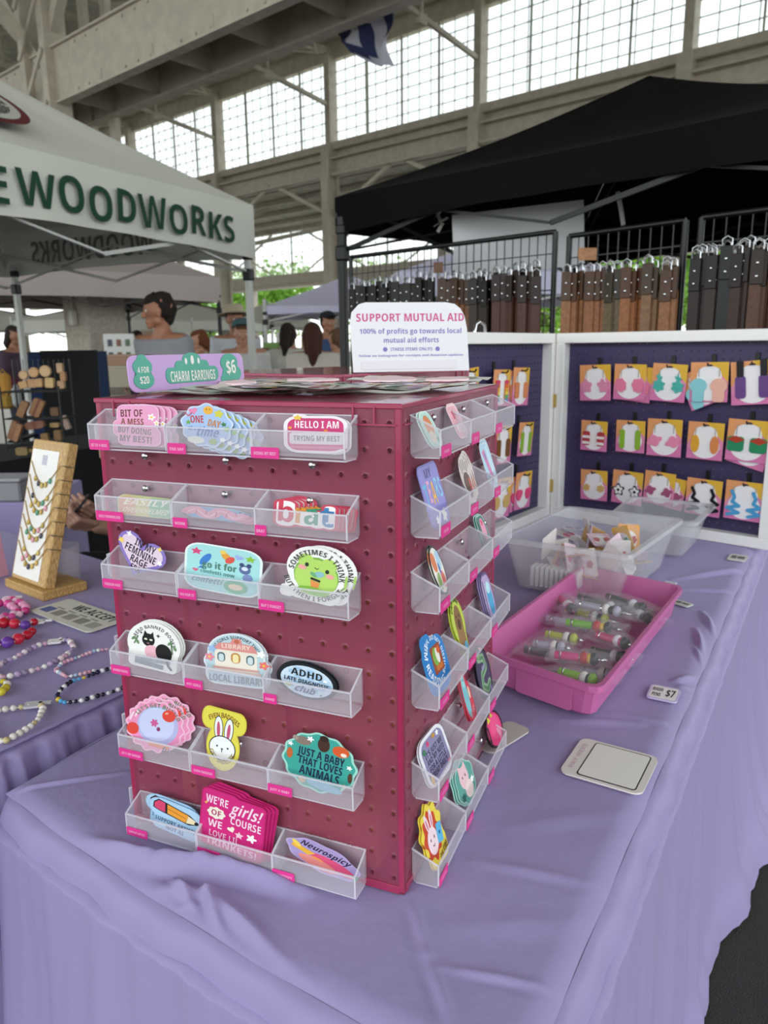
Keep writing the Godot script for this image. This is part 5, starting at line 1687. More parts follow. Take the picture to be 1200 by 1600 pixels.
	# sheets lying on the lid, some curled
	var sheets := [[-0.3, -0.13, 0.17, 0.12, 8, "pale sheet of small stickers at the left front of the lid, lowest of its pile", "e6e0da"], [-0.28, -0.15, 0.16, 0.12, -12, "pale green sticker sheet fanned over the left front of the lid", "cfd6c8"], [-0.22, -0.12, 0.16, 0.11, 14, "pink and white sticker sheet in the middle of the lid", "ecd9d6"], [-0.19, -0.15, 0.18, 0.11, -4, "white sticker sheet uppermost in the middle pile of the lid", "efeae4"], [-0.12, -0.2, 0.16, 0.12, 18, "white sheet with a raised edge at the right half of the lid", "eae4de"], [-0.09, -0.23, 0.19, 0.12, 9, "sticker sheet lying uppermost at the right of the lid", "e9e3db"], [-0.33, -0.3, 0.15, 0.12, -6, "cream sheet at the back left of the lid", "e6dfd2"], [-0.1, -0.34, 0.2, 0.1, 4, "white sheet at the back right of the lid", "efe9e4"]]
	for k in sheets.size():
		var q: Array = sheets[k]
		o = thing("sticker_sheet", q[5], "paper", Vector3(q[0], T + 0.6012 + 0.0022 * (k % 4), q[1]), deg_to_rad(q[4]), "loose sheets on the lid of the pink box")
		var pts := PackedVector3Array()
		for j in 9:
			for i in 13:
				pts.append(Vector3((i / 12.0 - 0.5) * q[2], 0.0022 + 0.0016 * sin(i * 0.8 + k) + 0.0012 * sin(j * 1.1 + k * 2.0) + 0.004 * pow(absf(i / 6.0 - 1.0), 3.0) * (k % 3) * 0.5, (j / 8.0 - 0.5) * q[3]))
		b = nb(Color(q[6]))
		b.sheet(pts, 13, 9, -1.0)
		var low := PackedVector3Array()
		for p in pts:
			low.append(p - Vector3(0, 0.0009, 0))
		b.sheet(low, 13, 9, 1.0)
		part("sheet", b, "vinyl", o)
		b = nb()
		for j in 3:
			for i in 5:
				b.col = [Color("d98aa8"), Color("8fb39a"), Color("b7a6d6"), Color("e6c58a"), Color("5f6a66")][(i + j * 2 + k) % 5]
				b.xf = Transform3D(Basis(Vector3.RIGHT, -PI / 2), Vector3((i - 2) * q[2] * 0.18, 0.0055, (j - 1) * q[3] * 0.28))
				b.flat(p_lobe(0, 0, q[2] * 0.07, q[3] * 0.1, 5, 0.2, k), 0.0)
		part("printed_stickers", b, "vinyl", o)
	var clouds := [[Vector3(-0.1159, 1.352, -0.2583), 0.075, 0.02, "pink cloud-shaped die-cut piece sticking up from the lid"], [Vector3(-0.0346, 1.352, -0.2726), 0.06, 0.012, "small pale cloud-shaped die-cut piece at the right of the lid"], [Vector3(-0.2286, 1.352, -0.2383), 0.075, 0.01, "pale pink flat die-cut piece in the middle of the lid"], [Vector3(-0.2882, 1.352, -0.1318), 0.05, 0.014, "small pink die-cut piece beside the lilac sign"]]
	for q in clouds:
		var at: Vector3 = q[0]
		o = thing("die_cut_piece", q[3], "paper", Vector3(at.x, T + 0.612, at.z), 0.4, "pale die-cut pieces on the lid")
		o.basis = Basis(Vector3.UP, 0.4) * Basis(Vector3.RIGHT, -1.15 if q[2] > 0.02 else -1.45)
		b = nb(Color("f0d3d8"))
		b.slab(union([p_el(0, q[2] * 0.5, q[1] * 0.3, q[2] * 1.1), p_el(-q[1] * 0.3, q[2] * 0.3, q[1] * 0.22, q[2] * 0.8), p_el(q[1] * 0.3, q[2] * 0.3, q[1] * 0.2, q[2] * 0.7)]), 0, 0.0025)
		part("cloud", b, "matte", o)


# ------------------------------------------------------------------ white framed pegboards with earring cards
func panel_frame(called: String, label: String, at: Vector3, dir: Vector3, w: float, h: float, fw: float, cols: int, rows: int) -> Node3D:
	var o := thing(called, label, "display board", at)
	var nrm := dir.cross(Vector3.UP)
	o.basis = Basis(dir, Vector3.UP, nrm)
	var names := ["bottom_rail", "top_rail", "stile", "stile"]
	var dep := 0.055
	for k in 4:
		var b := nb(Color("f6f4f0"))
		match k:
			0: b.box(Vector3(w * 0.5, fw * 0.5, 0), Vector3(w, fw, dep), 0.002)
			1: b.box(Vector3(w * 0.5, h - fw * 0.5, 0), Vector3(w, fw, dep), 0.002)
			2: b.box(Vector3(fw * 0.5, h * 0.5, 0), Vector3(fw, h - fw * 2, dep), 0.002)
			3: b.box(Vector3(w - fw * 0.5, h * 0.5, 0), Vector3(fw, h - fw * 2, dep), 0.002)
		part(names[k], b, "satin", o)
	var iw := w - fw * 2
	var ih := h - fw * 2
	var px := iw / cols
	var m := peg_panel(iw, ih, cols, rows, px * 0.5, 0.022, px, 0.0028, 0.004)
	var col := Color("3d3559")
	for k in m.c.size():
		m.c[k] = col
	var bd := part("pegboard", m, "satin", o)
	bd.position = Vector3(fw, fw, -0.012)
	return o


func card_art(kind: String) -> Array:
	match kind:
		"wavy": return ["pink wavy", ["l", 14, 17, 5, 0.3, "e08fae"]]
		"round": return ["pink round", ["l", 14, 17, 7, 0.12, "ea7f9d"]]
		"pineapple": return ["teal leafy fruit", ["l", 14, 14, 6, 0.25, "4fb3a6"]]
		"jelly": return ["pale blue and peach dome", ["e", 17, 15, 0, 0, "f0b7a4"]]
		"polish": return ["purple nail polish bottle", ["r", 11, 22, 0, 0, "6a4a86"]]
		"santa": return ["red and white striped", ["r", 12, 20, 0, 0, "b8434a"]]
		"cactus": return ["long green pickle", ["r", 8, 26, 0, 0, "8db63c"]]
		"bow": return ["wide pink bow", ["l", 18, 13, 4, 0.3, "ee8fae"]]
		"bagel": return ["yellow and orange slice", ["e", 9, 19, 0, 0, "e2a63a"]]
		"books": return ["red and green book stack", ["r", 18, 15, 0, 0, "2f8a5f"]]
		"shells": return ["small gold and pink", ["l", 11, 10, 6, 0.2, "d8b06a"]]
		"flowers": return ["black and white flower", ["l", 16, 16, 5, 0.4, "1f1e22"]]
		"plum": return ["plum bow", ["l", 15, 12, 4, 0.35, "a5567a"]]
		"blacksnake": return ["black curly snake", ["w", 0, 0, 0, 0, "1f1e22"]]
		"bluesnake": return ["blue curly snake", ["w", 0, 0, 0, 0, "4f9fd0"]]
		"rainbow": return ["long rainbow striped", ["n", 9, 26, 0, 0, "e2723f"]]
		"brown": return ["brown and gold oblong", ["r", 10, 20, 0, 0, "7a4f2c"]]
		"gold": return ["gold ring", ["l", 14, 14, 7, 0.1, "d4b26a"]]
		"hot": return ["hot pink heart", ["l", 15, 13, 3, 0.2, "e8527f"]]
		"stripe": return ["orange and cream tassel", ["r", 11, 18, 0, 0, "d98a5a"]]
	return ["plain", ["e", 9, 9, 0, 0, "cccccc"]]


var card_mesh: Array = []


func earring_card(pn: Node3D, ax: float, ay: float, kind: String, w: float, tilt: float, z: float, where: String, hook: bool) -> void:
	if card_mesh.is_empty():
		var c := nb(Color("e58fb4"))
		var sc := 0.00125
		c.xf = Transform3D(Basis().scaled(Vector3(sc, sc, 1)), Vector3())
		c.slab(p_rr(0, 0, 100, 106, 3), -0.0006, 0.0006)
		c.col = Color("e9a06a")
		c.flat(p_any([-50, -10, -20, 30, 10, 53, -50, 53]), 0.0008)
		c.col = Color("e5b542")
		c.flat(p_any([0, 53, 10, 40, 50, 0, 50, 53]), 0.0009)
		c.col = Color("dd7fae")
		c.flat(p_any([-50, -53, 50, -53, 50, -20, 0, -34, -50, -24]), 0.001)
		var d := nb(Color("f5f2f2"))
		d.xf = c.xf
		d.flat(union([p_el(0, -14, 41, 36), p_rr(0, 14, 66, 56, 26)]), 0.0014)
		d.col = Color("3a3134")
		d.flat(p_el(0, 44, 8, 3), 0.0012)
		card_mesh = [c.mesh(M["vinyl"]), d.mesh(M["vinyl"])]
	var art := card_art(kind)
	var o := thing("earring_card", "%s earring card, %s" % [art[0], where], "earring card", pn.transform * Vector3(ax, ay, z), 0.0, "earring cards on the white framed boards")
	o.basis = pn.basis * Basis(Vector3.BACK, deg_to_rad(tilt)) * Basis(Vector3.RIGHT, 0.03)
	o.basis = o.basis.scaled_local(Vector3(w / 0.125, w / 0.125, 1))
	mi("card", card_mesh[0], o)
	mi("white_patch", card_mesh[1], o)
	var q: Array = art[1]
	for s in [-1.0, 1.0]:
		var b := nb(Color(q[5] if not (kind == "jelly" and s < 0) else "8fd0d6"))
		if kind == "bagel" and s > 0:
			b.col = Color("e08a52")
		b.xf = Transform3D(Basis().scaled(Vector3(0.00165, 0.00165, 1)), Vector3(s * 0.034, -0.012, 0.0))
		var p: PackedVector2Array
		match q[0]:
			"l": p = p_lobe(0, 0, q[1], q[2], q[3], q[4], 0.4)
			"e": p = p_el(0, 0, q[1], q[2])
			"r": p = p_rr(0, 0, q[1] * 1.7, q[2] * 1.9, 6)
			"n": p = p_rr(0, 0, q[1] * 1.7, q[2] * 1.9, 4)
			"w": p = Geometry2D.offset_polyline(p_any([-4, 26, 2, 14, -2, 4, 12, -4, -12, -10, 12, -18, -10, -24]), 3.2, Geometry2D.JOIN_ROUND, Geometry2D.END_ROUND)[0]
		b.slab(p, 0.0025, 0.0055)
		match kind:
			"books":
				b.col = Color("b5432f")
				b.slab(p_any([-16, 8, 0, 16, 17, 9, 2, 2]), 0.0055, 0.007)
			"polish":
				b.col = Color("26232a")
				b.slab(p_rr(0, 34, 12, 30, 3), 0.003, 0.007)
			"flowers":
				b.col = Color("f4f2ee")
				b.slab(p_lobe(0, 0, 12, 12, 5, 0.4, 0.4), 0.0055, 0.0065)
				b.col = Color("1f1e22")
				b.slab(p_el(0, 0, 3.5, 3.5), 0.0065, 0.007)
			"rainbow":
				for r in 6:
					b.col = [Color("d9446f"), Color("e2723f"), Color("e8a93c"), Color("e9d15a"), Color("5fae6f"), Color("5a9fc6")][r]
					b.slab(p_rr(0, 20 - r * 8, 17, 7, 2), 0.0055, 0.0065)
			"santa":
				b.col = Color("f2ece8")
				b.slab(p_rr(0, 4, 22, 7, 2), 0.0055, 0.0065)
				b.slab(p_rr(0, -12, 22, 7, 2), 0.0055, 0.0065)
			"jelly":
				b.slab(p_rr(0, -18, 24, 30, 6), 0.003, 0.005)
			"pineapple":
				b.slab(p_lobe(0, 16, 7, 12, 5, 0.5, 0.3), 0.003, 0.005)
		b.col = Color("b9b2aa")
		b.slab(p_rr(0, 27, 1.8, 18, 0.5), 0.003, 0.0045)
		part("earring", b, "vinyl", o)
	if hook:
		var b := B.new()
		b.tube([Vector3(ax, ay + w * 0.44 + 0.004, -0.012), Vector3(ax, ay + w * 0.44, 0.012), Vector3(ax, ay + w * 0.44, z + 0.02), Vector3(ax, ay + w * 0.44 + 0.008, z + 0.026)], 0.0028, 6)
		b.box(Vector3(ax, ay + w * 0.44 + 0.014, -0.009), Vector3(0.014, 0.045, 0.006), 0.001)
		part("hook", b, "black_metal", pn)


func pegboard_panels() -> void:
	var hinge := Vector3(-0.211, T, -2.198)
	var rd := Vector3(0.9363, 0, 0.3511)
	var ld := Vector3(-0.243, 0, 0.97).normalized()
	var rp := panel_frame("framed_pegboard", "white framed navy pegboard facing the camera with fifteen earring cards", hinge + rd * 0.008, rd, 0.805, 0.7, 0.036, 28, 24)
	var LW := 0.82
	var lo := hinge + ld * (LW + 0.018) - rd * 0.026
	var lp := panel_frame("framed_pegboard", "white framed navy pegboard set at an angle on the left, partly behind the pink box", lo, -ld, LW, 0.7, 0.036, 28, 24)
	# hinges and the handle on the left board
	for y in [0.12, 0.45]:
		var b := nb(Color("b79a55"))
		b.box(Vector3(0.0, y, 0.029), Vector3(0.022, 0.05, 0.003), 0.001)
		part("hinge", b, "satin", rp)
	var b := B.new()
	var hx_: Array = [0.5405, 0.6924]
	var hp: float = LW - hx_[0]
	b.tube([Vector3(hp - 0.035, 0.7, 0), Vector3(hp - 0.028, 0.725, 0), Vector3(hp, 0.735, 0), Vector3(hp + 0.028, 0.725, 0), Vector3(hp + 0.035, 0.7, 0)], 0.006, 8)
	part("handle", b, "chrome", lp)
	var cards := [["wavy", [0.1714, 0.5211], 0.122, 2, "top row, first from the hinge"], ["round", [0.3042, 0.5264], 0.118, -1, "top row, second from the hinge"], ["pineapple", [0.4445, 0.5274], 0.12, -3, "top row, third from the hinge"], ["jelly", [0.5789, 0.5326], 0.122, 1, "top row, fourth from the hinge"], ["polish", [0.7141, 0.5337], 0.13, 5, "top row at the right end"],
		["santa", [0.1767, 0.3264], 0.105, -1, "middle row, first from the hinge"], ["cactus", [0.3186, 0.3342], 0.108, 0, "middle row, second from the hinge"], ["bow", [0.4422, 0.3386], 0.122, 0, "middle row, third from the hinge"], ["bagel", [0.582, 0.3381], 0.118, -1, "middle row, fourth from the hinge"], ["books", [0.7151, 0.3482], 0.128, -2, "middle row, right end"],
		["shells", [0.1865, 0.1414], 0.108, 1, "bottom row, first from the hinge"], ["flowers", [0.3181, 0.1473], 0.115, -2, "bottom row, second from the hinge"], ["plum", [0.4365, 0.1592], 0.11, -3, "bottom row, third from the hinge"], ["blacksnake", [0.5909, 0.1467], 0.118, -2, "bottom row, fourth from the hinge"], ["bluesnake", [0.7226, 0.1508], 0.122, -1, "bottom row at the right end"]]
	for q in cards:
		earring_card(rp, q[1][0] - 0.008, q[1][1], q[0], q[2], q[3], 0.02, q[4] + ", right board", true)
	for q in [["jelly", [0.5553, 0.5153], 0.118, 24, "tilted behind the dome pair, top row"], ["plum", [0.4717, 0.1474], 0.105, -8, "behind the plum pair in the bottom row"], ["bow", [0.7248, 0.3261], 0.12, -14, "peeping out below the book pair"], ["round", [0.3236, 0.5201], 0.116, -5, "just behind the pink round pair in the top row"]]:
		earring_card(rp, q[1][0] - 0.008, q[1][1], q[0], q[2], q[3], 0.012, q[4] + ", right board", false)
	var lc := [["rainbow", [0.4248, 0.5184], 0.115, -2, "top row, middle of the left board"], ["stripe", [0.278, 0.5156], 0.125, -2, "top row next to the hinge of the left board"], ["shells", [0.6389, 0.5291], 0.115, 3, "top row nearest the pink box on the left board"], ["brown", [0.4047, 0.323], 0.125, -2, "middle row of the left board"], ["cactus", [0.2281, 0.3245], 0.115, -4, "middle row next to the hinge, left board"], ["gold", [0.4091, 0.1343], 0.135, -3, "bottom row of the left board"], ["hot", [0.236, 0.1361], 0.13, -3, "bottom row next to the hinge of the left board"], ["wavy", [0.5124, 0.3457], 0.12, 6, "middle row of the left board, partly behind bins"], ["santa", [0.5219, 0.1468], 0.12, 5, "bottom row of the left board, partly behind bins"]]
	for q in lc:
		earring_card(lp, LW - q[1][0], q[1][1], q[0], q[2], q[3], 0.02, q[4], true)
	for q in [["stripe", [0.3032, 0.5124], 0.12, 4, "second card behind the tassel pair on the left board"], ["gold", [0.4423, 0.1286], 0.13, 5, "second card behind the ring pair on the left board"], ["hot", [0.2676, 0.1317], 0.12, 4, "second card behind the heart pair on the left board"]]:
		earring_card(lp, LW - q[1][0], q[1][1], q[0], q[2], q[3], 0.012, q[4], false)


# ------------------------------------------------------------------ right part of the table
func tub(called: String, label: String, c: Array, h: float, flare: float, wall: float, mat_body: String, mat_rim: String, rim: float, group := "") -> Node3D:
	# c: four corners of the base, counter-clockwise seen from above
	var o := thing(called, label, "bin", Vector3(), 0.0, group)
	var mid: Vector3 = (c[0] + c[1] + c[2] + c[3]) * 0.25
	var ring := func(y: float, off: float) -> Array:
		var r := []
		for k in 4:
			var p: Vector3 = c[k]
			var a: Vector3 = ((c[k] - c[(k + 3) % 4]) as Vector3).normalized()
			var d: Vector3 = ((c[k] - c[(k + 1) % 4]) as Vector3).normalized()
			p += (a + d) * off
			# rounded corner of three points
			var rr := 0.022
			r.append(p - d * 0.0 - a * rr + Vector3(0, y, 0))
			r.append(p - (a + d) * rr * 0.3 + Vector3(0, y, 0))
			r.append(p - d * rr + Vector3(0, y, 0))
		return r
	var b := B.new()
	var outs := [ring.call(0.004, -0.006), ring.call(0.01, 0.0), ring.call(h, flare)]
	var ins := [ring.call(0.006, -0.008), ring.call(0.012, -wall), ring.call(h, flare - wall)]
	for set in [outs, ins]:
		for j in 2:
			for k in 12:
				var l := (k + 1) % 12
				b.quad(set[j][k], set[j][l], set[j + 1][l], set[j + 1][k])
		for k in range(1, 11):
			b.tri(set[0][0], set[0][k], set[0][k + 1])
	part("tub", b, mat_body, o)
	b = B.new()
	var r0: Array = ring.call(h, flare - wall)
	var r1: Array = ring.call(h, flare + rim)
	var r2: Array = ring.call(h - 0.012, flare + rim)
	for k in 12:
		var l := (k + 1) % 12
		b.quad(r0[k], r0[l], r1[l], r1[k])
		b.quad(r1[k], r1[l], r2[l], r2[k])
	part("rim", b, mat_rim, o)
	return o


func pouch_item(at: Vector3, yaw: float, pitch: float, L: float, kind: int, label: String) -> void:
	var cols := ["8fd12a", "e7458f", "5a5d5a", "b9b4c8", "7fc23a", "d8487c", "c9d44a"]
	var o := thing("beaded_pen", label, "pen", at, 0.0, "wrapped beaded pens in the pink tray")
	o.basis = Basis(Vector3.UP, yaw) * Basis(Vector3.BACK, pitch) * Basis().scaled(Vector3(1, 1.4, 1.4))
	var b := nb(Color(cols[kind]))
	b.xf = Transform3D(Basis(Vector3.BACK, -PI / 2), Vector3(-L * 0.45, 0, 0))
	b.lathe([Vector2(0, 0), Vector2(0.0045, 0.004), Vector2(0.006, L * 0.02), Vector2(0.0062, L * 0.42), Vector2(0.005, L * 0.44)], Vector3(), 12)
	part("barrel", b, "gloss", o)
	b = B.new()
	b.xf = Transform3D(Basis(Vector3.BACK, -PI / 2), Vector3(-L * 0.45, 0, 0))
	b.lathe([Vector2(0.0068, L * 0.1), Vector2(0.0072, L * 0.105), Vector2(0.0072, L * 0.125), Vector2(0.0068, L * 0.13)], Vector3(), 12)
	b.bar(Vector3(0.0075, L * 0.02, 0), Vector3(0.0075, L * 0.26, 0), 0.003, 0.0015)
	b.lathe([Vector2(0.0055, L * 0.44), Vector2(0.0055, L * 0.47), Vector2(0.002, L * 0.475), Vector2(0.002, L * 0.8), Vector2(0.004, L * 0.82), Vector2(0.004, L * 0.86), Vector2(0.0008, L * 0.92)], Vector3(), 10)
	part("metal_fittings", b, "chrome", o)
	var bc: Array = [["f3f0ea", "2a2a2c", cols[kind]], ["c92f3a", "f0c64a", "2f2f33"], ["e9e6f0", cols[kind], "3a3a3c"]][kind % 3]
	for k in 3:
		b = nb(Color(bc[k]))
		b.ball(Vector3(-L * 0.45 + L * (0.52 + 0.085 * k), 0, 0), Vector3.ONE * (0.0095 if k % 2 == 0 else 0.0075), 10, 7)
		part("bead", b, "gloss", o)
	# clear cellophane sleeve
	b = B.new()
	var w := 10
	var pts := PackedVector3Array()
	for j in 9:
		for i in w:
			var a := TAU * i / (w - 1.0)
			var t := j / 8.0
			var fat := 0.4 + 0.6 * sin(PI * clampf(t, 0.06, 0.94))
			pts.append(Vector3((t - 0.5) * L * 1.12, 0.0125 * fat * sin(a) + 0.001 * sin(i * 3.0 + j * 2.0), 0.024 * cos(a) + 0.0015 * sin(j * 4.0 + i)))
	b.sheet(pts, w, 9)
	part("cellophane", b, "pouch", o)


func right_table_things() -> void:
	# pink tray with wrapped pens
	var c := [Vector3(0.1582, 0.752, -0.5238), Vector3(0.2748, 0.752, -1.1428), Vector3(-0.0341, 0.752, -1.2635), Vector3(-0.0695, 0.752, -0.6153)]
	c[2] = c[1] + (c[3] - c[0])
	var o := tub("tray", "translucent pink plastic tray full of wrapped pens", c, 0.075, 0.012, 0.0025, "pink_tray", "pink_tray", 0.006)
	var b := nb()
	var fx: Vector3 = (c[0] - c[3]).normalized()
	b.xf = Transform3D(Basis(fx, Vector3.UP, fx.cross(Vector3.UP)), c[0].lerp(c[3], 0.4) + Vector3(0, 0.035, 0) + fx.cross(Vector3.UP) * 0.0065)
	b.slab(p_rr(0, 0, 0.12, 0.05, 0.006), 0.0, 0.002)
	part("front_plate", b, "pink_tray", o)
	# padding of spare wrapped pens under the ones on show is left out; pens lie on the tray floor
	var pens := [[Vector3(0.079, 0.808, -0.611), Vector3(0.1827, 0.806, -0.578), 0, "green beaded pen nearest the tray's front edge, with a red bead"], [Vector3(0.0572, 0.812, -0.6783), Vector3(0.1806, 0.81, -0.6769), 1, "hot pink pen lying second from the tray's front"], [Vector3(0.0496, 0.815, -0.864), Vector3(0.1943, 0.812, -0.8447), 4, "bright green pen in the middle of the tray with a black and white bead"], [Vector3(0.1246, 0.812, -0.8183), Vector3(0.2193, 0.81, -0.7661), 5, "pink pen half under the middle green one"], [Vector3(0.0496, 0.815, -1.0028), Vector3(0.2068, 0.812, -0.9448), 3, "white and violet pen lying diagonally at the back"], [Vector3(0.046, 0.806, -1.0809), Vector3(0.2202, 0.806, -0.9539), 2, "dark grey wrapped pen at the back of the tray"], [Vector3(0.0026, 0.8, -0.7462), Vector3(0.0967, 0.8, -0.7379), 3, "pale wrapped pen at the tray's left end"], [Vector3(0.1408, 0.8, -1.058), Vector3(0.2617, 0.8, -0.9437), 2, "dark wrapped pen in the tray's right back corner"], [Vector3(0.0394, 0.79, -0.6291), Vector3(0.1501, 0.79, -0.6192), 2, "grey pen beneath the green one at the front"], [Vector3(0.0153, 0.795, -0.8231), Vector3(0.1142, 0.795, -0.8017), 6, "yellowish pen deep in the left half of the tray"], [Vector3(-0.0013, 0.8, -1.0823), Vector3(0.0745, 0.8, -0.9384), 5, "red and dark charm pen at the back left of the tray"], [Vector3(-0.0171, 0.786, -0.745), Vector3(0.1192, 0.786, -0.7186), 2, "dark wrapped pen beneath the front pink one"], [Vector3(-0.0068, 0.788, -0.9425), Vector3(0.1444, 0.788, -0.8909), 3, "pale violet wrapped pen low in the middle of the tray"], [Vector3(0.1158, 0.784, -0.7933), Vector3(0.2211, 0.784, -0.7624), 2, "dark wrapped pen low at the tray's right side"], [Vector3(0.026, 0.792, -1.0144), Vector3(0.1812, 0.792, -0.9356), 6, "yellow-green wrapped pen low at the back"], [Vector3(0.1111, 0.784, -0.687), Vector3(0.1979, 0.784, -0.6725), 3, "pale wrapped pen low at the front right corner"], [Vector3(0.1127, 0.806, -1.1058), Vector3(0.2523, 0.806, -0.9969), 2, "dark green-grey wrapped pen along the tray's back wall"]]
	for k in pens.size():
		var q: Array = pens[k]
		var a: Vector3 = q[0]
		var d: Vector3 = q[1] - a
		pouch_item(q[0].lerp(q[1], 0.45) - Vector3(0, 0.006, 0), atan2(-d.z, d.x), 0.03, d.length() * 0.92, q[2], q[3])
	# clear tub with earring cards
	var c0: Vector3 = Vector3(-0.0983, 0.752, -1.0121)
	var c1: Vector3 = Vector3(0.2363, 0.752, -1.2668)
	c = [c0, c1, c1 + (Vector3(0.2437, 0.87, -1.5052) - Vector3(0.2396, 0.87, -1.3895)) * 1.0, c0]
	c[1] = Vector3(0.1363, 0.752, -1.1603)
	c[0] = Vector3(-0.1341, 0.752, -1.2143)
	c[2] = Vector3(0.2317, 0.752, -1.5569)
	c[3] = c[0] + (c[2] - c[1])
	tub("storage_tub", "large clear plastic tub of carded earrings behind the pink tray", c, 0.15, 0.03, 0.0025, "clear_bin", "clear_rim", 0.012, "clear tubs")
	var mid: Vector3 = (c[0] + c[1] + c[2] + c[3]) * 0.25
	var u: Vector3 = (c[1] - c[0])
	var v: Vector3 = (c[3] - c[0])
	var cc := ["f0e9ea", "e9b54a", "e6c6d4", "efe7e2", "e8a24a", "d9c6e6", "ece6e2"]
	for k in 46:
		var s := rng.randf_range(0.14, 0.86)
		var t := rng.randf_range(0.12, 0.7)
		var y := 0.025 + 0.0024 * k
		var cd := thing("packaged_earrings", "small wrapped earring card lying in the clear tub among others", "earring card", c[0] + u * s + v * t + Vector3(0, y, 0), 0.0, "wrapped earring cards in the clear tub")
		cd.basis = Basis.from_euler(Vector3(-0.5 + 0.9 * sin(k * 2.1), k * 1.3, 0.4 * sin(k * 3.7)))
		b = nb(Color(cc[k % 7]))
		b.slab(p_rr(0, 0, 0.062, 0.078, 0.004), -0.0006, 0.0006)
		b.col = Color("f6f2f2")
		b.flat(p_el(0, -0.006, 0.024, 0.028), 0.0012)
		part("card", b, "vinyl", cd)
		b = nb([Color("d9547a"), Color("8f6ab0"), Color("e8944a"), Color("6fae9a"), Color("c24a4a")][k % 5])
		for x in [-0.014, 0.014]:
			b.slab(p_lobe(x, -0.004, 0.009, 0.012, 5, 0.25), 0.0012, 0.004)
		part("earring_pair", b, "vinyl", cd)
		b = B.new()
		b.ball(Vector3(), Vector3(0.036, 0.045, 0.007), 10, 6)
		part("wrapper", b, "pouch", cd)
	# bundle of white tags seen through its front wall
	for k in 10:
		b = nb(Color("f1efec"))
		b.box(Vector3(), Vector3(0.009, 0.055, 0.04), 0.001)
		var wt := part("white_box", b, "satin", self)
		wt.basis = Basis(Vector3.UP, atan2(-u.z, u.x))
		wt.position = c[0] + u * (0.16 + 0.05 * k) + v * 0.05 + Vector3(0, 0.045, 0)
		tag(wt, "narrow white box standing in a row inside the clear tub", "box", "white boxes in the clear tub")
	# second clear tub behind it, empty
	var d0: Array = [Vector3(0.1069, 0.752, -1.7254), Vector3(0.2845, 0.752, -1.6788), Vector3(0.3281, 0.752, -1.9092), Vector3(0.1365, 0.752, -1.9518)]
	tub("storage_tub", "empty clear plastic tub standing behind the filled one", d0, 0.13, 0.03, 0.0025, "clear_bin", "clear_rim", 0.012, "clear tubs")
	# clear lid lying beside
	b = B.new()
	var l0: Vector3 = Vector3(0.1598, 0.756, -1.1221)
	var l1: Vector3 = Vector3(0.2631, 0.756, -1.4096)
	b.bar(l0, l1, 0.03, 0.006, 0.001)
	tag(part("tub_lid", b, "clear_rim", self), "clear plastic lid lying along the front of the clear tub", "lid")
	# payment card (its square code is left out)
	flat_sign("sign", "pale rounded card with a blank black-framed square, lying near the table edge", [Vector3(0.1237, 0.75, -0.34), Vector3(0.2537, 0.75, -0.3192), Vector3(0.277, 0.75, -0.4379), Vector3(0.157, 0.75, -0.4582)], "e3ddd6", "payment")
	flat_sign("sign", "small lavender-edged BEADED PENS $7 card beside the pink tray", [Vector3(0.2383, 0.75, -0.6602), Vector3(0.2933, 0.75, -0.648), Vector3(0.3042, 0.75, -0.7147), Vector3(0.2503, 0.75, -0.7149)], "cfc6e6", "pens")
	flat_sign("sign", "tiny pale price card at the right end of the table", [Vector3(0.4133, 0.75, -1.7257), Vector3(0.4663, 0.75, -1.7078), Vector3(0.4739, 0.75, -1.7863), Vector3(0.4245, 0.75, -1.7919)], "d8d6cf", "tiny")
	flat_sign("sign", "small pale card at the back right corner of the pink tray", [Vector3(0.2656, 0.75, -1.2461), Vector3(0.3078, 0.75, -1.2102), Vector3(0.3195, 0.75, -1.2506), Vector3(0.2807, 0.75, -1.2624)], "cdd2c8", "tiny")
	flat_sign("sign", "grey-backed rounded card lying behind the lowest right-hand bins", [Vector3(-0.0011, 0.75, -0.3634), Vector3(0.0393, 0.75, -0.3493), Vector3(0.0468, 0.75, -0.4552), Vector3(-0.0042, 0.75, -0.4801)], "c9c2bd", "blank")


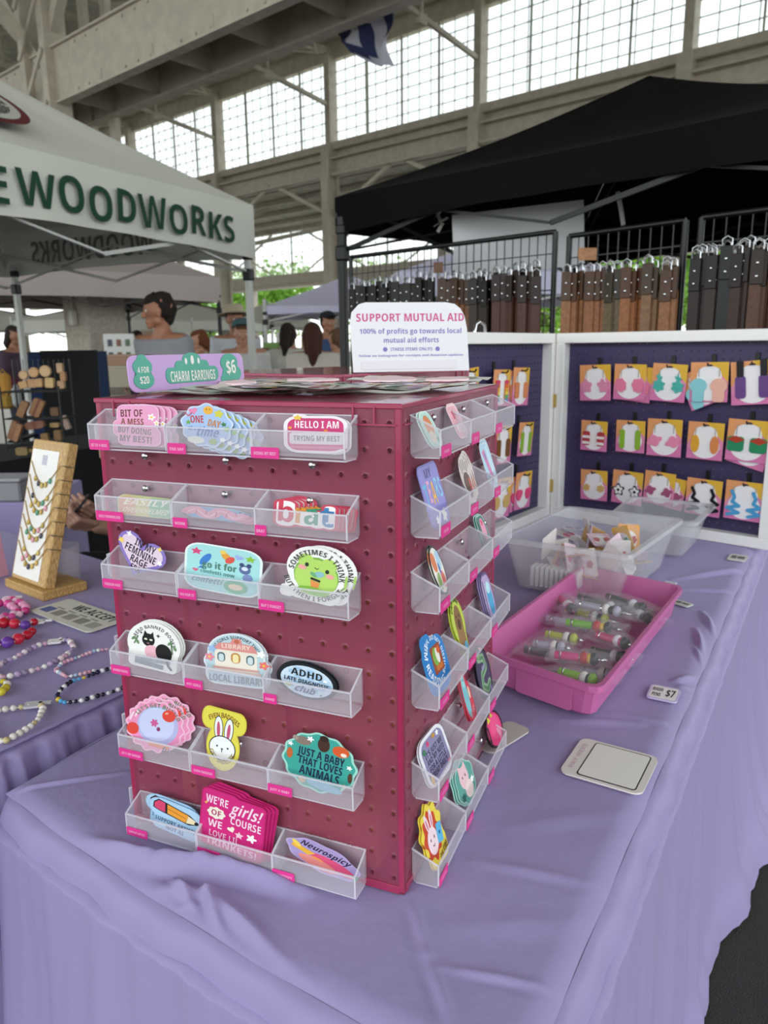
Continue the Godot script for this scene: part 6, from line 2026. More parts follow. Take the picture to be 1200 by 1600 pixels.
func flat_sign(called: String, label: String, p: Array, col: String, kind: String) -> void:
	# p: left front, right front, right back, left back
	var mid: Vector3 = (p[0] + p[1] + p[2] + p[3]) * 0.25
	var ex: Vector3 = ((p[1] - p[0]) + (p[2] - p[3])) * 0.5
	var ey: Vector3 = ((p[3] - p[0]) + (p[2] - p[1])) * 0.5
	var w := ex.length()
	var h := ey.length()
	var x := ex.normalized()
	var y := (ey - x * ey.dot(x)).normalized()
	var o := thing(called, label, "sign", mid + Vector3(0, 0.0035, 0), 0.0, "")
	o.basis = Basis(x, y, x.cross(y))
	var b := nb(Color(col))
	b.slab(p_rr(0, 0, w, h, h * 0.12), -0.002, 0.001)
	part("card", b, "vinyl", o)
	b = nb(Color("26242a"))
	match kind:
		"payment":
			b.slab(p_rr(w * 0.06, 0, w * 0.72, h * 0.9, h * 0.05), 0.001, 0.0014)
			b.col = Color("e8e4de")
			b.slab(p_rr(w * 0.06, 0, w * 0.69, h * 0.86, h * 0.04), 0.0014, 0.0018)
			b.col = Color("d9b7c4")
			text(b, "PAY HERE", Vector3(-w * 0.4, 0, 0.0016), w * 0.055, PI / 2, h * 0.7)
		"pens":
			b.col = Color("efece8")
			b.slab(p_rr(0, 0, w * 0.86, h * 0.84, h * 0.08), 0.001, 0.0013)
			b.col = Color("26242a")
			text(b, "BEADED", Vector3(-w * 0.22, h * 0.18, 0.0016), h * 0.24, 0.0, w * 0.36)
			text(b, "PENS", Vector3(-w * 0.22, -h * 0.2, 0.0016), h * 0.24, 0.0, w * 0.3)
			text(b, "$7", Vector3(w * 0.22, 0, 0.0016), h * 0.5, 0.0, w * 0.3)
		"tiny":
			b.col = Color("6b6a66")
			b.slab(p_rr(-w * 0.22, 0, w * 0.3, h * 0.5, 0.002), 0.001, 0.0013)
			b.slab(p_rr(w * 0.18, 0, w * 0.4, h * 0.4, 0.002), 0.001, 0.0013)
		"accept":
			text(b, "WE ACCEPT", Vector3(w * 0.12, h * 0.24, 0.0014), h * 0.27, 0.0, w * 0.66)
			for k in 5:
				b.col = [Color("5f6a9a"), Color("8f8d84"), Color("96948a"), Color("8c8a80"), Color("a3a197")][k]
				b.slab(p_rr(-w * 0.38 + k * w * 0.19, -h * 0.2, w * 0.14, h * 0.28, 0.003), 0.001, 0.0013)
			b.col = Color("9a988e")
			for k in 4:
				b.slab(p_rr(-w * 0.3 + k * w * 0.19, h * 0.0, w * 0.12, h * 0.05, 0.001), 0.001, 0.0013)
	if kind != "blank":
		part("printing", b, "matte", o)


# ------------------------------------------------------------------ left table
func strand(label: String, pts: Array, cols: Array, r: float, charm: String) -> void:
	var cv := Curve3D.new()
	for k in pts.size():
		var p: Vector3 = pts[k]
		var t: Vector3 = (pts[mini(k + 1, pts.size() - 1)] - pts[maxi(k - 1, 0)]) / 6.0
		cv.add_point(p, -t, t)
	var L := cv.get_baked_length()
	var o := thing("bead_strand", label, "necklace", Vector3(), 0.0, "bead strands on the left table")
	var b := nb(Color("e8e4e0"))
	var line := []
	for k in 60:
		line.append(cv.sample_baked(L * k / 59.0) + Vector3(0, r, 0))
	b.tube(line, r * 0.25, 5)
	part("thread", b, "satin", o)
	var n := int(L / (r * 2.15))
	var kinds := {}
	for k in n:
		var c: String = cols[(k * 7 + k / 5) % cols.size()] if cols.size() < 9 else cols[k * cols.size() / n]
		if c == "":
			continue
		if not kinds.has(c):
			var q := nb(Color(c))
			q.ball(Vector3(), Vector3(1, 0.92, 1), 8, 6)
			kinds[c] = q.mesh(M["gloss"])
		var s := r * (0.8 + 0.35 * absf(sin(k * 2.7)))
		pt("bead", k, kinds[c], o, Transform3D(Basis().scaled(Vector3.ONE * s), cv.sample_baked(L * (k + 0.5) / n) + Vector3(0, s, 0)))
	if charm != "":
		b = nb(Color(charm))
		var at: Vector3 = pts[0]
		b.xf = Transform3D(Basis(Vector3.UP, 0.6) * Basis(Vector3.RIGHT, -PI / 2), at + Vector3(0, 0.004, 0))
		b.slab(p_rr(0, 0, 0.03, 0.022, 0.004), 0.0, 0.004)
		b.slab(p_rr(0.02, 0.004, 0.022, 0.008, 0.003), 0.0, 0.004)
		part("tag", b, "vinyl", o)


func left_table_things() -> void:
	var H := 0.775
	# bamboo necklace stand
	var b0: Vector3 = Vector3(-1.4349, 0.775, -0.6742)
	var b1: Vector3 = Vector3(-1.232, 0.775, -0.6149)
	var b2: Vector3 = Vector3(-1.24, 0.775, -0.7467)
	var ex := (b1 - b0).normalized()
	var ez := Vector3(-ex.z, 0, ex.x)
	if ez.dot(b2 - b1) < 0:
		ez = -ez
	var w := b0.distance_to(b1)
	var dep := absf((b2 - b1).dot(ez))
	var o := thing("necklace_stand", "slanted bamboo stand with a white card and rows of fine gold necklaces", "necklace stand")
	o.transform = Transform3D(Basis(ex, Vector3.UP, -ez), (b0 + b1) * 0.5)
	var b := nb(Color("d6ae6c"))
	b.box(Vector3(0, 0.0125, -dep * 0.5), Vector3(w, 0.025, dep), 0.003)
	part("base", b, "wood", o)
	# slanted board: keeps to the photograph's corners
	var sl := Node3D.new()
	sl.name = "slanted_panel"
	var q0: Vector3 = Vector3(-1.3509, 0.8192, -0.6313)
	o.add_child(sl)
	var bh := 0.385
	sl.transform = Transform3D(Basis(Vector3.RIGHT, -0.28), Vector3(0.0, 0.025, -dep * 0.22))
	b = nb(Color("d9b274"))
	b.box(Vector3(0, bh * 0.5, 0), Vector3(w * 0.86, bh, 0.03), 0.003)
	part("board", b, "wood", sl)
	b = nb(Color("f0ede6"))
	b.slab(p_rr(-w * 0.06, bh * 0.48, w * 0.66, bh * 0.9, 0.004), 0.0152, 0.0164)
	b.col = Color("b9b6c2")
	b.slab(p_rr(-w * 0.05, bh * 0.86, w * 0.12, bh * 0.07, 0.002), 0.0164, 0.0167)
	part("white_card", b, "vinyl", sl)
	for k in 7:
		b = nb(Color("8d7a55"))
		var y := bh * (0.84 - 0.095 * k)
		b.box(Vector3(w * 0.41, y, 0.002), Vector3(w * 0.06, 0.003, 0.032))
		part("notch", b, "wood", sl)
	var pend := ["b9a04a", "3b3a4a", "d2b45a", "c9a94f", "4f9a7a", "c9a94f", "e6a0ac"]
	for k in 7:
		var y := bh * (0.84 - 0.095 * k)
		var line := []
		for s in 17:
			var a := s / 16.0
			line.append(Vector3(-w * 0.36 + w * 0.72 * a, y - 0.055 * sin(PI * a) * (1.0 + 0.25 * (k % 2)), 0.0185))
		b = nb(Color("b08f4a"))
		b.tube(line, 0.0014, 5)
		var nk := tag(mi("necklace", b.mesh(M["satin"])), "thin gold necklace, %s from the top of the bamboo stand" % ["first", "second", "third", "fourth", "fifth", "sixth", "lowest"][k], "necklace", "gold necklaces on the bamboo stand")
		nk.transform = o.transform * sl.transform
		for s in 5:
			b = nb(Color(pend[(k + s) % 7]))
			var a := 0.25 + 0.125 * s
			b.ball(Vector3(-w * 0.36 + w * 0.72 * a, y - 0.055 * sin(PI * a) * (1.0 + 0.25 * (k % 2)) - 0.006, 0.02), Vector3(0.006, 0.008, 0.003), 8, 6)
			part("pendant", b, "gloss", nk)
	# WE ACCEPT card
	flat_sign("sign", "pale WE ACCEPT card with small payment badges in front of the necklace stand", [Vector3(-1.1866, 0.777, -0.54), Vector3(-0.9625, 0.777, -0.4808), Vector3(-0.9194, 0.777, -0.5843), Vector3(-1.1902, 0.777, -0.6511)], "d9d7cb", "accept")
	# pink card at the very edge of the picture
	var p0: Vector3 = Vector3(-1.5261, 0.775, -0.6524)
	var p1: Vector3 = Vector3(-1.5222, 0.775, -0.7617)
	o = thing("backing_card", "tall plain pink card standing at the left edge of the table", "card", (p0 + p1) * 0.5, atan2(-(p1 - p0).z, (p1 - p0).x))
	o.rotate_object_local(Vector3.RIGHT, -0.12)
	b = nb(Color("e3a3b8"))
	b.slab(p_rr(0, 0.17, p0.distance_to(p1), 0.34, 0.004), -0.002, 0.002)
	part("board", b, "vinyl", o)
	b = nb(Color("d98fa8"))
	b.box(Vector3(0, 0.1, -0.04), Vector3(0.04, 0.2, 0.004))
	part("strut", b, "vinyl", o)
	# bead strands
	strand("double loop of pink and magenta beads with white tags at the left", [Vector3(-1.3248, 0.777, -0.59), Vector3(-1.2336, 0.777, -0.5519), Vector3(-1.1986, 0.777, -0.5355), Vector3(-1.1885, 0.777, -0.492), Vector3(-1.212, 0.777, -0.4468), Vector3(-1.2951, 0.777, -0.4992), Vector3(-1.3008, 0.777, -0.5571), Vector3(-1.2046, 0.777, -0.514), Vector3(-1.2091, 0.777, -0.4659)], ["e79ac0", "d84a94", "f0bcd4", "c93a80"], 0.0105, "f2f2f0")
	strand("thick loop of red beads with some purple ones, white tag", [Vector3(-1.1145, 0.777, -0.4881), Vector3(-1.11, 0.777, -0.4504), Vector3(-1.1649, 0.777, -0.4382), Vector3(-1.1908, 0.777, -0.3943), Vector3(-1.0866, 0.777, -0.3236), Vector3(-1.0519, 0.777, -0.3593), Vector3(-1.0568, 0.777, -0.4122), Vector3(-1.0764, 0.777, -0.4376)], ["c41f38", "b81c34", "d12c44", "6a3f9c"], 0.0125, "f4f4f2")
	strand("long loop of pale mixed beads with a white heart", [Vector3(-0.9815, 0.777, -0.4091), Vector3(-0.9963, 0.777, -0.3805), Vector3(-0.9929, 0.777, -0.323), Vector3(-0.9901, 0.777, -0.2757), Vector3(-0.9756, 0.777, -0.2419), Vector3(-0.9287, 0.777, -0.2285), Vector3(-0.9076, 0.777, -0.2616), Vector3(-0.8956, 0.777, -0.3052), Vector3(-0.8932, 0.777, -0.347), Vector3(-0.9141, 0.777, -0.3967), Vector3(-0.9577, 0.777, -0.426), Vector3(-0.985, 0.777, -0.4235)], ["e9d6dc", "c9a0b4", "f0ece6", "b9a0c8", "8f7f9c", "e0c96a"], 0.0062, "f2f0ee")
	strand("thin pink and pale blue strand with small pearls", [Vector3(-0.8436, 0.777, -0.4236), Vector3(-0.8621, 0.777, -0.4018), Vector3(-0.8728, 0.777, -0.3618), Vector3(-0.8782, 0.777, -0.3253), Vector3(-0.8663, 0.777, -0.2967), Vector3(-0.8213, 0.777, -0.2821), Vector3(-0.7991, 0.777, -0.3032), Vector3(-0.7883, 0.777, -0.3266)], ["e8b6c4", "a9c6e0", "f0ecec", "d99ab0"], 0.004, "")
	strand("black and white beaded strand with yellow and sky blue parts", [Vector3(-0.7576, 0.777, -0.358), Vector3(-0.7686, 0.777, -0.3374), Vector3(-0.7773, 0.777, -0.3148), Vector3(-0.7831, 0.777, -0.2968), Vector3(-0.7941, 0.777, -0.268), Vector3(-0.7871, 0.777, -0.2352), Vector3(-0.7743, 0.777, -0.2117), Vector3(-0.7549, 0.777, -0.1972), Vector3(-0.7379, 0.777, -0.1956), Vector3(-0.7149, 0.777, -0.2126), Vector3(-0.7018, 0.777, -0.2341), Vector3(-0.6877, 0.777, -0.262), Vector3(-0.6781, 0.777, -0.2858)], ["f2f2f2", "16162a", "f2f2f2", "1b1b3c", "1b1b3c", "e6c23c", "5aa6d8", "5aa6d8", "16162a", "f2f2f2", "16162a", "f2f2f2", "16162a", "1b1b4a", "e6c23c", "5aa6d8", "5aa6d8", "16162a", "f2f2f2", "16162a", "f2f2f2", "16162a", "f2f2f2", "16162a", "f2f2f2", "16162a"], 0.0045, "")
	strand("pearl strand with a silver clasp nearest the table edge", [Vector3(-0.7831, 0.777, -0.1649), Vector3(-0.7991, 0.777, -0.1482), Vector3(-0.8215, 0.777, -0.1267), Vector3(-0.8328, 0.777, -0.1096), Vector3(-0.7786, 0.777, -0.0589), Vector3(-0.7235, 0.777, -0.0493), Vector3(-0.7202, 0.777, -0.0771), Vector3(-0.723, 0.777, -0.1036), Vector3(-0.7338, 0.777, -0.133), Vector3(-0.7538, 0.777, -0.1606), Vector3(-0.7699, 0.777, -0.17)], ["eeeae2", "d8d0c6", "e4dcd4", "c9b98a"], 0.0058, "c9c9cc")
	strand("small yellow and white beaded ring at the left", [Vector3(-0.9237, 0.777, -0.2182), Vector3(-0.8977, 0.777, -0.2102), Vector3(-0.8747, 0.777, -0.1842), Vector3(-0.8817, 0.777, -0.1703), Vector3(-0.9208, 0.777, -0.1895), Vector3(-0.931, 0.777, -0.2215)], ["d8c83a", "e6e2da", "c9b42f"], 0.008, "")
	# clear acrylic cup behind the stand
	b = B.new()
	var cu: Vector3 = Vector3(-1.3223, 0.777, -0.7834)
	b.lathe([Vector2(0.0, 0.0), Vector2(0.04, 0.0), Vector2(0.044, 0.1), Vector2(0.042, 0.1), Vector2(0.038, 0.004), Vector2(0, 0.004)], cu, 18)
	tag(part("acrylic_cup", b, "clear_bin", self), "clear plastic cup standing on the base of the bamboo stand", "cup")


# ------------------------------------------------------------------ bodies: joined tapered capsules, meshed as surface nets
func sdf(b: B, caps: Array, cell: float, k: float, clips: Array = []) -> void:
	var lo := Vector3.ONE * 1e9
	var hi := -lo
	for c in caps:
		var r: float = maxf(c[2], c[3])
		lo = lo.min(c[0] - Vector3.ONE * r).min(c[1] - Vector3.ONE * r)
		hi = hi.max(c[0] + Vector3.ONE * r).max(c[1] + Vector3.ONE * r)
	lo -= Vector3.ONE * cell * 2.5
	hi += Vector3.ONE * cell * 2.5
	var n := Vector3i(((hi - lo) / cell).ceil()) + Vector3i.ONE
	var f := PackedFloat32Array()
	f.resize(n.x * n.y * n.z)
	f.fill(9.0)
	var sx := 1
	var sy := n.x
	var sz := n.x * n.y
	for c in caps:
		var a: Vector3 = c[0]
		var d: Vector3 = c[1] - a
		var dd := maxf(d.length_squared(), 1e-9)
		var ra: float = c[2]
		var dr: float = c[3] - ra
		var sub: bool = c.size() > 4 and c[4]
		var m := maxf(c[2], c[3]) + k + cell * 1.5
		var p0 := Vector3i(((a.min(c[1]) - Vector3.ONE * m - lo) / cell).floor()).clamp(Vector3i.ZERO, n - Vector3i.ONE)
		var p1 := Vector3i(((a.max(c[1]) + Vector3.ONE * m - lo) / cell).ceil()).clamp(Vector3i.ZERO, n - Vector3i.ONE)
		for z in range(p0.z, p1.z + 1):
			for y in range(p0.y, p1.y + 1):
				var p := lo + Vector3(p0.x, y, z) * cell - a
				var at := p0.x + y * sy + z * sz
				for x in range(p0.x, p1.x + 1):
					var t := clampf(p.dot(d) / dd, 0.0, 1.0)
					var v := (p - d * t).length() - ra - dr * t
					var o := f[at]
					if sub:
						f[at] = maxf(o, -v)
					else:
						var h := maxf(k - absf(o - v), 0.0)
						f[at] = minf(o, v) - h * h * 0.25 / k
					p.x += cell
					at += 1
	for c in clips:
		var cp: Vector3 = c[0]
		var cn: Vector3 = c[1]
		for z in n.z:
			for y in n.y:
				var at := y * sy + z * sz
				var w := (lo + Vector3(0, y, z) * cell - cp).dot(cn)
				for x in n.x:
					if w > f[at]:
						f[at] = w
					w += cn.x * cell
					at += 1
	var idx := PackedInt32Array()
	idx.resize(f.size())
	idx.fill(-1)
	var pos := PackedVector3Array()
	var nor := PackedVector3Array()
	var off := [0, sx, sy, sx + sy, sz, sx + sz, sy + sz, sx + sy + sz]
	var edges := [[0, 1], [2, 3], [4, 5], [6, 7], [0, 2], [1, 3], [4, 6], [5, 7], [0, 4], [1, 5], [2, 6], [3, 7]]
	for z in n.z - 1:
		for y in n.y - 1:
			var at := y * sy + z * sz
			for x in n.x - 1:
				var v0 := f[at] < 0.0
				if v0 != (f[at + sx] < 0.0) or v0 != (f[at + sy] < 0.0) or v0 != (f[at + sz] < 0.0) or v0 != (f[at + sx + sy] < 0.0) or v0 != (f[at + sx + sz] < 0.0) or v0 != (f[at + sy + sz] < 0.0) or v0 != (f[at + sx + sy + sz] < 0.0):
					var s := Vector3()
					var cnt := 0
					for e in edges:
						var fa := f[at + off[e[0]]]
						var fb := f[at + off[e[1]]]
						if (fa < 0.0) != (fb < 0.0):
							var t := fa / (fa - fb)
							var ca := Vector3(e[0] & 1, (e[0] >> 1) & 1, (e[0] >> 2) & 1)
							var cb := Vector3(e[1] & 1, (e[1] >> 1) & 1, (e[1] >> 2) & 1)
							s += ca.lerp(cb, t)
							cnt += 1
					idx[at] = pos.size()
					pos.append(lo + (Vector3(x, y, z) + s / cnt) * cell)
					var g := Vector3(f[at + 1] + f[at + 1 + sy] + f[at + 1 + sz] + f[at + 1 + sy + sz] - f[at] - f[at + sy] - f[at + sz] - f[at + sy + sz],
						f[at + sy] + f[at + 1 + sy] + f[at + sy + sz] + f[at + 1 + sy + sz] - f[at] - f[at + 1] - f[at + sz] - f[at + 1 + sz],
						f[at + sz] + f[at + 1 + sz] + f[at + sy + sz] + f[at + 1 + sy + sz] - f[at] - f[at + 1] - f[at + sy] - f[at + 1 + sy])
					nor.append(g.normalized())
				at += 1
	var st := [sx, sy, sz]
	for z in range(1, n.z - 1):
		for y in range(1, n.y - 1):
			var at := y * sy + z * sz + 1
			for x in range(1, n.x - 1):
				var i := f[at] < 0.0
				for ax in 3:
					if i != (f[at + st[ax]] < 0.0):
						var u: int = st[(ax + 1) % 3]
						var w: int = st[(ax + 2) % 3]
						var q := [idx[at], idx[at - u], idx[at - u - w], idx[at - w]]
						if q[0] >= 0 and q[1] >= 0 and q[2] >= 0 and q[3] >= 0:
							b.tri(pos[q[0]], pos[q[1]], pos[q[2]], nor[q[0]], nor[q[1]], nor[q[2]])
							b.tri(pos[q[0]], pos[q[2]], pos[q[3]], nor[q[0]], nor[q[2]], nor[q[3]])
				at += 1


func hand_caps(w: Vector3, d: Vector3, palm: Vector3, thumb_side: float, curl: float) -> Array:
	d = d.normalized()
	var s := d.cross(palm).normalized() * thumb_side     # towards the thumb
	var n := s.cross(d).normalized()
	if n.dot(palm) < 0:
		n = -n
	var c := []
	for k in 4:
		var o := s * (0.026 - 0.0175 * k)
		var kn := w + d * (0.085 - 0.004 * absf(k - 1)) + o * 1.05
		c.append([w + d * 0.012 + o * 0.7, kn, 0.0125, 0.0105])
		var len: float = [0.042, 0.047, 0.043, 0.034][k]
		var a := curl * (1.0 + 0.12 * k)
		var p := kn
		for j in 3:
			var dir := d * cos(a) + n * sin(a)
			var q: Vector3 = p + dir * len * [1.0, 0.65, 0.5][j]
			c.append([p, q, 0.0092 - 0.0008 * j, 0.0086 - 0.0008 * j])
			p = q
			a += curl * 1.1
	var tb := w + d * 0.03 + s * 0.024
	var tm := tb + (d * 0.7 + s * 0.75 + n * 0.3).normalized() * 0.04
	c.append([w + d * 0.015 + s * 0.012, tb, 0.014, 0.0125])
	c.append([tb, tm, 0.0115, 0.0098])
	c.append([tm, tm + (d * 0.85 + s * 0.25 + n * 0.5).normalized() * 0.032, 0.0096, 0.0078])
	return c


func person(label: String, at: Vector3, yaw: float, o: Dictionary) -> Node3D:
	var h: float = o.get("h", 1.75) / 1.75
	var cell: float = o.get("cell", 0.022)
	var j := {"pelvis": Vector3(0, 0.95, 0), "waist": Vector3(0, 1.08, 0.0), "chest": Vector3(0, 1.28, 0.0), "neck": Vector3(0, 1.46, -0.01), "head": Vector3(0, 1.62, 0.02)}
	for s in [-1.0, 1.0]:
		var k := "l" if s > 0 else "r"
		j["sh" + k] = Vector3(0.185 * s, 1.41, 0)
		j["el" + k] = Vector3(0.235 * s, 1.12, -0.03)
		j["wr" + k] = Vector3(0.225 * s, 0.88, 0.08)
		j["hip" + k] = Vector3(0.09 * s, 0.92, 0)
		j["kn" + k] = Vector3(0.1 * s, 0.5, 0.02)
		j["an" + k] = Vector3(0.1 * s, 0.08, -0.02)
		j["toe" + k] = Vector3(0.12 * s, 0.03, 0.14)
	for k in o.get("j", {}):
		j[k] = o.j[k]
	for k in j:
		j[k] *= h
	var hy: float = o.get("head_yaw", 0.0)
	var root := thing("person", label, "person", at, yaw)
	var skin := Color(o.get("skin", "c48f74"))
	var b := nb(skin)
	var torso := [[j.pelvis + Vector3(-0.06, 0, 0), j.pelvis + Vector3(0.06, 0, 0), 0.105, 0.105], [j.pelvis, j.waist, 0.12, 0.112], [j.waist + Vector3(-0.04, 0, 0), j.chest + Vector3(-0.075, 0, 0), 0.1, 0.112], [j.waist + Vector3(0.04, 0, 0), j.chest + Vector3(0.075, 0, 0), 0.1, 0.112], [j.chest + Vector3(-0.07, 0.02, 0), j.chest + Vector3(0.07, 0.02, 0), 0.115, 0.115],
		[j.shl * 0.75 + j.shr * 0.25, j.shl, 0.075, 0.062], [j.shr * 0.75 + j.shl * 0.25, j.shr, 0.075, 0.062], [j.chest + Vector3(0, 0.08, 0), j.neck, 0.09, 0.062]]
	var arms := []
	var legs := []
	for k in ["l", "r"]:
		arms.append([j["sh" + k], j["el" + k], 0.052, 0.041])
		arms.append([j["el" + k], j["wr" + k], 0.041, 0.028])
		legs.append([j["hip" + k], j["kn" + k], 0.09, 0.058])
		legs.append([j["kn" + k], j["an" + k], 0.056, 0.038])
		legs.append([j["an" + k] + Vector3(0, -0.03, -0.03), j["toe" + k], 0.038, 0.03])
	var neck := [[j.neck + Vector3(0, -0.04, 0), j.head + Vector3(0, -0.06, -0.02), 0.058, 0.054]]
	sdf(b, torso + arms + legs + neck, cell, 0.035)
	# head on a finer grid
	var hb_ := Basis(Vector3.UP, hy) * Basis(Vector3.RIGHT, o.get("nod", 0.0))
	var hc: Vector3 = j.head
	var hd := func(x: float, y: float, z: float) -> Vector3: return hc + hb_ * Vector3(x, y, z)
	var head := [[hd.call(0, 0.045, -0.025), hd.call(0, 0.03, 0.018), 0.085, 0.078], [hd.call(-0.02, 0.01, 0.02), hd.call(0.02, 0.01, 0.02), 0.064, 0.064], [hd.call(0, -0.045, 0.03), hd.call(0, -0.092, 0.062), 0.056, 0.026], [hd.call(-0.035, -0.06, 0.01), hd.call(0.035, -0.06, 0.01), 0.034, 0.034],
		[hd.call(0, 0.012, 0.088), hd.call(0, -0.028, 0.108), 0.011, 0.014], [hd.call(-0.014, -0.034, 0.096), hd.call(0.014, -0.034, 0.096), 0.009, 0.009], [hd.call(-0.032, 0.03, 0.08), hd.call(0.032, 0.03, 0.08), 0.012, 0.012], [hd.call(-0.02, -0.062, 0.084), hd.call(0.02, -0.062, 0.084), 0.008, 0.008], [hd.call(-0.018, -0.074, 0.082), hd.call(0.018, -0.074, 0.082), 0.009, 0.009],
		[hd.call(0.078, 0.012, 0.0), hd.call(0.083, -0.03, 0.006), 0.014, 0.009], [hd.call(-0.078, 0.012, 0.0), hd.call(-0.083, -0.03, 0.006), 0.014, 0.009], [hd.call(-0.03, 0.008, 0.098), hd.call(-0.028, 0.008, 0.098), 0.013, 0.013, true], [hd.call(0.03, 0.008, 0.098), hd.call(0.028, 0.008, 0.098), 0.013, 0.013, true], [hd.call(0, -0.09, -0.02), j.neck, 0.05, 0.055]]
	sdf(b, head, o.get("head_cell", 0.009), 0.014)
	for k in ["l", "r"]:
		var d: Vector3 = (j["wr" + k] - j["el" + k]).normalized()
		var pn: Vector3 = o.get("palm" + k, Vector3(-1 if k == "l" else 1, 0, 0))
		sdf(b, hand_caps(j["wr" + k], d, pn, o.get("ts" + k, 1.0 if k == "l" else -1.0), o.get("curl", 0.35)), o.get("hand_cell", 0.006), 0.006)
	part("body", b, "skin", root)
	b = nb(Color("f4f2ee"))
	for s in [-1.0, 1.0]:
		b.ball(hd.call(0.03 * s, 0.008, 0.083), Vector3.ONE * 0.011, 8, 6)
	var ey := part("eyes", b, "gloss", root)
	b = nb(Color("2a1d18"))
	for s in [-1.0, 1.0]:
		b.ball(hd.call(0.03 * s, 0.008, 0.0915), Vector3.ONE * 0.0048, 6, 4)
	part("irises", b, "gloss", ey)
	b = nb(skin.lerp(Color("9c4a48"), 0.5))
	b.tube([hd.call(-0.022, -0.068, 0.088), hd.call(0, -0.0675, 0.0945), hd.call(0.022, -0.068, 0.088)], [0.002, 0.0042, 0.002], 6)
	part("lips", b, "skin", root)
	# hair
	b = nb(Color(o.get("hair", "2b1f1a")))
	var hair := [[hd.call(0, 0.062, -0.03), hd.call(0, 0.058, 0.028), 0.081, 0.069], [hd.call(-0.045, 0.03, -0.03), hd.call(-0.045, 0.0, -0.04), 0.052, 0.045], [hd.call(0.045, 0.03, -0.03), hd.call(0.045, 0.0, -0.04), 0.052, 0.045], [hd.call(0, 0.02, -0.07), hd.call(0, -0.05, -0.06), 0.06, 0.045]]
	if o.get("curly", false):
		for k in 26:
			var a := k * 2.4
			var t := k / 26.0
			hair.append([hd.call(cos(a) * 0.075 * (1.0 - 0.45 * t), 0.035 + 0.082 * t, sin(a) * 0.08 * (1.0 - 0.4 * t) - 0.02), hd.call(cos(a) * 0.08 * (1.0 - 0.45 * t), 0.038 + 0.085 * t, sin(a) * 0.085 * (1.0 - 0.4 * t) - 0.02), 0.022, 0.02])
	if o.has("long"):
		var l: float = o.long
		hair.append_array([[hd.call(0, 0.0, -0.08), hd.call(0, -l * 0.5, -0.11), 0.056, 0.05], [hd.call(0, -l * 0.5, -0.11), hd.call(0.01, -l, -0.12), 0.05, 0.02], [hd.call(-0.06, 0.0, -0.03), hd.call(-0.05, -l * 0.45, -0.08), 0.04, 0.03], [hd.call(0.06, 0.0, -0.03), hd.call(0.05, -l * 0.45, -0.08), 0.04, 0.03]])
	sdf(b, hair, o.get("head_cell", 0.009), 0.006 if o.get("curly", false) else 0.012, [[hd.call(0, 0.04, 0.085), hb_ * Vector3(0, -0.55, 0.83)]] if not o.has("bald") else [])
	part("hair", b, "fabric", root)
	# clothes follow the body a little outside it
	var fat := func(list: Array, d: float) -> Array:
		var r := []
		for c in list:
			r.append([c[0], c[1], c[2] + d, c[3] + d])
		return r
	var sl: float = o.get("sleeve", 0.75)
	b = nb(Color(o.get("shirt", "8a8a8c")))
	var sc: Array = fat.call(torso, 0.013)
	for k in ["l", "r"]:
		var e: Vector3 = j["sh" + k].lerp(j["el" + k], minf(sl, 1.0))
		sc.append([j["sh" + k], e, 0.074, 0.066])
		if sl > 1.0:
			sc.append([e, j["el" + k].lerp(j["wr" + k], sl - 1.0), 0.056, 0.042])
	sdf(b, sc, cell, 0.03, [[j.neck + Vector3(0, -0.005, 0.02), Vector3(0, 0.95, 0.3)]] + ([[j.pelvis + Vector3(0, -0.06, 0), Vector3(0, -1, 0)]] if not o.has("seated") else []))
	var sh := part("shirt", b, "fabric", root)
	if o.has("print"):
		b = nb(Color(o.print))
		for k in 11:
			var a := (k - 5) * 0.16
			b.xf = Transform3D(Basis(Vector3.UP, a) , j.chest + Vector3(sin(a) * 0.15, 0.045 - 0.3 * a * a * 0.1, cos(a) * 0.138))
			b.box(Vector3(), Vector3(0.017, 0.026, 0.004))
			if absf(a) < 0.3:
				b.box(Vector3(0, -0.06, 0), Vector3(0.02, 0.03, 0.004))
		part("chest_print", b, "fabric", sh)
	b = nb(Color(o.get("trousers", "33363f")))
	var tc: Array = fat.call(legs, 0.012)
	tc.append([j.pelvis + Vector3(-0.06, -0.02, 0), j.pelvis + Vector3(0.06, -0.02, 0), 0.116, 0.116])
	sdf(b, tc, cell, 0.03, [[j.pelvis + Vector3(0, 0.06, 0), Vector3(0, 1, 0)]] if not o.has("seated") else [])
	part("trousers", b, "fabric", root)
	if o.has("hat"):
		b = nb(Color(o.hat))
		b.xf = Transform3D(hb_ * Basis(Vector3.RIGHT, -0.12), hd.call(0, 0.075, -0.012))
		if o.get("cap", false):
			b.lathe([Vector2(0.103, 0.0), Vector2(0.102, 0.03), Vector2(0.085, 0.062), Vector2(0.045, 0.082), Vector2(0, 0.086)], Vector3(), 18)
			b.box(Vector3(0, 0.005, 0.135), Vector3(0.13, 0.008, 0.09), 0.003)
		else:
			b.lathe([Vector2(0.1, -0.002), Vector2(0.175, -0.02), Vector2(0.178, -0.014), Vector2(0.105, 0.008), Vector2(0.1, 0.06), Vector2(0.085, 0.085), Vector2(0, 0.09)], Vector3(), 20)
		part("hat", b, "fabric", root)
	return root


func facing(px_right: float, toward: float) -> float:
	# how a person faces, from how far to the photograph's right and towards the photographer
	var d := Vector3(0.924, 0, -0.382) * px_right + Vector3(0.385, 0, 0.926) * toward
	return atan2(d.x, d.z)


func foot(p: Vector3) -> Vector3:
	return Vector3(p.x, 0, p.z)


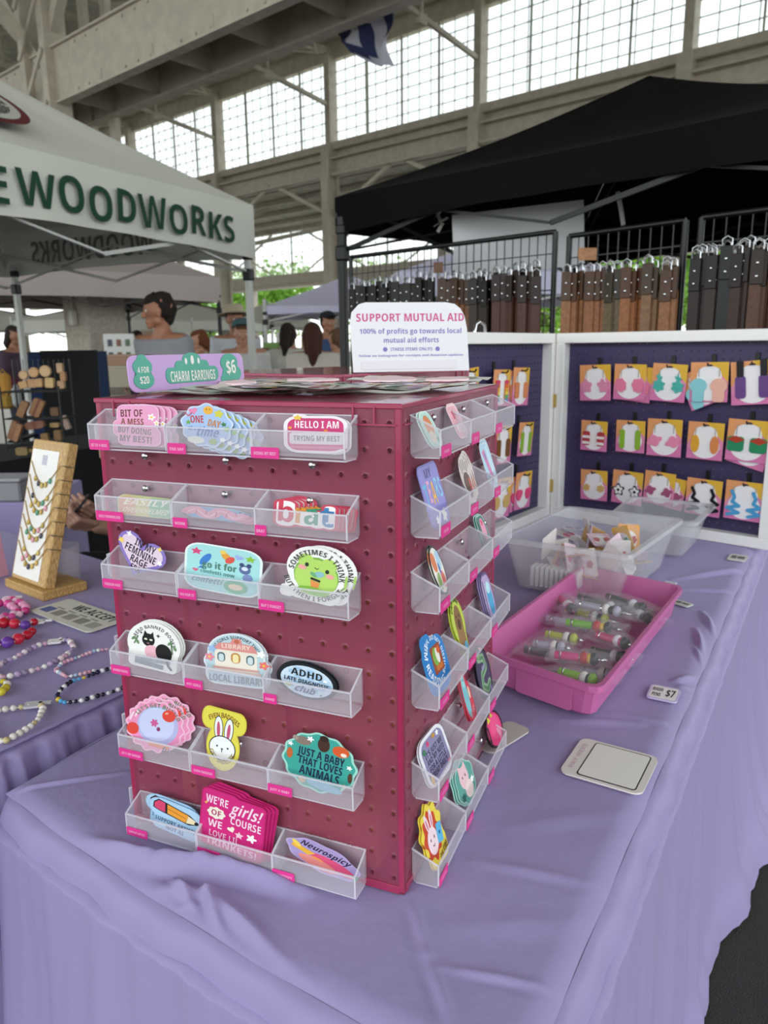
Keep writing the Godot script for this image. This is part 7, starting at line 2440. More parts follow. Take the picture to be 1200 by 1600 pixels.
func people() -> void:
	# man in the grey T-shirt, head in profile towards the left
	person("man in a grey T-shirt with dark wavy hair, looking left, behind the lilac sign", foot(Vector3(-3.2575, 1.612, -3.7112)), facing(-0.55, 0.85), {"h": 1.8, "cell": 0.018, "head_cell": 0.006, "head_yaw": -0.62, "hair": "231a17", "curly": true, "skin": "a8745c", "shirt": "8d8d92", "print": "5c3a44", "trousers": "2e3138"})
	person("woman in a white shirt and a blue-grey cap facing the camera", foot(Vector3(-3.8672, 1.6791, -5.6923)), facing(0.2, 1.0), {"h": 1.66, "hat": "4f6a70", "cap": true, "hair": "6b4a38", "skin": "c08d76", "shirt": "d2d2d0", "sleeve": 0.9, "trousers": "2b2c33"})
	person("man in a wide pale hat and white shirt just behind the woman in the cap", foot(Vector3(-4.3466, 1.7728, -6.2919)), facing(0.4, 0.9), {"h": 1.84, "hat": "b9ad97", "hair": "5c4638", "skin": "a8775f", "shirt": "c9ccd4", "sleeve": 0.9, "trousers": "4a4d58"})
	person("woman with long brown hair in a cream top, seen from behind", foot(Vector3(-3.0782, 1.5432, -5.6551)), facing(-0.1, -1.0), {"h": 1.62, "long": 0.3, "hair": "4a2c22", "skin": "b98670", "shirt": "d8d0c6", "trousers": "24242a"})
	person("dark-haired woman in a pale top, left of the long-haired woman, seen from behind", foot(Vector3(-3.9029, 1.5829, -6.6527)), facing(0.3, -1.0), {"h": 1.66, "long": 0.2, "hair": "2a201d", "skin": "b98670", "shirt": "cfd0c4", "trousers": "3a3a40"})
	person("man in a dark cap and blue shirt under the lavender tent", foot(Vector3(-4.1655, 1.7512, -8.1369)), facing(0.5, 0.6), {"h": 1.84, "hat": "23252c", "cap": true, "hair": "2a2320", "skin": "a8775f", "shirt": "3c5278", "trousers": "2b2c33"})
	person("person in a pale green shirt beside the black canopy leg", foot(Vector3(-3.4776, 1.4612, -7.0223)), facing(-0.6, -0.6), {"h": 1.6, "hair": "6b4f3a", "skin": "c39179", "shirt": "b9c0ae", "trousers": "50505a"})
	person("person in a dark green shirt far off between the white tents", foot(Vector3(-8.0989, 1.7219, -9.1561)), facing(-0.3, 1.0), {"h": 1.7, "cell": 0.03, "head_cell": 0.012, "hair": "241c1a", "skin": "a8775f", "shirt": "4a564c", "trousers": "30323a"})
	person("person with auburn hair and white shirt far behind the man in grey", foot(Vector3(-5.294, 1.5973, -6.965)), facing(-1.0, 0.2), {"h": 1.62, "cell": 0.03, "head_cell": 0.012, "hair": "6e4028", "long": 0.12, "skin": "c39179", "shirt": "e4e2de", "trousers": "50505a"})
	person("person in a dark maroon top far left beyond the wood stall", foot(Vector3(-7.3774, 1.6613, -6.1138)), facing(1.0, 0.2), {"h": 1.7, "cell": 0.03, "head_cell": 0.012, "hair": "2b2220", "long": 0.15, "skin": "a8775f", "shirt": "4b3b4a", "trousers": "30323a"})
	# vendor in black bent over a phone, seated behind the left table; only the hands show past the box
	var at := foot(Vector3(-1.6906, 1.0156, -1.724))
	var yaw := facing(-0.9, 0.25)
	var inv := Transform3D(Basis(Vector3.UP, yaw), at).affine_inverse()
	var hand: Vector3 = inv * (Vector3(-1.6973, 0.7838, -1.2996))
	var hand2: Vector3 = inv * (Vector3(-1.7417, 0.8167, -1.3777))
	var p := person("seated person in black holding a phone, hands showing left of the pink box", at, yaw, {"seated": true, "cell": 0.02, "head_cell": 0.009, "hand_cell": 0.0035, "hair": "1d1817", "skin": "a9826e", "shirt": "121214", "trousers": "101012", "sleeve": 1.55, "nod": 0.5, "curl": 0.55, "palml": Vector3(0, 0.6, 0.6), "palmr": Vector3(0, 0.6, 0.6),
		"j": {"pelvis": Vector3(0, 0.5, -0.08), "waist": Vector3(0, 0.62, -0.06), "chest": Vector3(0, 0.82, 0.0), "neck": Vector3(0, 0.98, 0.08), "head": Vector3(0, 1.07, 0.17), "shl": Vector3(0.185, 0.94, 0.05), "shr": Vector3(-0.185, 0.94, 0.05), "ell": Vector3(0.24, 0.72, 0.1), "elr": Vector3(-0.22, 0.72, 0.12), "wrl": hand, "wrr": hand2, "hipl": Vector3(0.1, 0.48, -0.04), "hipr": Vector3(-0.1, 0.48, -0.04), "knl": Vector3(0.14, 0.5, 0.38), "knr": Vector3(-0.12, 0.5, 0.38), "anl": Vector3(0.14, 0.08, 0.34), "anr": Vector3(-0.12, 0.08, 0.34), "toel": Vector3(0.15, 0.03, 0.5), "toer": Vector3(-0.13, 0.03, 0.5)}})
	var ph := thing("phone", "dark phone held in the seated person's hands", "phone", Vector3(-1.7548, 0.8389, -1.2667), yaw)
	ph.rotate_object_local(Vector3.RIGHT, -0.7)
	var b := nb(Color("15161a"))
	b.slab(p_rr(0, 0, 0.075, 0.15, 0.01), -0.004, 0.004)
	part("case", b, "satin", ph)
	b = nb(Color("20242c"))
	b.slab(p_rr(0, 0, 0.068, 0.142, 0.008), 0.004, 0.0046)
	part("screen", b, "gloss", ph)
	var stl := thing("stool", "plain stool under the seated person in black", "stool", at + Vector3(sin(yaw) * -0.06, 0, cos(yaw) * -0.06))
	b = nb(Color("26262a"))
	b.lathe([Vector2(0, 0.36), Vector2(0.15, 0.36), Vector2(0.16, 0.375), Vector2(0.15, 0.39), Vector2(0, 0.39)], Vector3(), 20)
	part("seat", b, "satin", stl)
	for k in 4:
		b = nb(Color("26262a"))
		var a := k * PI / 2 + 0.6
		b.tube([Vector3(cos(a) * 0.17, 0, sin(a) * 0.17), Vector3(cos(a) * 0.12, 0.365, sin(a) * 0.12)], 0.012, 8)
		part("leg", b, "satin", stl)


# ------------------------------------------------------------------ leather strap stall
func strap_booth() -> void:
	var racks := [[Vector3(-1.7082, 1.9403, -3.5802), Vector3(-0.3948, 1.9342, -3.0934), "black wire grid rack at the left of the strap stall"], [Vector3(-0.3224, 1.9113, -3.0626), Vector3(0.1955, 1.9195, -2.814), "black wire grid rack in the middle of the strap stall"], [Vector3(0.2575, 1.9164, -2.8058), Vector3(0.6806, 1.9238, -2.6286), "black wire grid rack at the right of the strap stall"]]
	var one := B.new()
	one.box(Vector3(), Vector3(0.005, 1.62, 0.005))
	var wire_v := one.mesh(M["black_metal"])
	for r in racks:
		var a: Vector3 = r[0]
		var c: Vector3 = r[1]
		c.y = a.y
		var o := thing("grid_rack", r[2], "display rack")
		var d := (c - a)
		var L := d.length()
		d = d.normalized()
		var b := B.new()
		for q in [a, c]:
			b.tube([Vector3(q.x, 0, q.z), q], 0.014, 8)
		b.tube([a, c], 0.012, 8)
		b.tube([a - Vector3(0, 1.62, 0), c - Vector3(0, 1.62, 0)], 0.012, 8)
		part("frame", b, "black_metal", o)
		var n := int(L / 0.048)
		for k in range(1, n):
			pt("wire", k, wire_v, o, Transform3D(Basis(), a.lerp(c, float(k) / n) - Vector3(0, 0.81, 0)))
		for k in 9:
			b = B.new()
			var y := 0.1 + 0.17 * k
			b.bar(a - Vector3(0, y, 0), c - Vector3(0, y, 0), 0.005, 0.005)
			part("cross_wire", b, "black_metal", o)
	# straps: rack, px groups of (start, end along the rack 0..1, count, colour)
	var groups := [[0, 0.03, 0.5, 38, "2a1b15", "black-brown", "left"], [0, 0.52, 0.66, 12, "8a5b3a", "tan", "left"], [0, 0.67, 0.76, 9, "33231c", "dark brown", "left"], [0, 0.77, 0.97, 18, "4f2a1c", "reddish brown", "left"],
		[1, 0.02, 0.2, 7, "9a6844", "tan", "middle"], [1, 0.25, 0.4, 7, "955d38", "warm tan", "middle"], [1, 0.42, 0.54, 5, "75644a", "khaki brown", "middle"], [1, 0.57, 0.72, 7, "9c6038", "orange tan", "middle"], [1, 0.75, 0.87, 6, "8a6647", "pale tan", "middle"], [1, 0.9, 1.0, 5, "94623e", "light brown", "middle"],
		[2, 0.0, 0.12, 6, "2b1c18", "black-brown", "right"], [2, 0.14, 0.25, 5, "3a2a26", "dark brown", "right"], [2, 0.27, 0.34, 4, "191a1c", "black", "right"], [2, 0.36, 0.5, 7, "3f2620", "plum brown", "right"], [2, 0.53, 0.66, 7, "5a3a28", "brown", "right"], [2, 0.7, 0.95, 13, "3a241c", "dark chestnut", "right"]]
	var meshes := {}
	for g in groups:
		var a: Vector3 = racks[g[0]][0]
		var c: Vector3 = racks[g[0]][1]
		c.y = a.y
		var d := (c - a).normalized()
		var front := d.cross(Vector3.UP)
		if front.z < 0:
			front = -front
		if not meshes.has(g[4]):
			var col := Color(g[4])
			var b := nb(col)
			b.box(Vector3(0, -0.44, 0), Vector3(0.046, 0.74, 0.004), 0.001)
			b.box(Vector3(0.004, -0.45, -0.006), Vector3(0.044, 0.74, 0.004), 0.001)
			var k := nb(col.darkened(0.45))
			k.box(Vector3(0, -0.045, 0.003), Vector3(0.048, 0.13, 0.012), 0.002)
			var s := B.new()
			s.ball(Vector3(0, 0, 0.01), Vector3(0.006, 0.006, 0.003), 8, 5)
			var u := B.new()
			u.tube([Vector3(-0.018, 0.012, 0), Vector3(-0.018, 0.045, 0.003), Vector3(0, 0.056, 0.004), Vector3(0.018, 0.045, 0.003), Vector3(0.018, 0.012, 0)], 0.003, 6)
			meshes[g[4]] = [b.mesh(M["leather"]), k.mesh(M["leather"]), s.mesh(M["chrome"]), u.mesh(M["chrome"])]
		for k in g[3]:
			var t: float = lerpf(g[1], g[2], (k + 0.5) / g[3])
			var at: Vector3 = a.lerp(c, t) + front * (0.03 + 0.012 * ((k * 2) % 5)) + Vector3(0, -0.2 - 0.012 * (k % 2) + rng.randf_range(-0.02, 0.02), 0)
			if g[0] == 2:
				at.y += 0.03
			var o := thing("leather_strap", "%s leather strap, %s from left in the %s bundle, %s rack" % [g[5], ordinal(k), g[5], g[6]], "strap", at, 0.0, "%s straps on the %s rack" % [g[5], g[6]])
			o.basis = Basis(d, Vector3.UP, front) * Basis(Vector3.UP, rng.randf_range(-0.4, 0.4))
			if o.basis.determinant() < 0:
				o.basis = Basis(-d, Vector3.UP, front)
			mi("strap", meshes[g[4]][0], o)
			mi("folded_end", meshes[g[4]][1], o)
			for y in [-0.03, -0.08]:
				mi("snap", meshes[g[4]][2], o).position.y = y
			mi("buckle", meshes[g[4]][3], o)
	# tags on the racks
	for q in [[Vector3(-1.0203, 1.8141, -3.1927), 0.05, "brown price tag clipped to the left strap rack", "6e4a32"], [Vector3(-0.2227, 1.8154, -2.9701), 0.085, "tan leather tag clipped to the middle strap rack", "b07a52"]]:
		var b := nb(Color(q[3]))
		b.box(Vector3(), Vector3(q[1], 0.055, 0.004), 0.001)
		var m := part("hanging_tag", b, "leather", self)
		m.position = q[0]
		m.rotation.y = facing(0, 1)
		tag(m, q[2], "tag")


# ------------------------------------------------------------------ wooden goods stall under the white canopy
func wood_booth() -> void:
	var c0: Vector3 = Vector3(-3.6339, 0.7929, -2.859)
	var tx := Vector3(0.09, 0, -0.996)
	var tz := Vector3(0.996, 0, 0.09)
	var o := thing("draped_table", "table under a plain black floor-length cloth carrying the rack of wooden goods", "table", Vector3(c0.x, 0, c0.z))
	o.basis = Basis(tx, Vector3.UP, tz)
	var pts := PackedVector3Array()
	var b := nb(Color("101012"))
	b.box(Vector3(0.2, 0.745, -0.32), Vector3(2.6, 0.012, 0.76), 0.004)
	for j in 12:
		for i in 120:
			var s := i / 119.0
			var d := j / 11.0
			pts.append(Vector3(-1.1 + 2.6 * s, 0.75 - d * 0.74, 0.06 + 0.03 * d + 0.014 * d * sin(s * 70.0 + 2.0 * sin(s * 13.0))))
	b.sheet(pts, 120, 12)
	part("black_cloth", b, "fabric", o)
	b = nb(Color("101012"))
	pts = PackedVector3Array()
	for j in 8:
		for i in 40:
			var s := i / 39.0
			var d := j / 7.0
			pts.append(Vector3(1.5 + 0.02 * d + 0.012 * d * sin(s * 24.0), 0.75 - d * 0.74, 0.06 - 0.74 * s))
	b.sheet(pts, 40, 8)
	part("side_cloth", b, "fabric", o)
	# black wire rack
	var sc := 4.75 / 1167.0
	var right := Vector3(0.924, 0, -0.382)
	var rk := thing("wire_rack", "black wire rack holding turned and sawn wooden goods", "display rack", Vector3(-3.5375, 0.7975, -2.7894))
	rk.rotation.y = facing(0, 1)
	b = B.new()
	for x in [-0.17, 0.19]:
		for z in [-0.11, 0.09]:
			b.tube([Vector3(x, 0, z), Vector3(x, 0.56 if z < 0 else 0.4, z)], 0.006, 6)
	for y in [0.02, 0.2, 0.365]:
		for z in [-0.11, -0.04, 0.03, 0.09]:
			b.tube([Vector3(-0.17, y, z), Vector3(0.19, y, z)], 0.004, 5)
		for x in [-0.17, 0.0, 0.19]:
			b.tube([Vector3(x, y, -0.11), Vector3(x, y, 0.09)], 0.004, 5)
	for k in 12:
		b.tube([Vector3(-0.17 + 0.0327 * k, 0.365, -0.11), Vector3(-0.17 + 0.0327 * k, 0.56, -0.11)], 0.0025, 4)
	part("frame", b, "black_metal", rk)
	# wooden pieces: px centre, width px, height px, tilt, colour, round?
	var wp := [[37, 586, 14, 15, 0, "d8b488", 1, "round pale wooden disc, leftmost of the upper row"], [53, 582, 16, 15, 0, "d2a878", 1, "round wooden disc, second of the upper row"], [71, 580, 18, 17, 0, "dcb98c", 1, "largest round wooden disc of the upper row"], [37, 601, 13, 11, 15, "cfa273", 0, "small wooden block under the leftmost disc"], [51, 599, 12, 13, 0, "c6976a", 0, "small upright wooden block, second in the lower row of the shelf"], [62, 598, 10, 13, 0, "caa070", 0, "narrow upright wooden block in the lower row of the shelf"], [78, 598, 13, 15, -5, "d6b67e", 0, "yellowish rounded wooden block at the right of the lower row"],
		[94, 575, 9, 15, 0, "c9a888", 0, "tall wooden piece at the top right of the rack"], [99, 588, 8, 14, 0, "b48a62", 0, "thin wooden piece under the tall one at the right"], [96, 601, 10, 12, 0, "bf9a76", 0, "small pale wooden piece at the shelf's right end"], [36, 639, 11, 26, -28, "9a704c", 0, "slanted brown board leaning left in the rack"], [58, 637, 17, 28, -28, "a2764f", 0, "wide slanted board with a red-brown stripe"], [55, 664, 30, 12, 8, "8a5a44", 0, "wide reddish board leaning in the middle of the rack"], [20, 672, 8, 30, -24, "9c6f50", 0, "narrow slanted board at the rack's far left"], [28, 676, 8, 28, -24, "a87a58", 0, "narrow pale slanted board next to the far left one"], [86, 643, 12, 13, 0, "6f5034", 0, "dark wooden block in the right bay"], [86, 664, 14, 7, 0, "b99a68", 0, "flat pale wooden piece in the right bay"], [91, 680, 11, 16, 0, "80603c", 0, "upright brown wooden piece in the right bay"], [103, 660, 8, 22, 18, "b39a8e", 0, "slanted greyish wooden piece at the rack's right edge"], [72, 688, 11, 22, 8, "8a6a3c", 0, "tall yellow-brown wooden piece low in the rack"], [35, 705, 18, 12, 0, "8c754a", 0, "small wooden box at the bottom left"], [56, 703, 18, 8, -6, "a5875c", 0, "flat wooden piece at the bottom of the rack"]]
	var pos := [Vector3(-3.6729, 1.2596, -2.8438), Vector3(-3.6139, 1.2747, -2.872), Vector3(-3.5468, 1.2818, -2.9016), Vector3(-3.6436, 1.2013, -2.8088), Vector3(-3.5918, 1.2086, -2.832), Vector3(-3.551, 1.212, -2.8498), Vector3(-3.4912, 1.2112, -2.8745), Vector3(-3.4697, 1.3003, -2.9492), Vector3(-3.4314, 1.249, -2.9307), Vector3(-3.4231, 1.1985, -2.8998), Vector3(-3.6362, 1.0514, -2.7759), Vector3(-3.5709, 1.0567, -2.8265), Vector3(-3.5417, 0.9537, -2.7696), Vector3(-3.6528, 0.926, -2.6946), Vector3(-3.622, 0.91, -2.7035), Vector3(-3.472, 1.0308, -2.8725), Vector3(-3.4658, 0.9474, -2.8551), Vector3(-3.4188, 0.8869, -2.8269), Vector3(-3.4109, 0.9616, -2.8924), Vector3(-3.4715, 0.8586, -2.776), Vector3(-3.5711, 0.7988, -2.6758), Vector3(-3.5104, 0.803, -2.7243)]
	for k in wp.size():
		var q: Array = wp[k]
		var m: MeshInstance3D
		b = nb(Color(q[5]))
		if q[6] == 1:
			b.xf = Transform3D(Basis(Vector3.RIGHT, PI / 2), Vector3())
			var r: float = q[2] * sc * 0.5
			b.lathe([Vector2(0, -0.012), Vector2(r * 0.9, -0.012), Vector2(r, -0.008), Vector2(r, 0.008), Vector2(r * 0.9, 0.012), Vector2(0, 0.012)], Vector3(), 18)
		else:
			b.slab(p_rr(0, 0, q[2] * sc, q[3] * sc, q[2] * sc * 0.18), -0.015, 0.015)
			if k == 11 or k == 12:
				b.col = Color("7a3f2c")
				b.slab(p_rr(0, 0, q[2] * sc * 0.2, q[3] * sc * 0.98, 0.003), 0.0152, 0.0158)
		m = part("wooden_piece", b, "wood", self)
		m.position = pos[k]
		m.rotation.y = facing(0, 1)
		m.rotate_object_local(Vector3.BACK, deg_to_rad(q[4]))
		tag(m, q[7], "wooden ware")
	# folding camp chair
	var ch := thing("camp_chair", "black and navy folding camp chair behind the wooden goods", "chair", foot(Vector3(-4.592, 1.1376, -4.0408)), facing(0.1, 1))
	b = nb(Color("17181b"))
	pts = PackedVector3Array()
	for j in 10:
		for i in 14:
			var s := i / 13.0
			pts.append(Vector3((s - 0.5) * 0.48, 0.55 + 0.86 * j / 9.0, -0.2 - 0.1 * j / 9.0 - 0.06 * sin(PI * s)))
	b.sheet(pts, 14, 10)
	part("backrest", b, "fabric", ch)
	b = nb(Color("1d2f4d"))
	for s in [-1.0, 1.0]:
		b = nb(Color("1d2f4d"))
		pts = PackedVector3Array()
		for j in 10:
			for i in 4:
				pts.append(Vector3(s * (0.24 + 0.028 * i), 0.5 + 0.9 * j / 9.0, -0.2 - 0.1 * j / 9.0 + 0.012 * i))
		b.sheet(pts, 4, 10)
		part("side_panel", b, "fabric", ch)
	b = nb(Color("17181b"))
	pts = PackedVector3Array()
	for j in 6:
		for i in 10:
			pts.append(Vector3((i / 9.0 - 0.5) * 0.54, 0.45 - 0.04 * sin(PI * i / 9.0), -0.2 + 0.5 * j / 5.0))
	b.sheet(pts, 10, 6)
	part("seat", b, "fabric", ch)
	for s in [-1.0, 1.0]:
		b = B.new()
		b.tube([Vector3(s * 0.3, 0, -0.3), Vector3(s * 0.31, 1.4, -0.28)], 0.012, 8)
		b.tube([Vector3(s * 0.3, 0, 0.3), Vector3(s * 0.32, 0.68, 0.28)], 0.012, 8)
		b.tube([Vector3(s * 0.3, 0.02, -0.3), Vector3(s * 0.3, 0.46, 0.3)], 0.01, 8)
		part("leg", b, "black_metal", ch)
		b = nb(Color("17181b"))
		b.box(Vector3(s * 0.33, 0.7, 0.0), Vector3(0.07, 0.02, 0.6), 0.006)
		part("armrest", b, "satin", ch)
	# small lavender covered table with a grey lidded box, behind the left table
	var q0: Vector3 = Vector3(-2.4181, 0.75, -1.653)
	b = B.new()
	o = thing("draped_table", "small table under a lavender cloth at the far left, carrying a grey box", "table", Vector3(q0.x, 0, q0.z))
	o.rotation.y = facing(0, 1)
	b.box(Vector3(-0.5, 0.742, -0.3), Vector3(1.0, 0.016, 0.6), 0.006)
	pts = PackedVector3Array()
	var sidep := PackedVector3Array()
	for j in 10:
		for i in 60:
			var s := i / 59.0
			var d := j / 9.0
			pts.append(Vector3(-1.0 + s, 0.745 - 0.735 * d, 0.0 + 0.02 * d + 0.012 * d * sin(s * 40.0)))
		for i in 40:
			var s := i / 39.0
			var d := j / 9.0
			sidep.append(Vector3(0.0 + 0.02 * d + 0.01 * d * sin(s * 30.0), 0.745 - 0.735 * d, -0.6 * s))
	b.sheet(pts, 60, 10)
	b.sheet(sidep, 40, 10)
	part("cloth", b, "cloth", o)
	var gb := thing("lidded_box", "grey plastic lidded box on the small lavender table at the far left", "box", o.transform * Vector3(-0.14, 0.751, -0.1), o.rotation.y)
	b = nb(Color("8f8d93"))
	b.box(Vector3(0, 0.045, 0), Vector3(0.2, 0.09, 0.16), 0.008)
	part("base", b, "satin", gb)
	b = nb(Color("a3a1a8"))
	b.box(Vector3(0, 0.098, 0), Vector3(0.215, 0.016, 0.175), 0.005)
	part("lid", b, "satin", gb)
	# goods at the far left edge
	var goods := [[Vector3(-4.5143, 1.1689, -3.415), 0.09, 0.16, "b0803a", "ochre bag on the black-draped table at the far left", "bag"], [Vector3(-4.6113, 1.1449, -3.5908), 0.08, 0.12, "5a1c2c", "dark red box behind the wire rack at the far left", "box"], [Vector3(-4.325, 1.051, -3.2436), 0.1, 0.1, "9a7a34", "yellow-brown bundle at the left edge of the picture", "bundle"], [Vector3(-4.1666, 1.0921, -3.2084), 0.05, 0.14, "9fa0a0", "small grey container beside the wire rack", "container"]]
	for g in goods:
		b = nb(Color(g[3]))
		b.box(Vector3(), Vector3(g[1], g[2], 0.08), 0.02)
		var w: float = g[1]
		b.tube([Vector3(-w * 0.25, g[2] * 0.5, 0), Vector3(0, g[2] * 0.5 + 0.03, 0), Vector3(w * 0.25, g[2] * 0.5, 0)], 0.005, 6)
		var m := part(g[5], b, "fabric", self)
		m.position = g[0]
		m.rotation.y = facing(0, 1)
		tag(m, g[4], g[5])


# ------------------------------------------------------------------ distant stalls
func far_table(called: String, label: String, at: Vector3, yaw: float, w: float, col: String) -> Node3D:
	var o := thing(called, label, "table", at, yaw)
	var b := nb(Color(col))
	b.box(Vector3(0, 0.745, 0), Vector3(w, 0.02, 0.7), 0.004)
	var pts := PackedVector3Array()
	for j in 8:
		for i in 60:
			var s := i / 59.0
			pts.append(Vector3((s - 0.5) * w, 0.75 - 0.72 * j / 7.0, 0.35 + 0.03 * j / 7.0 + 0.012 * j / 7.0 * sin(s * 50.0)))
	b.sheet(pts, 60, 8)
	for s in [-1.0, 1.0]:
		b.quad(Vector3(s * w * 0.5, 0.75, 0.35), Vector3(s * w * 0.5, 0.75, -0.35), Vector3(s * w * 0.5, 0.03, -0.37), Vector3(s * w * 0.5, 0.03, 0.37))
	part("cloth", b, "fabric", o)
	return o


func far_stalls() -> void:
	var sq4 := func(c: Vector3, yaw: float, s: float) -> Array:
		var r := []
		for q in [[1, 1], [1, -1], [-1, -1], [-1, 1]]:
			r.append(foot(c) + Vector3(q[0] * s, 0, q[1] * s).rotated(Vector3.UP, yaw))
		return r
	var tents := [[Vector3(-5.8557, 2.2542, -12.4354), 0.5, 1.5, 1.95, 0.14, 2.72, "canvas_lavender", "lavender pop-up tent beyond the black canopy's left leg"], [Vector3(-15.5166, 2.7702, -20.743), 0.3, 1.9, 1.95, 0.3, 2.95, "canvas_white", "white tent in the distance behind the man in grey"], [Vector3(-13.3733, 2.2868, -14.3082), 0.1, 1.5, 1.8, 0.3, 2.6, "canvas_white", "white tent in the distance under the grey canopy"], [Vector3(-19.5217, 2.4061, -15.662), 0.2, 1.8, 1.95, 0.4, 2.7, "canvas_white", "white tent in the distance at the far left"], [Vector3(-15.405, 2.9544, -25.2707), 0.4, 1.8, 2.1, 0.3, 3.1, "canvas_white", "white tent far away between the couple and the lavender tent"], [Vector3(-2.6131, 2.0378, -10.1824), 0.5, 1.5, 2.0, 0.3, 2.9, "canvas_lavender", "pale lavender tent behind the left strap rack"]]
	for t in tents:
		var c := foot(t[0])
		var r: Array = sq4.call(c, t[1], t[2])
		canopy("canopy", t[7], r, t[3], t[4], c + Vector3(0, t[5], 0), t[6], [r[0], r[1], r[2], r[3]], "white_pole", 0.04)
	far_table("draped_table", "white draped table in the distance behind the man in grey", foot(Vector3(-7.1424, 1.4647, -7.8283)), facing(0, 1), 2.2, "d9d6d0")
	far_table("draped_table", "beige draped table far off between the man in grey and the couple", foot(Vector3(-9.9925, 1.4767, -13.8561)), facing(0, 1), 2.4, "b9a68a")
	far_table("draped_table", "dark draped table under the lavender tent", foot(Vector3(-5.5598, 1.2488, -9.5441)), facing(0.2, 1), 2.4, "5c4a3c")
	far_table("draped_table", "pale draped table at the far left under a white tent", foot(Vector3(-10.2031, 1.3077, -7.6269)), facing(0, 1), 2.0, "cfcac2")
	# display boards, boxes and hung clothes on those stalls
	var bits := [[Vector3(-7.032, 1.4218, -7.5312), 0.42, 0.4, 0.03, "e4e4e2", "white display board with small prints on the distant white table", "display board"], [Vector3(-6.4468, 1.1785, -7.0507), 0.5, 0.3, 0.3, "b08d78", "cardboard box stack in front of the distant white table", "box"], [Vector3(-6.3971, 1.0712, -6.7128), 0.7, 0.24, 0.3, "c2b8a2", "cream bag heap low behind the camp chair", "bag"], [Vector3(-7.696, 1.5655, -9.0643), 0.3, 0.25, 0.2, "8a7a6a", "brown crate far behind the man in grey", "crate"], [Vector3(-6.7127, 1.2614, -9.1785), 0.6, 0.2, 0.3, "a08a6a", "tan basket on the beige draped table", "basket"], [Vector3(-5.8731, 1.304, -9.2052), 0.35, 0.18, 0.2, "6a4a36", "brown basket on the dark draped table", "basket"], [Vector3(-5.6901, 1.3678, -9.2966), 0.22, 0.2, 0.2, "7a9a5a", "green box on the dark draped table", "box"]]
	for q in bits:
		var b := nb(Color(q[4]))
		b.box(Vector3(), Vector3(q[1], q[2], q[3]), 0.01)
		if q[6] == "display board":
			for k in 6:
				b.col = [Color("5a5f6a"), Color("8f6a5a"), Color("6a7f6a")][k % 3]
				b.box(Vector3(-0.12 + 0.12 * (k % 3), 0.08 - 0.17 * (k / 3), q[3] * 0.5 + 0.004), Vector3(0.06, 0.09, 0.008))
		else:
			b.col = Color(q[4]).lightened(0.15)
			b.box(Vector3(0, q[2] * 0.5 + 0.008, 0), Vector3(q[1] * 1.04, 0.03, q[3] * 1.04), 0.006)
		var m := part(q[6].replace(" ", "_"), b, "matte", self)
		m.position = q[0]
		m.rotation.y = facing(0, 1)
		tag(m, q[5], q[6])
	# clothes rail
	var rail := thing("clothes_rail", "metal rail of pale garments under the lavender tent", "clothes rail", foot(Vector3(-5.5111, 1.639, -10.2126)), facing(0.1, 1))
	var b := B.new()
	b.tube([Vector3(-0.6, 0, 0), Vector3(-0.6, 1.72, 0), Vector3(0.6, 1.72, 0), Vector3(0.6, 0, 0)], 0.014, 8)
	part("frame", b, "chrome", rail)
	var gc := ["e8e4e0", "d6cfd4", "c9a98a", "ece8e4", "e0dcd8", "b9b4c4"]
	for k in 6:
		b = nb(Color(gc[k]))
		var pts := PackedVector3Array()
		for j in 8:
			for i in 8:
				var a := TAU * i / 7.0
				var t := j / 7.0
				pts.append(Vector3(cos(a) * (0.05 + 0.03 * t), -0.06 - 0.75 * t, sin(a) * (0.19 + 0.04 * t)))
		b.sheet(pts, 8, 8)
		b.tube([Vector3(0, 0.0, 0), Vector3(0, -0.08, 0)], 0.004, 5)
		b.bar(Vector3(0, -0.07, -0.18), Vector3(0, -0.07, 0.18), 0.02, 0.03)
		var gm := part("garment", b, "fabric", self)
		gm.transform = rail.transform * Transform3D(Basis(), Vector3(-0.5 + 0.2 * k, 1.71, 0))
		tag(gm, "pale garment hanging on the rail under the lavender tent, number of hangers %d from the left" % (k + 1) if false else ["white garment at the left end of the rail", "pale mauve garment second on the rail", "tan garment third on the rail", "white garment in the middle right of the rail", "off-white garment last but one on the rail", "grey-lilac garment at the right end of the rail"][k], "garment", "garments on the rail")
	# black folding chair by the long-haired woman
	var fc := thing("folding_chair", "black folding chair with its back to the camera beside the long-haired woman", "chair", foot(Vector3(-2.5813, 1.1444, -4.2131)), facing(0.1, -1))
	b = nb(Color("141416"))
	b.slab(p_rr(0, 1.08, 0.42, 0.34, 0.05), -0.2, -0.17)
	part("backrest", b, "satin", fc)
	b = nb(Color("141416"))
	b.box(Vector3(0, 0.7, 0.02), Vector3(0.42, 0.03, 0.4), 0.01)
	part("seat", b, "satin", fc)
	for s in [-1.0, 1.0]:
		b = B.new()
		b.tube([Vector3(0.2 * s, 0, 0.22), Vector3(0.2 * s, 0.68, -0.12), Vector3(0.2 * s, 1.22, -0.19)], 0.012, 8)
		part("leg", b, "black_metal", fc)
		b = B.new()
		b.tube([Vector3(0.18 * s, 0, -0.26), Vector3(0.18 * s, 0.7, 0.16)], 0.012, 8)
		part("leg", b, "black_metal", fc)


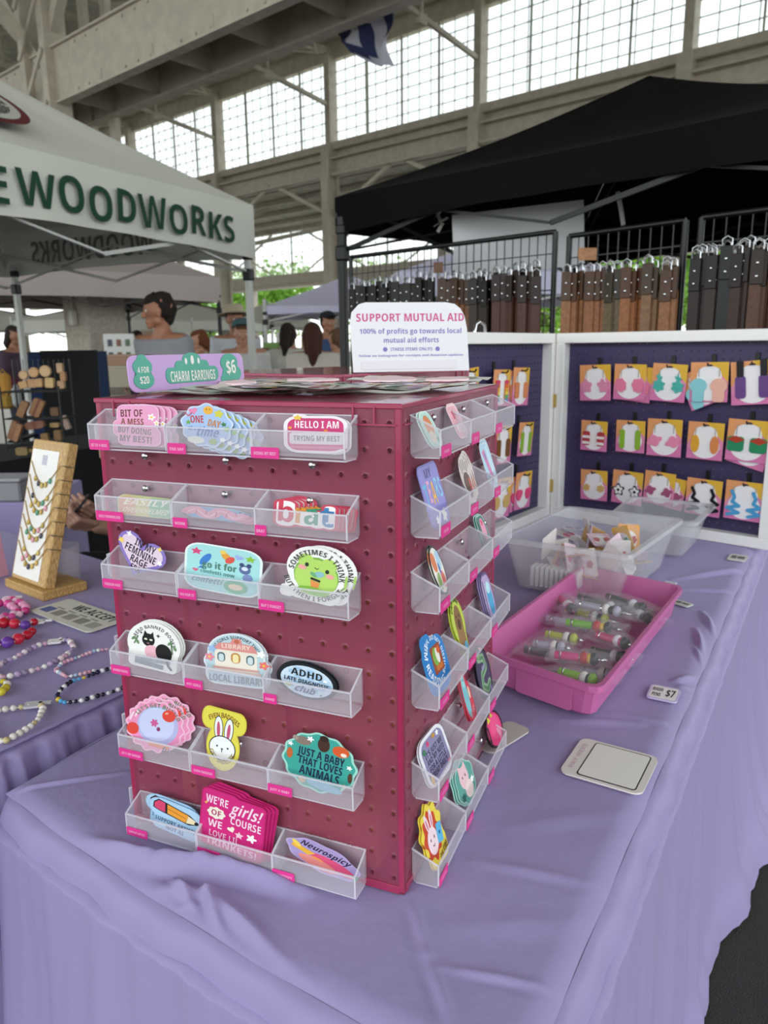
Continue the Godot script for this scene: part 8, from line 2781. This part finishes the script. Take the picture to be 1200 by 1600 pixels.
func ordinal(k: int) -> String:
	var o := ["first", "second", "third", "fourth", "fifth", "sixth", "seventh", "eighth", "ninth", "tenth", "eleventh", "twelfth", "thirteenth", "fourteenth", "fifteenth", "sixteenth", "seventeenth", "eighteenth", "nineteenth", "twentieth", "twenty-first", "twenty-second", "twenty-third", "twenty-fourth", "twenty-fifth", "twenty-sixth", "twenty-seventh", "twenty-eighth", "twenty-ninth", "thirtieth", "thirty-first", "thirty-second", "thirty-third", "thirty-fourth", "thirty-fifth", "thirty-sixth", "thirty-seventh", "thirty-eighth"]
	return o[mini(k, 37)]
